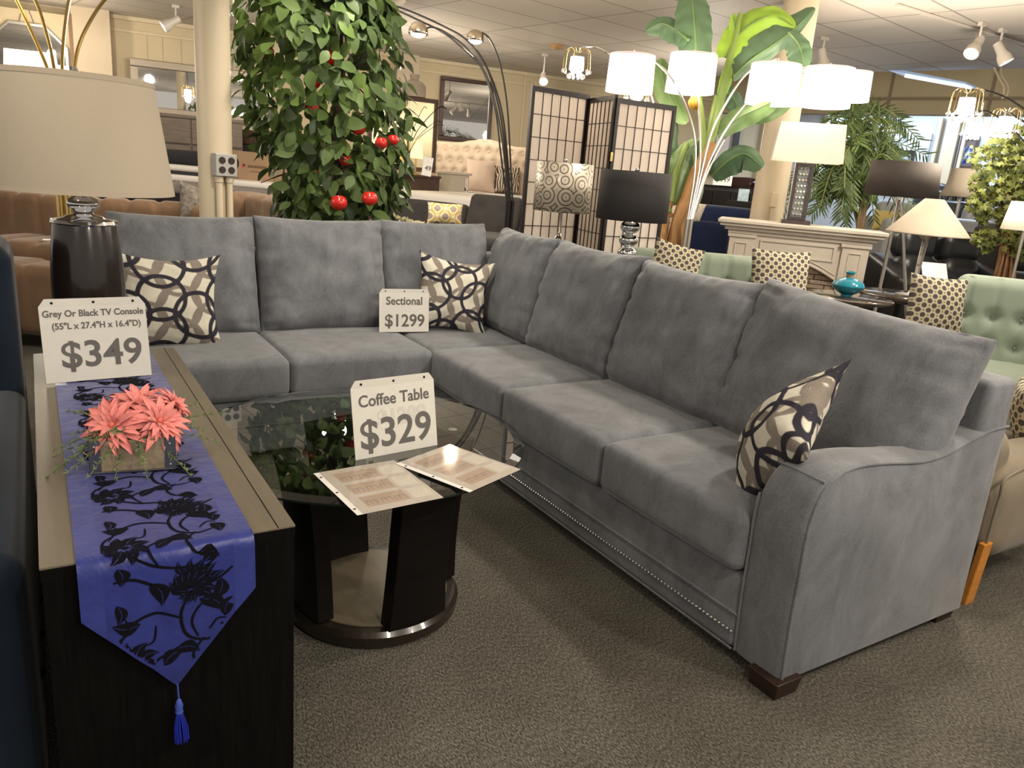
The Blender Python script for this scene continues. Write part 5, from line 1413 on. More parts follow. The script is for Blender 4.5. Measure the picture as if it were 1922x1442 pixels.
    def fb(name, x0, x1, y0, z0, z1, tilt):
        wd = x1-x0; M = TR((x0+x1)/2, y0, (z0+z1)/2) @ R3(tilt, 0, 0)
        def fn(v):
            v = Vector(v)
            for bx in (-.25, .25):
                for bz in (-.12, .12):
                    d2 = (v.x-bx*wd)**2+(v.z-bz)**2
                    if v.y < 0: v.y += .03*math.exp(-d2/.003)
            return v
        b = MB(); b.rbox((0, 0, 0), (wd, .16, z1-z0), .05, 4, 18, crown=.01, M=M, fn=fn); return b.out(name, M_char, t, smooth=80)
    fb('backrest', 0, w*.66, .15, zs-.2, zt_, -.25)
    fb('backrest', w*.68, w*1.02, .10, zs-.2, zt_+.12, -.35)
    fb('backrest', w*1.04, w*1.5, .05, zs-.2, zt_+.04, -.5)
    b = MB(); b.rbox((w*.75, -.35, zs-.12), (w*1.5, .8, .2), .06, 4, 8, crown=.01); b.out('seat', M_char, t, smooth=60)
    for xx in (.1, w*1.4):
        for yy in (-.6, 0): b = MB(); b.box(xx-.02, xx+.02, yy-.02, yy+.02, PZ if A.y+yy*math.cos(rz)+xx*math.sin(rz) > 7 else 0, zs-.2); b.out('leg', M_black, t, smooth=0)
    # yellow lattice pillow
    ml = mat('yellow_lattice_print', (.6, .5, .2), .8); nt = ml.node_tree; tc = nt.nodes.new('ShaderNodeTexCoord'); mp = nt.nodes.new('ShaderNodeMapping'); mp.inputs['Rotation'].default_value = (0, PI/4, 0); mp.inputs['Location'].default_value = (.02, 0.5/9.5, .02)
    vo = nt.nodes.new('ShaderNodeTexVoronoi'); vo.inputs['Randomness'].default_value = 0; vo.inputs['Scale'].default_value = 9.5; vo.distance = 'MINKOWSKI'; vo.inputs['Exponent'].default_value = 3
    vo.voronoi_dimensions = '2D'; sx = nt.nodes.new('ShaderNodeSeparateXYZ'); cx_ = nt.nodes.new('ShaderNodeCombineXYZ')
    nt.links.new(tc.outputs['Object'], mp.inputs[0]); nt.links.new(mp.outputs[0], sx.inputs[0]); nt.links.new(sx.outputs[0], cx_.inputs[0]); nt.links.new(sx.outputs[2], cx_.inputs[1]); nt.links.new(cx_.outputs[0], vo.inputs['Vector'])
    r = nt.nodes.new('ShaderNodeValToRGB'); r.color_ramp.interpolation = 'CONSTANT'; e = r.color_ramp.elements
    e[0].color = (.26, .21, .17, 1); e[1].position = .28; e[1].color = (.62, .55, .42, 1); q = e.new(.36); q.color = (.60, .42, .10, 1); q = e.new(.45); q.color = (.30, .24, .16, 1); q = e.new(.5); q.color = (.6, .54, .42, 1)
    nt.links.new(vo.outputs['Distance'], r.inputs[0]); nt.links.new(r.outputs[0], nt.nodes['Principled BSDF'].inputs['Base Color'])
    pil('yellow and grey lattice print pillow on the charcoal futon', 835, 402, 7.25, .34, .21, ml, -.42, -.15)
    # white flowers just behind the sofa corner
    t = thing('flower_bunch', 'cream silk blossoms peeking over the sofa back near the middle', 'flowers', tuple(at(755, 440, 5.3).xy)+(0,)); O = Vector(t.location)
    M_cream = mat('cream_petal', (.72, .66, .42), .6); rnd = random.Random(5); b = MB()
    for px, py in ((728, 412), (742, 408), (755, 413), (766, 416), (778, 420), (792, 420), (735, 420), (750, 421), (764, 424)):
        c = at(px, py, 5.3+rnd.uniform(-.06, .06))-O
        for k in range(7):
            d = Vector((rnd.gauss(0, 1), rnd.gauss(0, 1), rnd.gauss(.3, .7))).normalized(); s_ = d.orthogonal().normalized()
            b.add([c, c+d*.02+s_*.016, c+d*.04, c+d*.02-s_*.016], [(0, 1, 2, 3)])
        b.ball(c, .016, 8)
    b.out('blossoms', M_cream, t, smooth=60, normals=False)
    b = MB(); c = at(755, 425, 5.3)-O; b.tube([(c.x, c.y, .5), (c.x, c.y, c.z)], .012, 6); b.out('stem', M_fern, t)
    b = MB(); b.lathe([(0, 0), (.09, 0), (.11, .4), (.10, .55), (0, .55)], 24, 0, TR(c.x, c.y, 0)); b.out('vase', M_smoke, t)
build_center_rear()

# ============================================================ CRYSTAL HEADS, DRUM ARC LAMP
M_crys = mat('crystal_drop', (.85, .8, .78), .05, trans=.6, spec=.8)
M_hot = mat('lit_crystal_core', (1, .95, .85), .5, emit=(1.0, .88, .70), estr=9)
def crystal_head(px, py, d, r, label=None, parent=None, O=None, power=10):
    c = at(px, py, d)-(O or Vector()); R_ = r*d/FPX
    b = MB(); b.lathe([(0, .45*R_), (.5*R_, .4*R_), (.55*R_, -.5*R_), (.3*R_, -.7*R_), (0, -.7*R_)], 20, 0, TR(*c)); core = b.out('lit_core', M_hot, parent)
    for k in range(10):
        a = 2*PI*k/10; ca, sa = math.cos(a), math.sin(a)
        P = [c+Vector((ca*R_*q, sa*R_*q, zq*R_)) for q, zq in ((.25, .75), (.6, .98), (.92, .8), (1.0, .2), (1.03, -.45))]
        b = MB(); b.tube(spline(P, 4), R_*.02, 5); w_ = b.out('wire_arm', M_gold, parent)
        b = MB(); b.ball(P[-1]+Vector((0, 0, -R_*.16)), R_*.12, 8, 0, 1.35); b.ball(c+Vector((ca*R_*.6, sa*R_*.6, -R_*.95)), R_*.13, 8, 0, 1.3)
        b.out('crystal_drop', M_crys, w_)
    bulb(at(px, py, d)+Vector((0, 0, -R_*1.1)), power, (1, .85, .66), .05)
    return core
def arc_crystal():
    D_ = 6.0; base = at(1240, 430, D_+.25); O = Vector((base.x, base.y, 0))
    t = thing('crystal_arc_lamp', 'arc lamp holding small lit crystal chandeliers behind the white drum shades', 'lamp', (base.x, base.y, 0))
    b = MB(); b.lathe([(0, 0), (.18, 0), (.18, .03), (0, .035)], 28); b.out('base', M_chrome, t)
    Q = lambda x, y, dd=0: at(x, y, D_+dd)-O
    b = MB(); q = Q(1240, 430, .25); b.tube([(q.x, q.y, .03), (q.x, q.y, q.z)], .02); b.out('pole', M_chrome, t)
    for pts in ([(1240, 430), (1225, 290), (1195, 170), (1160, 118), (1128, 92), (1100, 88), (1085, 92)], [(1242, 430), (1238, 300), (1228, 200), (1215, 165), (1205, 160)]):
        b = MB(); b.tube(spline([Q(x, y, .25*(1-i/len(pts))) for i, (x, y) in enumerate(pts)], 6), .007); b.out('arc_rod', M_chrome, t)
    crystal_head(1083, 118, D_, 25, parent=t, O=O, power=14)
    crystal_head(1196, 172, D_, 22, parent=t, O=O, power=6)
arc_crystal()
def arc_crystal_right():
    D_ = 5.6; base = at(2010, 480, D_); O = Vector((base.x, base.y, 0))
    t = thing('crystal_arc_lamp', 'arc lamp with three lit crystal chandelier heads at the upper right', 'lamp', (base.x, base.y, 0))
    b = MB(); b.lathe([(0, 0), (.2, 0), (.2, .03), (0, .035)], 28); b.out('base', M_black, t)
    Q = lambda x, y, dd=0: at(x, y, D_+dd)-O
    q = Q(2010, 480); b = MB(); b.tube([(q.x, q.y, .03), (q.x, q.y, q.z)], .02); b.out('pole', M_black, t)
    for pts in ([(2010, 480), (2000, 330), (1960, 240), (1900, 190), (1850, 170), (1815, 172)], [(2008, 480), (1985, 330), (1945, 250), (1900, 215), (1887, 210)], [(2006, 480), (1975, 340), (1935, 280), (1880, 225), (1845, 208), (1828, 220)]):
        b = MB(); b.tube(spline([Q(x, y) for x, y in pts], 6), .007); b.out('arc_rod', M_black, t)
    crystal_head(1814, 196, D_, 28, parent=t, O=O, power=14)
    crystal_head(1828, 240, D_+.15, 19, parent=t, O=O, power=8)
    crystal_head(1887, 230, D_, 25, parent=t, O=O, power=12)
arc_crystal_right()
M_drum = mat('lit_white_drum', (1, .95, .9), .7, emit=(1.0, .90, .80), estr=2.2)
M_drumtrim = mat('drum_trim', (.75, .55, .5), .7, emit=(1.0, .74, .68), estr=.55)
def arc_drums():
    D_ = 5.75; base = at(1290, 440, D_); O = Vector((base.x, base.y, 0))
    t = thing('arc_floor_lamp', 'brushed nickel arc floor lamp with five lit white drum shades', 'lamp', (base.x, base.y, 0))
    Q = lambda x, y, dd=0: at(x, y, D_+dd)-O
    b = MB(); b.lathe([(0, 0), (.2, 0), (.2, .03), (0, .035)], 32); b.out('base', M_nickel, t)
    q0, q1 = Q(1290, 440), Q(1294, 412)
    b = MB(); b.tube([(q0.x-.02, q0.y, .03), (q1.x-.02, q1.y, q1.z)], .016); b.tube([(q0.x+.02, q0.y, .03), (q1.x+.02, q1.y, q1.z)], .016); b.out('pole', M_nickel, t)
    arms = [([(1290, 412), (1303, 330), (1305, 270), (1293, 215), (1262, 150), (1225, 112), (1200, 100), (1192, 97)], (1184, 139, 42, -.15), (1190, 96)),
            ([(1293, 412), (1312, 320), (1314, 260), (1312, 200), (1306, 120), (1303, 96)], (1298, 139, 43, 0), (1304, 92)),
            ([(1296, 412), (1315, 330), (1335, 250), (1365, 190), (1395, 145), (1425, 122), (1455, 112), (1462, 110)], (1452, 159, 45, .0), (1464, 113)),
            ([(1298, 412), (1325, 320), (1365, 240), (1420, 175), (1480, 140), (1530, 124), (1563, 122)], (1552, 165, 44, .1), (1560, 124)),
            ([(1300, 412), (1330, 320), (1375, 240), (1440, 175), (1510, 138), (1560, 125), (1592, 124)], (1598, 163, 33, .9), (1592, 124))]
    for pts, (px, py, rp, dd), tip in arms:
        n = len(pts)
        b = MB(); b.tube(spline([Q(x, y, dd*max(0, i/(n-1))) for i, (x, y) in enumerate(pts)], 6), .0085); a = b.out('arc_arm', M_nickel, t)
        d2 = D_+dd; c = at(px, py, d2)-O; R_ = rp*d2/FPX; hh = R_*.78
        b = MB(); b.shell([(R_*1.05, -hh), (R_, hh)], 48, 0, TR(*c)); s_ = b.out('drum_shade', M_drum, a, solid=.002)
        b = MB(); b.shell([(R_*1.003, hh-.012), (R_*1.0, hh+.002)], 48, 0, TR(*c)); b.out('shade_trim', M_drumtrim, s_, solid=.003)
        b = MB(); b.tube([c+Vector((0, 0, 0)), c+Vector((0, 0, hh+.04))], .007); b.out('socket', M_nickel, a)
        b = MB(); b.ball(c+Vector((0, 0, 0)), .03, 12); b.out('bulb', M_lit, a)
        bulb(c+O+Vector((0, 0, hh*.9)), 7, (1, .88, .72), .06)
arc_drums()
# ============================================================ BANANA PLANT
def build_banana():
    D_ = 5.95; base = at(1272, 470, D_); O = Vector((base.x, base.y, 0))
    t = thing('banana_plant', 'tall artificial banana plant with huge arching leaves behind the nickel arc lamp', 'plant', (base.x, base.y, 0))
    Q = lambda x, y, dd=0: at(x, y, D_+dd)-O
    b = MB(); b.tube(spline([(0, 0, .25), Q(1268, 470), Q(1288, 390), Q(1312, 320), Q(1335, 270)], 5), [.085]*6+[.08]*5+[.065]*5+[.05]*5, 14)
    b.out('trunk', mat('banana_trunk', (.36, .19, .07), .7, var=.35, vscale=5, stretch=(2, 2, .5), bump=.3, bscale=40), t)
    b = MB(); b.tube(spline([(-.2, 0, .25), Q(1238, 470), Q(1246, 415), Q(1262, 370)], 5), [.05]*11+[.03]*5, 10); b.tube(spline([Q(1246, 415), Q(1258, 405), Q(1268, 403)], 3), .014, 6)
    b.out('trunk', mat('banana_offshoot', (.40, .22, .09), .7, var=.4, vscale=10, bump=.3), t)
    for pts in ([(1330, 275), (1350, 200), (1365, 130), (1378, 80), (1390, 25)], [(1325, 285), (1335, 230), (1345, 180)], [(1258, 380), (1270, 320), (1290, 270)], [(1252, 400), (1248, 330), (1255, 270)], [(1320, 290), (1318, 230), (1305, 130)]):
        b = MB(); n = len(pts); b.tube(spline([Q(*p) for p in pts], 5), [.038-.02*i/((n-1)*5) for i in range((n-1)*5+1)], 8)
        b.out('stem', mat('banana_stalk', (.17, .25, .05), .5, var=.2, vscale=6, stretch=(1, 1, .3)), t)
    ML = [mat('banana_leaf_dark', (.075, .135, .070), .42, var=.2, vscale=4, spec=.5), mat('banana_leaf_lime', (.22, .36, .035), .45, var=.15, vscale=4), mat('banana_leaf_mid', (.12, .20, .065), .42, var=.2, vscale=4)]
    def blade(pts, w, mi, side=None, dds=None, fold=.25, seed=0, wl_=1.0, wr_=1.0):
        n = len(pts); dds = dds or [0]*n
        S = spline([Q(x, y, dd) for (x, y), dd in zip(pts, dds)], 6); m_ = len(S); rnd = random.Random(seed)
        vs = []; K = 6; view = (O).normalized()
        for i, p in enumerate(S):
            f = i/(m_-1); tn = (S[min(i+1, m_-1)]-S[max(i-1, 0)]).normalized()
            sd = tn.cross(view)
            sd = sd.normalized() if sd.length > .15 else Vector((view.y, -view.x, 0))
            nn = sd.cross(tn).normalized()
            W_ = w*D_/FPX*(math.sin(PI*min(1, f*.93+.06))**.55)
            for k in range(-K, K+1):
                q = k/K; ww = W_*(wl_ if q < 0 else wr_)
                rip = .06*W_*math.sin(i*1.9+seed)*abs(q)**2 + .10*W_*noise.noise(Vector((f*6, q*2, seed)))
                c = p+sd*q*ww*(1-.08*abs(math.sin(i*2.3+seed))*abs(q))+nn*(rip+abs(q)*W_*fold)+Vector((0, 0, -abs(q)**1.6*W_*.28))
                vs.append(c)
        N = 2*K+1; fs = [(i*N+k, i*N+k+1, (i+1)*N+k+1, (i+1)*N+k) for i in range(m_-1) for k in range(N-1)]
        b = MB(); b.add(vs, fs); lf = b.out('leaf', ML[mi], t, smooth=60, normals=False)
        b = MB(); b.tube(S[:-1], [.011*(1-.8*i/m_) for i in range(m_-1)], 6); b.out('midrib', ML[2], lf)
    blade([(1308, 128), (1306, 80), (1302, 30), (1299, -5), (1296, -28)], 36, 0, seed=1)
    blade([(1292, 75), (1268, 55), (1240, 44), (1212, 58)], 22, 0, seed=2, dds=[0, .1, .15, .2])
    blade([(1362, 108), (1382, 70), (1410, 45), (1450, 30), (1492, 52)], 40, 1, seed=3, wl_=.9, wr_=.9)
    blade([(1372, 98), (1380, 60), (1376, 25)], 12, 1, seed=13)
    blade([(1375, 145), (1410, 112), (1450, 85), (1490, 55), (1530, 15)], 33, 0, seed=4, wl_=.35, wr_=1.3)
    blade([(1480, 60), (1497, 80), (1505, 100), (1508, 125)], 24, 0, seed=15)
    blade([(1345, 250), (1385, 222), (1430, 200), (1475, 178)], 26, 2, seed=5, wl_=.7)
    blade([(1312, 262), (1286, 290), (1270, 330), (1262, 385)], 26, 2, seed=6)
    blade([(1300, 290), (1303, 330), (1290, 385), (1268, 410)], 22, 0, seed=7)
    blade([(1335, 330), (1370, 300), (1400, 290), (1430, 315)], 26, 0, seed=8, dds=[0, -.1, -.15, -.2])
    blade([(1262, 215), (1252, 260), (1250, 300), (1240, 350)], 24, 0, seed=9, dds=[.2]*4)
    blade([(1240, 110), (1245, 150), (1262, 190), (1290, 230)], 22, 2, seed=10, dds=[.3, .3, .25, .1])
    blade([(1368, 120), (1362, 150), (1352, 185)], 12, 1, seed=11)
    blade([(1350, 160), (1362, 170), (1380, 190), (1385, 215)], 20, 0, seed=12, dds=[.2]*4)
    blade([(1400, 205), (1420, 215), (1450, 210), (1485, 195)], 14, 2, seed=16, dds=[.1]*4)
    for dx in (0, 7):
        b = MB(); b.tube(spline([Q(1302+dx, 180, -.15), Q(1297+dx, 193, -.18), Q(1303+dx, 206, -.15)], 5), [.008, .012, .018, .02, .022, .022, .022, .02, .016, .01, .006], 8); b.out('banana', mat('ripe_banana', (.72, .40, .05), .45), t)
    b = MB(); b.lathe([(0, 0), (.17, 0), (.22, .3), (.2, .3), (.19, .26), (0, .26)], 28); b.out('pot', mat('plant_pot', (.05, .035, .025), .5), t)
build_banana()

# ============================================================ PALM + MAPLE
def build_palm():
    D_ = 7.4; base = at(1620, 430, D_); O = Vector((base.x, base.y, 0)); rnd = random.Random(9)
    t = thing('areca_palm', 'bushy green artificial palm behind the white mantelpiece', 'plant', (base.x, base.y, 0))
    Q = lambda x, y, dd=0: at(x, y, D_+dd)-O
    b = MB(); b.tone = []; st = MB()
    view = O.normalized()
    ends = []
    for k in range(46):
        a = rnd.uniform(0, 2*PI); rr = rnd.uniform(.3, 1.0)
        ends.append((1608+105*rr*math.cos(a)+10, 312-92*rr*math.sin(a) if math.sin(a) > 0 else 330-95*rr*math.sin(a)))
    ends += [(1480, 345), (1500, 300), (1525, 400), (1470, 395), (1560, 225), (1600, 208), (1700, 240), (1725, 262), (1737, 290), (1650, 212), (1690, 222), (1500, 372), (1540, 350), (1720, 400), (1690, 412), (1580, 410), (1640, 410)]
    for (ex, ey) in ends:
        dd = rnd.uniform(-.35, .35)
        s0 = (1610+rnd.uniform(-22, 22), min(430, ey+rnd.uniform(60, 120)) if ey < 330 else rnd.uniform(300, 380))
        up = (s0[0]*.5+ex*.5, min(s0[1], ey)-rnd.uniform(5, 30))
        S = spline([Q(*s0), Q(*up, dd*.6), Q(ex, ey, dd)], 9); m_ = len(S)
        st.tube(S, .006, 4); tone = rnd.uniform(.15, .85)
        for i in range(3, m_):
            tn = (S[i]-S[i-1]).normalized(); sd = tn.cross(view).normalized()
            for s in (-1, 1):
                d = (sd*s*.9+tn*.9+Vector((0, 0, -.25))+view*rnd.uniform(-.3, .3)).normalized()
                L = rnd.uniform(.14, .22)*(1-.35*i/m_)
                add_leaf(b, S[i], d, view*-1+Vector((0, 0, .4)), L, .017, max(0, min(1, tone+rnd.uniform(-.15, .15))), cup=.1, droop=.22, n=3)
    b.att = {'leaf_tone': b.tone}; b.out('fronds', leaf_material('palm_leaf', (.03, .055, .018), (.14, .21, .06), .45, .25), t, smooth=60, normals=False)
    st.out('frond_stalks', mat('palm_stalk', (.16, .18, .05), .6), t)
    b = MB()
    for k in range(5): b.tube(spline([(rnd.uniform(-.05, .05), rnd.uniform(-.05, .05), .2), (rnd.uniform(-.08, .08), 0, .9), Q(1610+rnd.uniform(-25, 25), 340)], 4), .018, 7)
    b.out('trunk', mat('palm_cane', (.16, .10, .05), .7, var=.3), t)
    b = MB(); b.lathe([(0, 0), (.17, 0), (.21, .3), (.19, .3), (0, .25)], 24); b.out('pot', M_espresso, t)
build_palm()
def build_maple():
    D_ = 6.4; base = at(1886, 520, D_); O = Vector((base.x, base.y, 0)); rnd = random.Random(13); view = O.normalized()
    t = thing('maple_tree', 'artificial maple tree with yellow green leaves and twiggy trunk at the right edge', 'tree', (base.x, base.y, 0))
    Q = lambda x, y, dd=0: at(x, y, D_+dd)-O
    b = MB()
    for k in range(26):
        a = rnd.uniform(0, 2*PI); r = rnd.uniform(.03, .09)
        b.tube(spline([(r*1.4*math.cos(a), r*1.4*math.sin(a), .2), Q(1884, 520)+Vector((r*math.cos(a), r*math.sin(a), 0)), Q(1893, 430)+Vector((r*.5*math.cos(a+.8), r*.5*math.sin(a+.8), 0)), Q(1900+rnd.uniform(-20, 25), 330)], 5), .009, 5)
    for (x, y) in ((1845, 330), (1835, 390), (1850, 450), (1900, 480), (1860, 290), (1905, 280), (1930, 350), (1870, 380)):
        b.tube(spline([Q(1895, min(y+60, 440)), Q((x+1895)/2, y+10), Q(x, y)], 4), .006, 5)
    b.out('trunk', mat('twig_bundle', (.22, .11, .05), .7, var=.3, vscale=14), t)
    b = MB(); b.tone = []
    blobs = [(1850, 300, 26), (1880, 278, 30), (1905, 262, 26), (1845, 345, 24), (1872, 335, 30), (1905, 320, 34), (1835, 385, 20), (1862, 378, 26), (1895, 370, 30), (1845, 405, 16), (1880, 405, 16), (1915, 300, 26),
             (1838, 448, 14), (1852, 458, 16), (1880, 440, 16), (1905, 452, 18), (1915, 472, 16), (1898, 465, 12), (1850, 440, 12), (1920, 350, 26), (1945, 310, 40), (1950, 380, 40)]
    for (x, y, r) in blobs:
        for k in range(int(r*2.6)):
            a = rnd.uniform(0, 2*PI); q = r*math.sqrt(rnd.random())
            c = Q(x+q*math.cos(a), y+q*math.sin(a), rnd.uniform(-r, r)*.008)
            nrm = (-view*.8+Vector((rnd.gauss(0, .6), rnd.gauss(0, .6), rnd.uniform(0, 1)))).normalized(); u = nrm.orthogonal().normalized(); v = nrm.cross(u)
            s_ = rnd.uniform(.030, .048); ph = rnd.uniform(0, 2*PI); vs = [c]
            for j in range(10):
                rr = s_*((1.0 if j in (0,) else .85) if j % 2 == 0 else .42); aa = ph+2*PI*j/10; vs.append(c+u*rr*math.cos(aa)+v*rr*math.sin(aa)+nrm*(-.15*rr))
            b.add(vs, [(0, j+1, (j+1) % 10+1) for j in range(10)]); tn = min(1, max(0, rnd.gauss(.5, .25))); b.tone += [tn]*11
    b.att = {'leaf_tone': b.tone}; b.out('foliage', leaf_material('maple_leaf', (.045, .06, .018), (.21, .235, .055), .6, .3), t, smooth=0, normals=False)
    b = MB(); b.lathe([(0, 0), (.2, 0), (.24, .3), (.2, .3), (0, .25)], 24); b.out('pot', M_char, t)
build_maple()

# ============================================================ MANTELPIECE AND CRYSTAL LAMP
M_white = mat('white_mantel_paint', (.62, .55, .47), .45)
def build_mantel():
    A = at(1375, 410, 6.35); B_ = at(1638, 436, 6.05); rz = math.atan2(B_.y-A.y, B_.x-A.x); w = (B_-A).length; H = (A.z+B_.z)/2
    t = thing('mantelpiece', 'white fireplace mantelpiece with arched opening and stone insert', 'fireplace', (A.x, A.y, 0), rz)
    b = MB(); b.box(-.11, w+.11, -.10, .42, H-.03, H); b.box(-.09, w+.09, -.08, .41, H-.055, H-.03); b.box(-.05, w+.05, -.045, .40, H-.085, H-.055); b.box(-.02, w+.02, -.02, .39, H-.115, H-.085)
    b.out('shelf', M_white, t, smooth=30, bevel=.006, bseg=3)
    b = MB(); b.box(0, w, .06, .36, 0.02, H-.115); 
    b = MB()
    # frieze with arch underside
    pw = .20; n = 20; ow = w-2*pw
    ol = [(pw, H-.115), (w-pw, H-.115)] + [(w-pw-ow*i/n, H-.42+.11*math.sin(PI*i/n)) for i in range(n+1)]
    b.prism(ol, .0, .05); b.out('frieze', M_white, t, smooth=30)
    b = MB(); b.frame(pw+.05, w-pw-.05, H-.27, H-.145, .012, -.012, .002); b.tube([(pw+.02+(ow-.04)*i/n, -.006, H-.405+.11*math.sin(PI*i/n)) for i in range(n+1)], .010, 6); b.tube([(pw+.02+(ow-.04)*i/n, -.004, H-.375+.11*math.sin(PI*i/n)) for i in range(n+1)], .006, 6)
    b.out('moulding', M_white, t, smooth=30)
    for x0 in (0, w-pw):
        b = MB(); b.box(x0, x0+pw, -.03, .36, .02, H-.115); p = b.out('pilaster', M_white, t, smooth=0, bevel=.004)
        b = MB(); b.box(x0-.015, x0+pw+.015, -.045, .0, H-.14, H-.115); b.box(x0-.015, x0+pw+.015, -.045, .0, H-.46, H-.43); b.frame(x0+.05, x0+pw-.05, H-.40, H-.18, .010, -.04, -.028); b.frame(x0+.05, x0+pw-.05, .15, H-.50, .010, -.04, -.028); b.box(x0-.01, x0+pw+.01, -.05, .0, .0, .14)
        b.out('pilaster_moulding', M_white, p, smooth=0, bevel=.003)
    st = mat('stacked_stone', (.40, .30, .23), .85, var=.25, vscale=6, bump=.8, bscale=14)
    b = MB(); rnd = random.Random(3); z = .3
    while z < H-.30:
        h = rnd.uniform(.035, .06); x = pw
        while x < w-pw-.01:
            l = min(rnd.uniform(.1, .28), w-pw-x); b.box(x, x+l-.005, .06-rnd.uniform(0, .025), .12, z, z+h-.005); x += l
        z += h
    b.out('stone_insert', st, t, smooth=0, bevel=.004)
    b = MB(); b.box(pw, w-pw, .13, .15, .05, H-.12); b.out('firebox_back', M_black, t, smooth=0)
    # rectangular lamp with crystal column
    c = A.lerp(B_, (1496-1375)/(1638-1375)); c = Vector((c.x, c.y, H))+Vector((-math.sin(rz), math.cos(rz), 0))*.17
    D_ = (c-O0).dot(CZ)
    t = thing('table_lamp', 'crystal block lamp with rectangular cream shade standing on the white mantelpiece', 'lamp', (c.x, c.y, H+.001), rz+.05)
    k = D_/FPX
    b = MB(); b.box(-.115, .115, -.085, .085, 0, .032); b.out('lamp_foot', mat('dark_mirror_glass', (.05, .03, .03), .06, spec=.9, coat=1), t, smooth=0, bevel=.004)
    zc0, zc1 = .032, at(1512, 308, D_).z-H
    bw = .074
    b = MB(); b.frame(-bw, bw, zc0, zc1, .028, -.05, .05); b.out('glass_column', mat('smoky_block_glass', (.045, .03, .03), .08, spec=.9, coat=1), t, smooth=0, bevel=.003)
    b = MB(); rnd = random.Random(8)
    b.box(-bw+.028, bw-.028, -.02, .02, zc0+.03, zc1-.03)
    b.out('crystal_core', mat('grey_crystal', (.30, .32, .30), .1, .4, var=.5, vscale=20), t, smooth=0)
    for q in range(3):
        for r_ in range(9):
            z = zc0+.045+r_*(zc1-zc0-.09)/8; x = (-.028+.028*q)
            b = MB(); b.ball((x, -.026, z), .012, 8, 0, .9); b.out('crystal_bead', mat('bright_crystal', (.8, .8, .76), .05, .6) if (q, r_) == (0, 0) else bpy.data.materials['bright_crystal'], t)
    zs0, zs1 = at(1515, 306, D_).z-H, at(1520, 238, D_).z-H
    sw0, sw1 = 56.5*k, 55*k
    b = MB()
    vs = [Vector((sx*w_, sy*.14, z)) for z, w_ in ((zs0, sw0*1.08), (zs1, sw1)) for sx, sy in ((-1, -1), (1, -1), (1, 1), (-1, 1))]
    b.add(vs, [(0, 1, 5, 4), (1, 2, 6, 5), (2, 3, 7, 6), (3, 0, 4, 7)]); b.out('lamp_shade', mat('backlit_cream_shade', (.66, .58, .49), .7, emit=(1, .88, .76), estr=.07), t, smooth=0, solid=.003)
    b = MB(); b.tube([(0, 0, zc1), (0, 0, zs1)], .007); b.out('socket', M_chrome, t)
    bulb((c.x, c.y, H+zs1-.05), 5)
build_mantel()

# ============================================================ MINT LOVESEATS, PILLOWS, SIDE TABLES
def dots():
    mt = mat('ringed_dot_print', (.6, .55, .4), .8); nt = mt.node_tree; tc = nt.nodes.new('ShaderNodeTexCoord'); mp = nt.nodes.new('ShaderNodeMapping'); mp.inputs['Rotation'].default_value = (0, PI/4, 0)
    sx = nt.nodes.new('ShaderNodeSeparateXYZ'); cx_ = nt.nodes.new('ShaderNodeCombineXYZ'); vo = nt.nodes.new('ShaderNodeTexVoronoi'); vo.voronoi_dimensions = '2D'; vo.inputs['Randomness'].default_value = 0; vo.inputs['Scale'].default_value = 27
    nt.links.new(tc.outputs['Object'], mp.inputs[0]); nt.links.new(mp.outputs[0], sx.inputs[0]); nt.links.new(sx.outputs[0], cx_.inputs[0]); nt.links.new(sx.outputs[2], cx_.inputs[1]); nt.links.new(cx_.outputs[0], vo.inputs['Vector'])
    r = nt.nodes.new('ShaderNodeValToRGB'); r.color_ramp.interpolation = 'CONSTANT'; e = r.color_ramp.elements
    e[0].color = (.095, .075, .075, 1); e[1].position = .36; e[1].color = (.62, .56, .40, 1); q = e.new(.60); q.color = (.25, .16, .05, 1)
    nt.links.new(vo.outputs['Distance'], r.inputs[0]); nt.links.new(r.outputs[0], nt.nodes['Principled BSDF'].inputs['Base Color']); return mt
M_dots = dots()
def dot_pillow(label, px, py, d, size, rz, lean=-.2, roll=0):
    mb = pillow_mb(size, size, .13, n=30, wr=.006, seed=px*.1); o = mb.out('throw_pillow', M_dots, smooth=100); tag(o, label, 'pillow', 'ringed dot pillows')
    c = at(px, py, d); o.matrix_world = TR(*c) @ R3(0, 0, rz) @ R3(lean, 0, 0) @ R3(0, roll, 0)
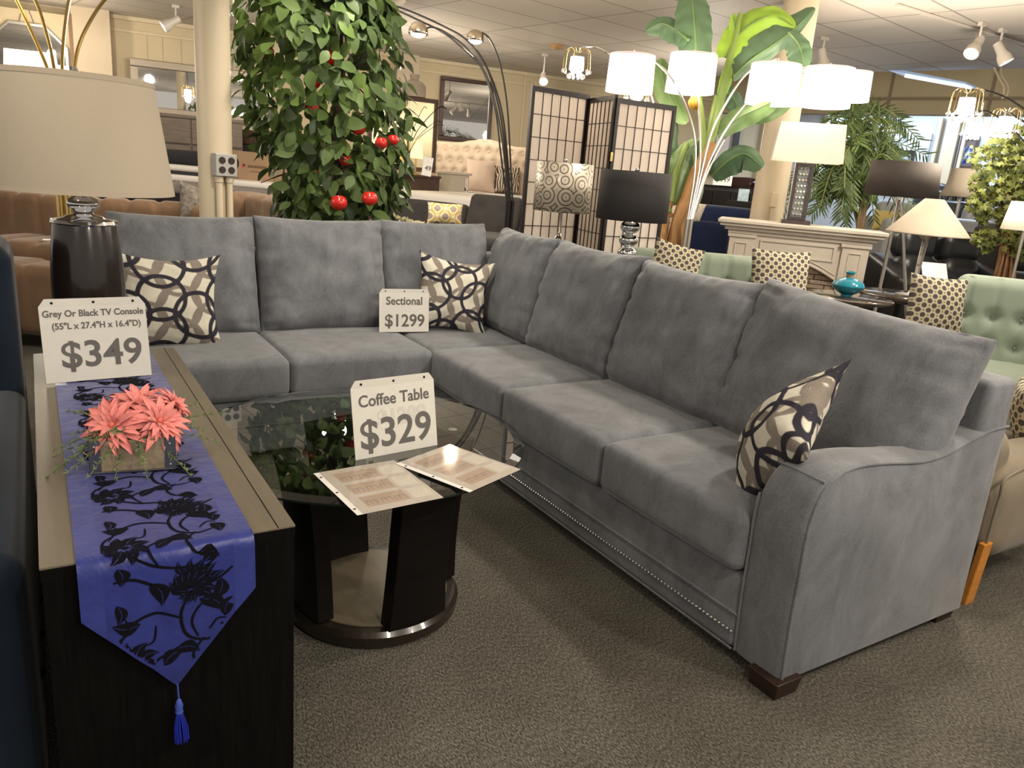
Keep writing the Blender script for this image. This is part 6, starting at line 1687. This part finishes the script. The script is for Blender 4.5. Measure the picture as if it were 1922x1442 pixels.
def mint(label, A, B_, zt, zs, depth, nb):
    rz = math.atan2(B_.y-A.y, B_.x-A.x); w = (Vector((B_.x, B_.y, 0))-Vector((A.x, A.y, 0))).length
    t = thing('loveseat', label, 'sofa', (A.x, A.y, 0), rz, None)
    def fn(v):
        v = Vector(v)
        if v.y < -.05:
            for i in range(nb):
                for j, zz in enumerate((-.10, .07)):
                    bx = -w/2+w*(i+.5+.0*j)/nb; d2 = (v.x-bx)**2+(v.z-zz)**2
                    v.y += .036*math.exp(-d2/.0016)
                    v.y += .008*math.exp(-((v.x-bx)/.012)**2)
        return v
    b = MB(); h = zt-zs+.1; b.rbox((w/2, .0, (zt+zs-.1)/2), (w, .17, h), .06, 4, nb*8, crown=.008, M=Matrix.Identity(4), fn=fn); o = b.out('backrest', M_mint, t, smooth=80)
    b = MB()
    for i in range(nb):
        for zz in (-.10, .07): b.ball((w*(i+.5)/nb, -.052, (zt+zs-.1)/2+zz), .009, 8)
    b.out('tufting_buttons', M_mint, o)
    b = MB(); b.rbox((w/2, -depth/2, zs-.07), (w-.1, depth, .15), .05, 4, 8, crown=.012); b.out('seat_cushion', M_mint, t, smooth=80)
    for x in (-.02, w+.02):
        b = MB(); b.rbox((x, -depth/2+.03, zs-.02), (.12, depth+.05, .36), .055, 5, 6, crown=.012, fn=lambda v: Vector((v.x, v.y, v.z+(.05 if v.z > 0 else 0)*(v.y/depth)))); b.out('arm', M_mint, t, smooth=80)
    b = MB(); b.rbox((w/2, -depth/2, zs-.2), (w, depth, .12), .03, 3, 4); b.out('base', M_mint, t, smooth=60)
    for x in (.06, w-.06):
        for y in (-.05, -depth+.06):
            b = MB(); b.lathe([(0, 0), (.012, 0), (.022, zs-.26), (0, zs-.26)], 12, 0, TR(x, y, 0)); b.out('leg', M_orange, t)
    return t
A = at(1165, 475, 5.35); B_ = at(1432, 473, 5.35)
mint('mint green tufted loveseat with two ringed dot pillows in front of the mantelpiece', A, B_, A.z*.5+B_.z*.5, .52, .62, 6)
A = at(1800, 512, 4.75); B_ = at(2080, 548, 4.4)
mint('mint green tufted loveseat at the right edge behind the brown armchair', A, B_, (A.z+B_.z)/2, .50, .66, 5)
dot_pillow('ringed dot pillow at the left end of the far mint loveseat, mostly hidden', 1266, 505, 5.05, .34, -.5, -.2, .2)
dot_pillow('ringed dot pillow at the right end of the far mint loveseat beside the teal vase', 1462, 527, 4.95, .40, -.50, -.2)
dot_pillow('ringed dot pillow on the near mint loveseat, in front of its left arm', 1756, 577, 4.25, .35, -.45, -.2, .05)
o = dot_pillow('ringed dot pillow at the right edge on the taupe armchair', 1930, 790, 3.1, .32, .5, -.3)
M_marble = mat('dark_marble_top', (.055, .040, .032), .12, var=.4, vscale=6, coat=.6)
c = at(1590, 556, 4.75)
t = thing('side_table', 'round dark side table carrying the teal vase', 'table', (c.x, c.y, 0))
TZ_ = c.z
b = MB(); R_ = .27; b.lathe([(0, -.025), (R_-.02, -.025), (R_, -.012), (R_, -.004), (R_-.006, 0), (0, 0)], 48, 0, TR(0, 0, TZ_)); b.out('tabletop', M_marble, t, smooth=40)
b = MB(); b.lathe([(0, 0), (.18, 0), (.18, .02), (.03, .05), (.025, TZ_-.03), (0, TZ_-.03)], 28); b.out('pedestal', M_black, t)
t = thing('vase', 'squat teal blue glass vase with a narrow neck on the round side table', 'vase', (c.x-.01, c.y, TZ_+.001))
k = 4.75/FPX
b = MB(); b.lathe([(0, 0), (10*k, 0), (10*k, 3*k), (16*k, 6*k), (27*k, 14*k), (29*k, 20*k), (26*k, 26*k), (15*k, 32*k), (8*k, 35*k)], 40); b.out('glass_body', mat('teal_glass', (.015, .24, .34), .12, spec=.7, coat=.5), t)
b = MB(); b.lathe([(7*k, 34*k), (6.5*k, 41*k), (0, 41*k)], 28); nk = b.out('rope_neck', mat('tan_rope', (.36, .22, .10), .8), t)
b = MB(); b.lathe([(7.5*k, 41*k), (9*k, 45*k), (7.5*k, 46*k), (6*k, 42*k)], 28); b.out('lip', bpy.data.materials['teal_glass'], t)
c = at(1690, 552, 5.25)
t = thing('side_table', 'second round dark table under the conical shade lamp', 'table', (c.x, c.y, 0)); TZ_ = c.z
b = MB(); R_ = .29; b.lathe([(0, -.04), (R_-.02, -.04), (R_, -.02), (R_, -.004), (R_-.006, 0), (0, 0)], 48, 0, TR(0, 0, TZ_)); b.out('tabletop', M_marble, t, smooth=40)
b = MB(); b.lathe([(0, 0), (.2, 0), (.2, .02), (.03, .05), (.025, TZ_-.05), (0, TZ_-.05)], 28); b.out('pedestal', M_black, t)
# conical shade lamp
def cone_lamp():
    D_ = 5.15; q = at(1712, 545, D_); O = Vector((q.x, q.y, TZ_+.001))
    t = thing('table_lamp', 'lamp with wide conical beige shade on a slanted steel rod over the dark round table', 'lamp', tuple(O))
    Q = lambda x, y: at(x, y, D_)-O; k = D_/FPX
    b = MB(); b.lathe([(0, 0), (.10, 0), (.10, .012), (.03, .02), (.02, .04), (0, .04)], 28); b.out('foot', M_nickel, t)
    b = MB(); b.tube([(0, 0, .02), Q(1735, 448)], .011, 10); b.tube([(.02, 0, .04), Q(1742, 450)], .006, 8)
    for f in (.3, .5, .7): p = Vector((0.01, 0, .03)).lerp(Q(1738, 449), f); b.tube([p-Vector((.02, 0, 0)), p+Vector((.02, 0, 0.006))], .007, 8)
    b.out('rod', M_nickel, t)
    c = Q(1738, 448); zt_ = Q(1741, 373).z; zb = Q(1738, 440).z; M = TR(c.x, c.y, 0)
    b = MB(); b.shell([(72*k, zb), (70*k, zb+.01), (16*k, zt_)], 64, 0, M); b.out('lamp_shade', mat('beige_cone_shade', (.44, .37, .29), .8), t, smooth=80, solid=.002)
    b = MB(); b.lathe([(0, 0), (.02, 0), (.05, .03), (.05, .04), (0, .04)], 20, 0, TR(c.x, c.y, c.z-.01)); b.tube([(c.x, c.y, c.z), (c.x, c.y, zt_)], .006); b.out('socket', M_nickel, t)
cone_lamp()
def tripod():
    D_ = 6.1; q = at(1688, 372, D_)
    t = thing('tripod_floor_lamp', 'tripod floor lamp with wide dark brown drum shade beside the palm', 'lamp', (q.x, q.y, 0)); O = Vector((q.x, q.y, 0))
    k = D_/FPX; c = at(1686, 336, D_)-O
    b = MB(); b.shell([(63*k, c.z-32*k), (59*k, c.z+30*k)], 64); b.out('lamp_shade', mat('dark_brown_shade', (.030, .023, .020), .75, var=.2, vscale=60), t, smooth=80, solid=.003)
    b = MB(); zz = c.z-38*k; b.lathe([(0, zz-.02), (.03, zz-.02), (.03, zz+.03), (0, zz+.03)], 16); b.tube([(0, 0, zz), (0, 0, c.z+30*k)], .006); b.out('hub', M_chrome, t)
    for a in (-2.6, -1.2, .6):
        b = MB(); b.tube([(0.02*math.cos(a), .02*math.sin(a), zz), (.36*math.cos(a), .36*math.sin(a), 0.0)], .013, 8); b.out('leg', M_nickel, t)
tripod()
def lamps_right():
    c = at(1802, 372, 8.6); t = thing('table_lamp', 'lamp with flared beige bell shade in front of the maple tree, beyond the cone lamp', 'lamp', (c.x, c.y, .0)); k = 8.6/FPX
    z0, z1 = at(1802, 370, 8.6).z, at(1802, 317, 8.6).z
    b = MB(); b.shell([(36*k, z0), (28*k, z0+(z1-z0)*.4), (24*k, z1)], 6); b.out('lamp_shade', mat('beige_bell_shade', (.45, .38, .29), .8), t, smooth=80, solid=.003)
    b = MB(); b.tube([(0, 0, .0), (0, 0, z1)], .016); b.lathe([(0, 0), (.15, 0), (.15, .02), (0, .03)], 20); b.out('pole', M_nickel, t)
    c = at(1930, 405, 6.0); t = thing('floor_lamp', 'lamp with plain pale lit shade cut by the right picture edge', 'lamp', (c.x, c.y, 0)); k = 6/FPX
    z0, z1 = at(1910, 432, 6).z, at(1910, 378, 6).z
    b = MB(); b.shell([(40*k, z0), (32*k, z1)], 32); b.out('lamp_shade', mat('pale_lit_shade', (.8, .72, .55), .8, emit=(1, .86, .6), estr=.45), t, smooth=80, solid=.003)
    b = MB(); b.tube([(0, 0, 0), (0, 0, z1)], .012); b.lathe([(0, 0), (.14, 0), (.14, .02), (0, .03)], 20); b.out('pole', M_nickel, t)
lamps_right()
def recliner():
    M_lea = mat('black_leather', (.018, .019, .021), .32, spec=.6, bump=.15, bscale=120)
    A = at(1650, 540, 7.6); B_ = at(1845, 545, 7.6); rz = math.atan2(B_.y-A.y, B_.x-A.x); w = (Vector((B_.x-A.x, B_.y-A.y, 0))).length; zt_ = at(1740, 432, 7.8).z
    t = thing('reclining_loveseat', 'black leather two seat recliner behind the dark round side table', 'sofa', (A.x, A.y, 0), rz)
    for k in range(2):
        x = w*(.30+.42*k)
        for q, (yy, zz, hh, r_) in enumerate(((.12, zt_-.14, .28, .10), (.05, zt_-.42, .34, .11))):
            b = MB(); b.rbox((x, yy, zz), (w*.36, .26, hh), r_, 5, 6, crown=.03); b.out('back_cushion', M_lea, t, smooth=80)
        b = MB(); b.rbox((x, -.35, .52), (w*.36, .62, .22), .09, 5, 6, crown=.03); b.out('seat_cushion', M_lea, t, smooth=80)
    for x in (.03, w*.51, w*.98):
        b = MB(); b.rbox((x, -.2, .50), (.17 if x != w*.51 else .06, .95, .46), .05, 5, 6, crown=.02, fn=lambda v: Vector((v.x, v.y, v.z+.22*(max(0, v.y+.3)) if v.z > 0 else v.z))); b.out('arm', M_lea, t, smooth=80)
    b = MB(); b.rbox((w/2, -.15, .22), (w, .9, .36), .06, 3, 4); b.out('base', M_lea, t)
    c = at(1705, 536, 6.9)
    t2 = thing('paper_sheet', 'white sheet of paper lying on the black leather recliner seat', 'paper', tuple(at(1755, 520, 6.85)), rz, rot=(.9, 0, rz-.1))
    b = MB(); b.box(-.11, .11, -.09, .15, 0, .002); b.out('sheet', M_paper, t2, smooth=0)
recliner()
def far_seating():
    # grey sofa with yellow pillow, tufted black sofas and a taupe sofa, all beyond the recliner
    def sofa(name, label, pxl, pxr, pyt, pys, d, mt, n=3, r=.07):
        A = at(pxl, pyt, d); B_ = at(pxr, pyt+4, d); rz = math.atan2(B_.y-A.y, B_.x-A.x); w = Vector((B_.x-A.x, B_.y-A.y, 0)).length
        t = thing(name, label, 'sofa', (A.x, A.y, 0), rz); zs = at(pxl, pys, d-.5).z
        for i in range(n):
            b = MB(); b.rbox((w*(i+.5)/n, 0, (A.z+zs)/2), (w/n*.97, .22, A.z-zs+.12), r, 4, 6, crown=.03); b.out('back_cushion', mt, t, smooth=80)
        b = MB(); b.rbox((w/2, -.4, zs-.06), (w, .7, .22), .06, 4, 6, crown=.01); b.out('seat', mt, t, smooth=80)
        b = MB(); b.rbox((w/2, -.3, zs*.4), (w, .85, zs*.7), .05, 3, 4); b.out('base', mt, t)
        for x in (-.1, w+.1):
            b = MB(); b.rbox((x, -.35, zs*.6), (.18, .9, zs*1.15), .06, 4, 4); b.out('arm', mt, t, smooth=80)
        return t
    M_bl = mat('gloss_black_leather', (.02, .022, .03), .22, spec=.7)
    M_gr = suede('pale_grey_fabric', (.33, .33, .32), .08, .1)
    sofa('sofa', 'pale grey sofa seen under the dark brown drum shade', 1648, 1745, 388, 432, 11.3, M_gr)
    sofa('tufted_sofa', 'glossy black tufted sofa left of the flared bell shade', 1742, 1800, 352, 385, 13.2, M_bl, 4, .05)
    sofa('tufted_sofa', 'second glossy black tufted sofa below the flared bell shade', 1775, 1832, 370, 405, 12.0, M_bl, 4, .06)
    sofa('sofa', 'light grey leather sofa behind the maple trunk', 1812, 1925, 397, 440, 10.3, mat('light_grey_leather', (.36, .37, .40), .3))
    sofa('sofa', 'dark taupe sofa low behind the maple trunk, right of the recliner', 1835, 1960, 432, 470, 8.6, M_char, 2)
    mb = pillow_mb(.45, .28, .14, n=16); o = mb.out('throw_pillow', mat('ochre_cotton', (.50, .38, .12), .8), smooth=100); tag(o, 'ochre yellow cushion on the pale grey sofa', 'pillow'); o.matrix_world = TR(*at(1668, 414, 10.8)) @ R3(0, 0, -.5)
    # navy sofa and chair left of mantel
    A = at(1262, 385, 9.4); B_ = at(1435, 388, 9.0); rz = math.atan2(B_.y-A.y, B_.x-A.x); w = Vector((B_.x-A.x, B_.y-A.y, 0)).length; 
    M_nv = suede('deep_navy_fabric', (.010, .016, .045), .2, .2)
    t = thing('sofa', 'deep navy sofa between the banana trunk and the mantelpiece', 'sofa', (A.x, A.y, 0), rz)
    b = MB(); b.rbox((w/2, 0, A.z/2+.1), (w, .3, A.z-.15), .1, 4, 8, crown=.02); b.out('backrest', M_nv, t, smooth=80)
    b = MB(); b.rbox((w/2, -.5, .4), (w, .8, .4), .07, 4, 6, crown=.02); b.out('seat', M_nv, t, smooth=80)
    mb = pillow_mb(.55, .62, .18, n=24, wr=.03, seed=4); o = mb.out('fur_pillow', mat('pale_fur', (.52, .44, .36), .95, var=.15, vscale=40, bump=1.0, bscale=120, sheen=.5), smooth=100); tag(o, 'pale furry pillow behind the banana trunk', 'pillow'); o.matrix_world = TR(*at(1262, 425, 8.0)) @ R3(0, 0, -.5) @ R3(0, .2, 0)
    A = at(1300, 470, 7.6); B_ = at(1352, 470, 7.5); zt_ = at(1325, 424, 7.6).z
    t = thing('dining_chair', 'dark navy upholstered chair beside the left end of the mantelpiece', 'chair', (A.x, A.y, 0), -.5)
    b = MB(); b.rbox((.14, .05, zt_-.25), (.42, .10, .55), .10 if False else .045, 4, 6, crown=.02); b.out('backrest', M_nv, t, smooth=80)
    b = MB(); b.rbox((.14, -.2, .45), (.44, .45, .10), .04, 4, 6, crown=.01); b.out('seat', M_nv, t, smooth=80)
    for x in (-.04, .32):
        for y in (-.38, .02): b = MB(); b.tube([(x, y, 0), (x, y, .42)], .016); b.out('leg', M_black, t)
    # black dresser with price sign, small print and sleigh bed end
    A = at(1310, 345, 11.2); B_ = at(1412, 352, 10.6); rz = math.atan2(B_.y-A.y, B_.x-A.x); w = Vector((B_.x-A.x, B_.y-A.y, 0)).length; H = A.z
    t = thing('dresser', 'black dresser with drawers carrying the $449 sign', 'dresser', (A.x, A.y, 0), rz)
    b = MB(); b.box(0, w, 0, .5, 0, H-.03); b.out('body', M_black, t, smooth=0); b = MB(); b.box(-.03, w+.02, -.03, .5, H-.03, H); b.out('top', M_espresso, t, smooth=0)
    for i in range(3):
        for j in range(4):
            b = MB(); b.box(w*i/3+.015, w*(i+1)/3-.015, -.02, 0, H-.06-(j+1)*.27, H-.075-j*.27); d = b.out('drawer', M_espresso, t, smooth=0, bevel=.004)
    c = at(1357, 333, 10.75)
    t2 = thing('price_sign', 'white sign reading $449 on the black dresser under the banana leaf', 'sign', (c.x, c.y, H+.001), rz)
    b = MB(); b.box(-.15, .15, 0, .004, 0, .24); b.out('paper', M_paper, t2, smooth=0); text('$449', .115, M_ink, t2, TR(0, -.001, .085) @ R3(PI/2, 0, 0), .015)
    c = at(1396, 362, 10.3); t3 = thing('picture_print', 'small pale blue swirled print against the black dresser', 'picture', (c.x, c.y, c.z-.11), rz)
    b = MB(); b.box(-.08, .08, 0, .01, 0, .16); b.out('canvas', mat('blue_swirl', (.35, .45, .5), .6, var=.4, vscale=18), t3, smooth=0)
    tn = thing('nightstand', 'small dark nightstand at the right end of the black dresser', 'nightstand', (c.x, c.y, 0), rz)
    b = MB(); b.box(-.22, .3, -.05, .35, 0, c.z-.112); b.out('body', M_espresso, tn, smooth=0, bevel=.004)
    c = at(1395, 345, 11.9); t4 = thing('sleigh_headboard', 'dark cherry sleigh headboard end right of the black dresser', 'headboard', (c.x, c.y, 0), rz)
    prof = [(-.45, 0), (-.45, c.z+.08), (.05, c.z+.10), (.14, c.z+.04), (.12, c.z-.10), (.05, c.z-.25), (.05, 0)]
    b = MB(); b.prism(prof, 0, .3); b.out('panel', mat('cherry_gloss', (.035, .010, .010), .15, coat=.5), t4, smooth=40, bevel=.02)
    # mirror frame fragment and pipes on the wall there
    A = onwall(1352, 240, .1); B_ = onwall(1380, 300, .1); s0, s1 = wl(A), wl(B_); t5 = wthing('wall_mirror', 'dark framed mirror half hidden behind the banana leaves', 'mirror', s0-.2, .1, 0)
    b = MB(); b.frame(0, s1-s0+.2, onwall(1380, 330, .1).z, onwall(1380, 232, .1).z, .12, -.03, .02); b.out('frame', M_ebony, t5, smooth=0); b = MB(); b.box(.1, s1-s0+.1, 0, .01, onwall(1380, 330, .1).z+.1, onwall(1380, 232, .1).z-.1); b.out('mirror_glass', M_mirror, t5, smooth=0)
    for q, px in enumerate((1432, 1441)):
        s = ws(px, 300, .15); t6 = wthing('wall_pipe', ['cream pipe down the rear wall left of the right column', 'second cream pipe close beside the first, nearer the right column'][q], 'pipe', s, .12, 0)
        b = MB(); b.tube([(0, 0, .4), (0, 0, CEIL-.02)], .04, 12); b.out('tube', M_trim, t6)
        b = MB(); b.lathe([(0, 0), (.06, 0), (.06, .1), (0, .1)], 12, 0, TR(0, 0, 2.0)); b.out('coupling', M_trim, t6)
far_seating()

# ============================================================ RIGHT REAR: bulkhead, windows, sky light
M_day = mat('daylight_glass', (.6, .7, .8), .5, emit=(.62, .76, 1.0), estr=1.1)
M_blue = mat('cool_white_wall', (.56, .58, .60), .7)
Rn = Vector((c2.x-c1.x, c2.y-c1.y, 0)).normalized()      # runs along the ceiling edge to the right
def rplane(px, py, off):
    """point on the vertical plane parallel to the ceiling edge, off metres beyond it"""
    n = Vector((-Rn.y, Rn.x, 0)); p0 = Vector((c1.x, c1.y, 0))+n*off
    r = ray(px, py); return O0+r*((p0-O0).dot(n)/r.dot(n))
RRZ = math.atan2(Rn.y, Rn.x)
def rs(p): return (Vector((p.x, p.y, 0))-Vector((c1.x, c1.y, 0))).dot(Rn)
def rbx(b, s0, s1, o0, o1, z0, z1, mi=0):
    M = TR(c1.x, c1.y, 0) @ Matrix.Rotation(RRZ, 4, 'Z'); return b.box(s0, s1, o0, o1, z0, z1, mi, M)
OF = 2.6
zb = rplane(1700, 215, OF).z; zt_ = rplane(1700, 118, OF).z
sL, sR = rs(rplane(1440, 250, OF)), rs(rplane(2100, 250, OF))
b = MB(); rbx(b, sL-1, sR+3, OF, OF+.2, zb, zt_+.8); struct(b.out('wall_bulkhead', mat('tan_panel_paint', (.40, .33, .20), .7, var=.04, vscale=2), smooth=0))
b = MB(); zm = rplane(1700, 185, OF).z
rbx(b, sL, sR+2, OF-.02, OF, zm-.02, zm+.02)
for px in (1670, 1860): s = rs(rplane(px, 180, OF)); rbx(b, s-.02, s+.02, OF-.015, OF, zb, zt_+.4)
struct(b.out('trim_4', mat('seam_strip', (.20, .15, .09), .6), smooth=0))
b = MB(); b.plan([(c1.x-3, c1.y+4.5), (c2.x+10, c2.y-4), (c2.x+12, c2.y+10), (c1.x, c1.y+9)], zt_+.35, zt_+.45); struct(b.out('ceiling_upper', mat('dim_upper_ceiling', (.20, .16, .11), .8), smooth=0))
# front wall further back with openings and daylight
OF2 = 5.0
def fz(px, py): return rplane(px, py, OF2)
s0, s1 = rs(fz(1450, 300))-1, rs(fz(2150, 300))
b = MB(); rbx(b, s0, s1+2, OF2+.1, OF2+.3, 0, 5.0); struct(b.out('wall_front', M_blue, smooth=0))
b = MB()
for (xa, xb) in ((1765, 1790), (1750, 1756), (1800, 1806)): rbx(b, rs(fz(xa, 300)), rs(fz(xb, 300)), OF2-.1, OF2+.1, 0, fz(1780, 222).z)
struct(b.out('trim_5', M_trim, smooth=0))
def window(n, xa, xb, ya, yb):
    a, c = fz(xa, (ya+yb)/2), fz(xb, (ya+yb)/2); z0, z1 = fz((xa+xb)/2, yb).z, fz((xa+xb)/2, ya).z
    b = MB(); rbx(b, rs(a), rs(c), OF2+.02, OF2+.06, z0, z1); o = struct(b.out('window_%d' % n, M_day, smooth=0))
    b = MB(); w0, w1 = rs(a), rs(c)
    for (p, q, r_, s_) in ((w0-.06, w0, z0-.06, z1+.06), (w1, w1+.06, z0-.06, z1+.06), (w0, w1, z1, z1+.06), (w0, w1, z0-.06, z0)): rbx(b, p, q, OF2-.02, OF2+.08, r_, s_)
    b.out('window_frame', M_trim, o, smooth=0)
window(1, 1545, 1615, 212, 330); window(2, 1618, 1655, 245, 330); window(3, 1885, 1990, 255, 420)
for (xa, xb, ya, yb) in ((1660, 1738, 250, 360), (1792, 1880, 245, 400)):
    b = MB(); rbx(b, rs(fz(xa, 300)), rs(fz(xb, 300)), OF2+.03, OF2+.1, fz(xa, yb).z, fz(xb, ya).z); struct(b.out('wall_alcove', mat('alcove_daylight_white', (.60, .68, .78), .7), smooth=0))  # white boards with bluish daylight put into their colour
l = bpy.data.lights.new('window_light', 'AREA'); l.energy = 150; l.color = (.66, .80, 1.0); l.shape = 'RECTANGLE'; l.size = 3.5; l.size_y = 1.6  # added area light facing down, brightens the front wall in daylight blue
lo = bpy.data.objects.new('window_light', l); sc.collection.objects.link(lo); p = rplane(1740, 300, OF2-1.2); lo.location = (p.x, p.y, zb+.5)
lo.rotation_euler = (0, 0, RRZ)
# pictures there
def pic(label, xa, xb, ya, yb, mt, fr, name='framed_picture'):
    a, c = fz(xa, ya), fz(xb, ya); z0, z1 = fz((xa+xb)/2, yb).z, fz((xa+xb)/2, ya).z; w = rs(c)-rs(a)
    p = Vector((c1.x, c1.y, 0))+Rn*rs(a)+Vector((-Rn.y, Rn.x, 0))*(OF2-.02)
    t = thing(name, label, 'picture', tuple(p), RRZ)
    b = MB(); b.frame(0, w, z0, z1, .05, -.03, .02); b.out('frame', fr, t, smooth=0)
    b = MB(); b.box(.05, w-.05, -.0, .01, z0+.05, z1-.05); b.out('picture', mt, t, smooth=0); return t, w, z0, z1
M_pfr = mat('brown_frame', (.06, .035, .03), .4)
t, w, z0, z1 = pic('framed picture of blue and white flowers on brown under the crystal heads', 1806, 1842, 256, 318, mat('taupe_canvas', (.13, .10, .09), .6), M_pfr)
b = MB(); rnd = random.Random(6)
for k in range(46):
    f = rnd.random(); z = z0+.12+(z1-z0-.3)*f; x = w/2+rnd.uniform(-.3, .3)*w*(.5+.5*math.sin(PI*f)); r_ = rnd.uniform(.02, .04)
    b.prism([(x+r_*math.cos(a*PI/3), z+r_*math.sin(a*PI/3)*1.2) for a in range(6)], -.004, -.002, k % 3)
b.out('painted_flowers', [mat('paint_blue', (.03, .07, .35), .6), mat('paint_white', (.7, .75, .7), .6), mat('paint_yellow', (.6, .6, .2), .6)], t, smooth=0)
pic('dark framed mirror standing behind the black tufted sofa', 1766, 1788, 305, 352, M_mirror, M_ebony, 'framed_mirror')
t, w, z0, z1 = pic('framed black and white prints above the dark brown drum shade', 1668, 1720, 282, 312, mat('grey_print', (.30, .31, .33), .6, var=.6, vscale=8), M_ebony)
# blue panel of the sky light hanging under the upper ceiling
a = at(1672, 134, 9.6); c = at(1818, 160, 9.0)
t = thing('light_trough', 'bluish reflective light trough hanging beyond the ceiling edge at upper right', 'light', tuple(a), math.atan2(c.y-a.y, c.x-a.x), rot=(0, math.atan2(a.z-c.z, (c.xy-a.xy).length), math.atan2(c.y-a.y, c.x-a.x)))
w = (c-a).length
b = MB(); b.prism([(0, 0), (w, 0), (w, .02), (w*.2, .03)], -.1, .35); b.out('reflector', mat('blue_reflector', (.35, .45, .6), .2, .6, emit=(.45, .62, .9), estr=.25), t, smooth=0)
b = MB(); b.box(w*.15, w, .1, .16, -.03, 0); b.out('tube', mat('cool_tube', (.7, .8, 1), .4, emit=(.75, .85, 1), estr=.8), t, smooth=0)
for k, (px, py, dx) in enumerate(((1868, 130, 8), (1882, 130, 6))):
    a = at(px, py, 8.4); c_ = at(px+dx, py+50, 8.4)
t = thing('hanging_wires', 'two loose pale wires hanging beyond the ceiling edge at upper right', 'wire', tuple(at(1875, 128, 8.5))); O = Vector(t.location)
for pts in ([(1866, 126), (1876, 148), (1884, 162), (1884, 178)], [(1880, 124), (1880, 140), (1892, 160), (1890, 178), (1880, 184)]):
    b = MB(); b.tube(spline([at(x, y, 8.5)-O for x, y in pts], 5), .012, 6); b.out('wire', M_trim, t)

# ============================================================ CEILING FIXTURES
M_can = mat('white_track_can', (.55, .50, .44), .4)
M_ledh = mat('lit_reflector', (1, 1, 1), .4, emit=(1, .93, .82), estr=12)
def track_head(label, px, py, dxy, lit=True, s=1.0, d=None, power=0, drop=.20):
    c = atz(px, py, CEIL-drop) if d is None else at(px, py, d)
    t = thing('track_light_head', label, 'track light', tuple(c))
    dr = (CX*dxy[0]+CY*dxy[1]-CZ*dxy[2]).normalized(); M = dr.to_track_quat('Z', 'Y').to_matrix().to_4x4()
    b = MB(); b.lathe([(0, -.09*s), (.036*s, -.09*s), (.040*s, -.02*s), (.040*s, 0), (.060*s, .045*s), (.062*s, .10*s), (.055*s, .10*s), (.052*s, .085*s), (0, .085*s)], 24, 0, M); b.out('can', M_can, t, smooth=40)
    b = MB(); b.lathe([(0, .086*s), (.050*s, .086*s), (.050*s, .088*s), (0, .088*s)], 20, 0, M); b.out('lamp_face', M_ledh if lit else M_can, t)
    q = -dr*.05*s; h = CEIL-c.z
    b = MB(); b.tube([q, Vector((q.x, q.y, h-.03))], .010*s, 8); b.box(q.x-.04, q.x+.04, q.y-.02, q.y+.02, h-.035, h-.002); b.out('stem', M_can, t)
    return t
track_head('white track spotlight at upper right, the left one of the pair', 1832, 86, (-.62, .85, .25), s=1.05)
track_head('white track spotlight at upper right, the right one of the pair', 1880, 98, (.40, .9, .05), s=1.05)
track_head('white track spotlight between the linen lamp shade and the round column', 322, 42, (-.8, .6, .25), s=1.15)
track_head('bright track spotlight at the top above the black arc lamp heads', 745, 10, (-.45, .8, .5), s=1.1)
track_head('small distant track spotlight above the left panel of the folding screen', 1020, 146, (0, .8, .6), d=10.5)
track_head('small track spotlight between the round column and the apple tree top', 505, 14, (.1, .9, .4))
track_head('unlit track spotlight half hidden above the right drum shades', 1545, 108, (.2, .9, -.2), lit=False)
# track rails
a, c = atz(1800, 45, CEIL-.012), atz(1925, 84, CEIL-.012); dd = (c-a)
b = MB(); b.tube([a-dd*.8, c+dd*1.5], .016, 6); tag(b.out('track_rail', M_can, smooth=40), 'white ceiling track rail carrying the spotlight pair at upper right', 'track rail')
c = atz(1045, 84, CEIL); t = thing('smoke_detector', 'small tan round smoke detector on the ceiling above the crystal head', 'detector', (c.x, c.y, CEIL-.001), rot=(PI, 0, 0))
b = MB(); b.lathe([(0, 0), (.085, 0), (.08, .045), (.045, .055), (0, .055)], 28); b.out('cover', mat('tan_plastic', (.48, .27, .11), .4), t)
# chandelier bit behind the column top
c = at(404, 6, 5.6); t = thing('crystal_pendant', 'crystal pendant lamp peeking out on both sides of the column top', 'lamp', (c.x, c.y, 0)); t.location = c
crystal_head(404, -2, 5.6, 33, parent=t, O=c, power=6)
b = MB(); b.tube([(0, 0, .05), (0, 0, CEIL-c.z)], .005); b.out('cord', M_black, t)
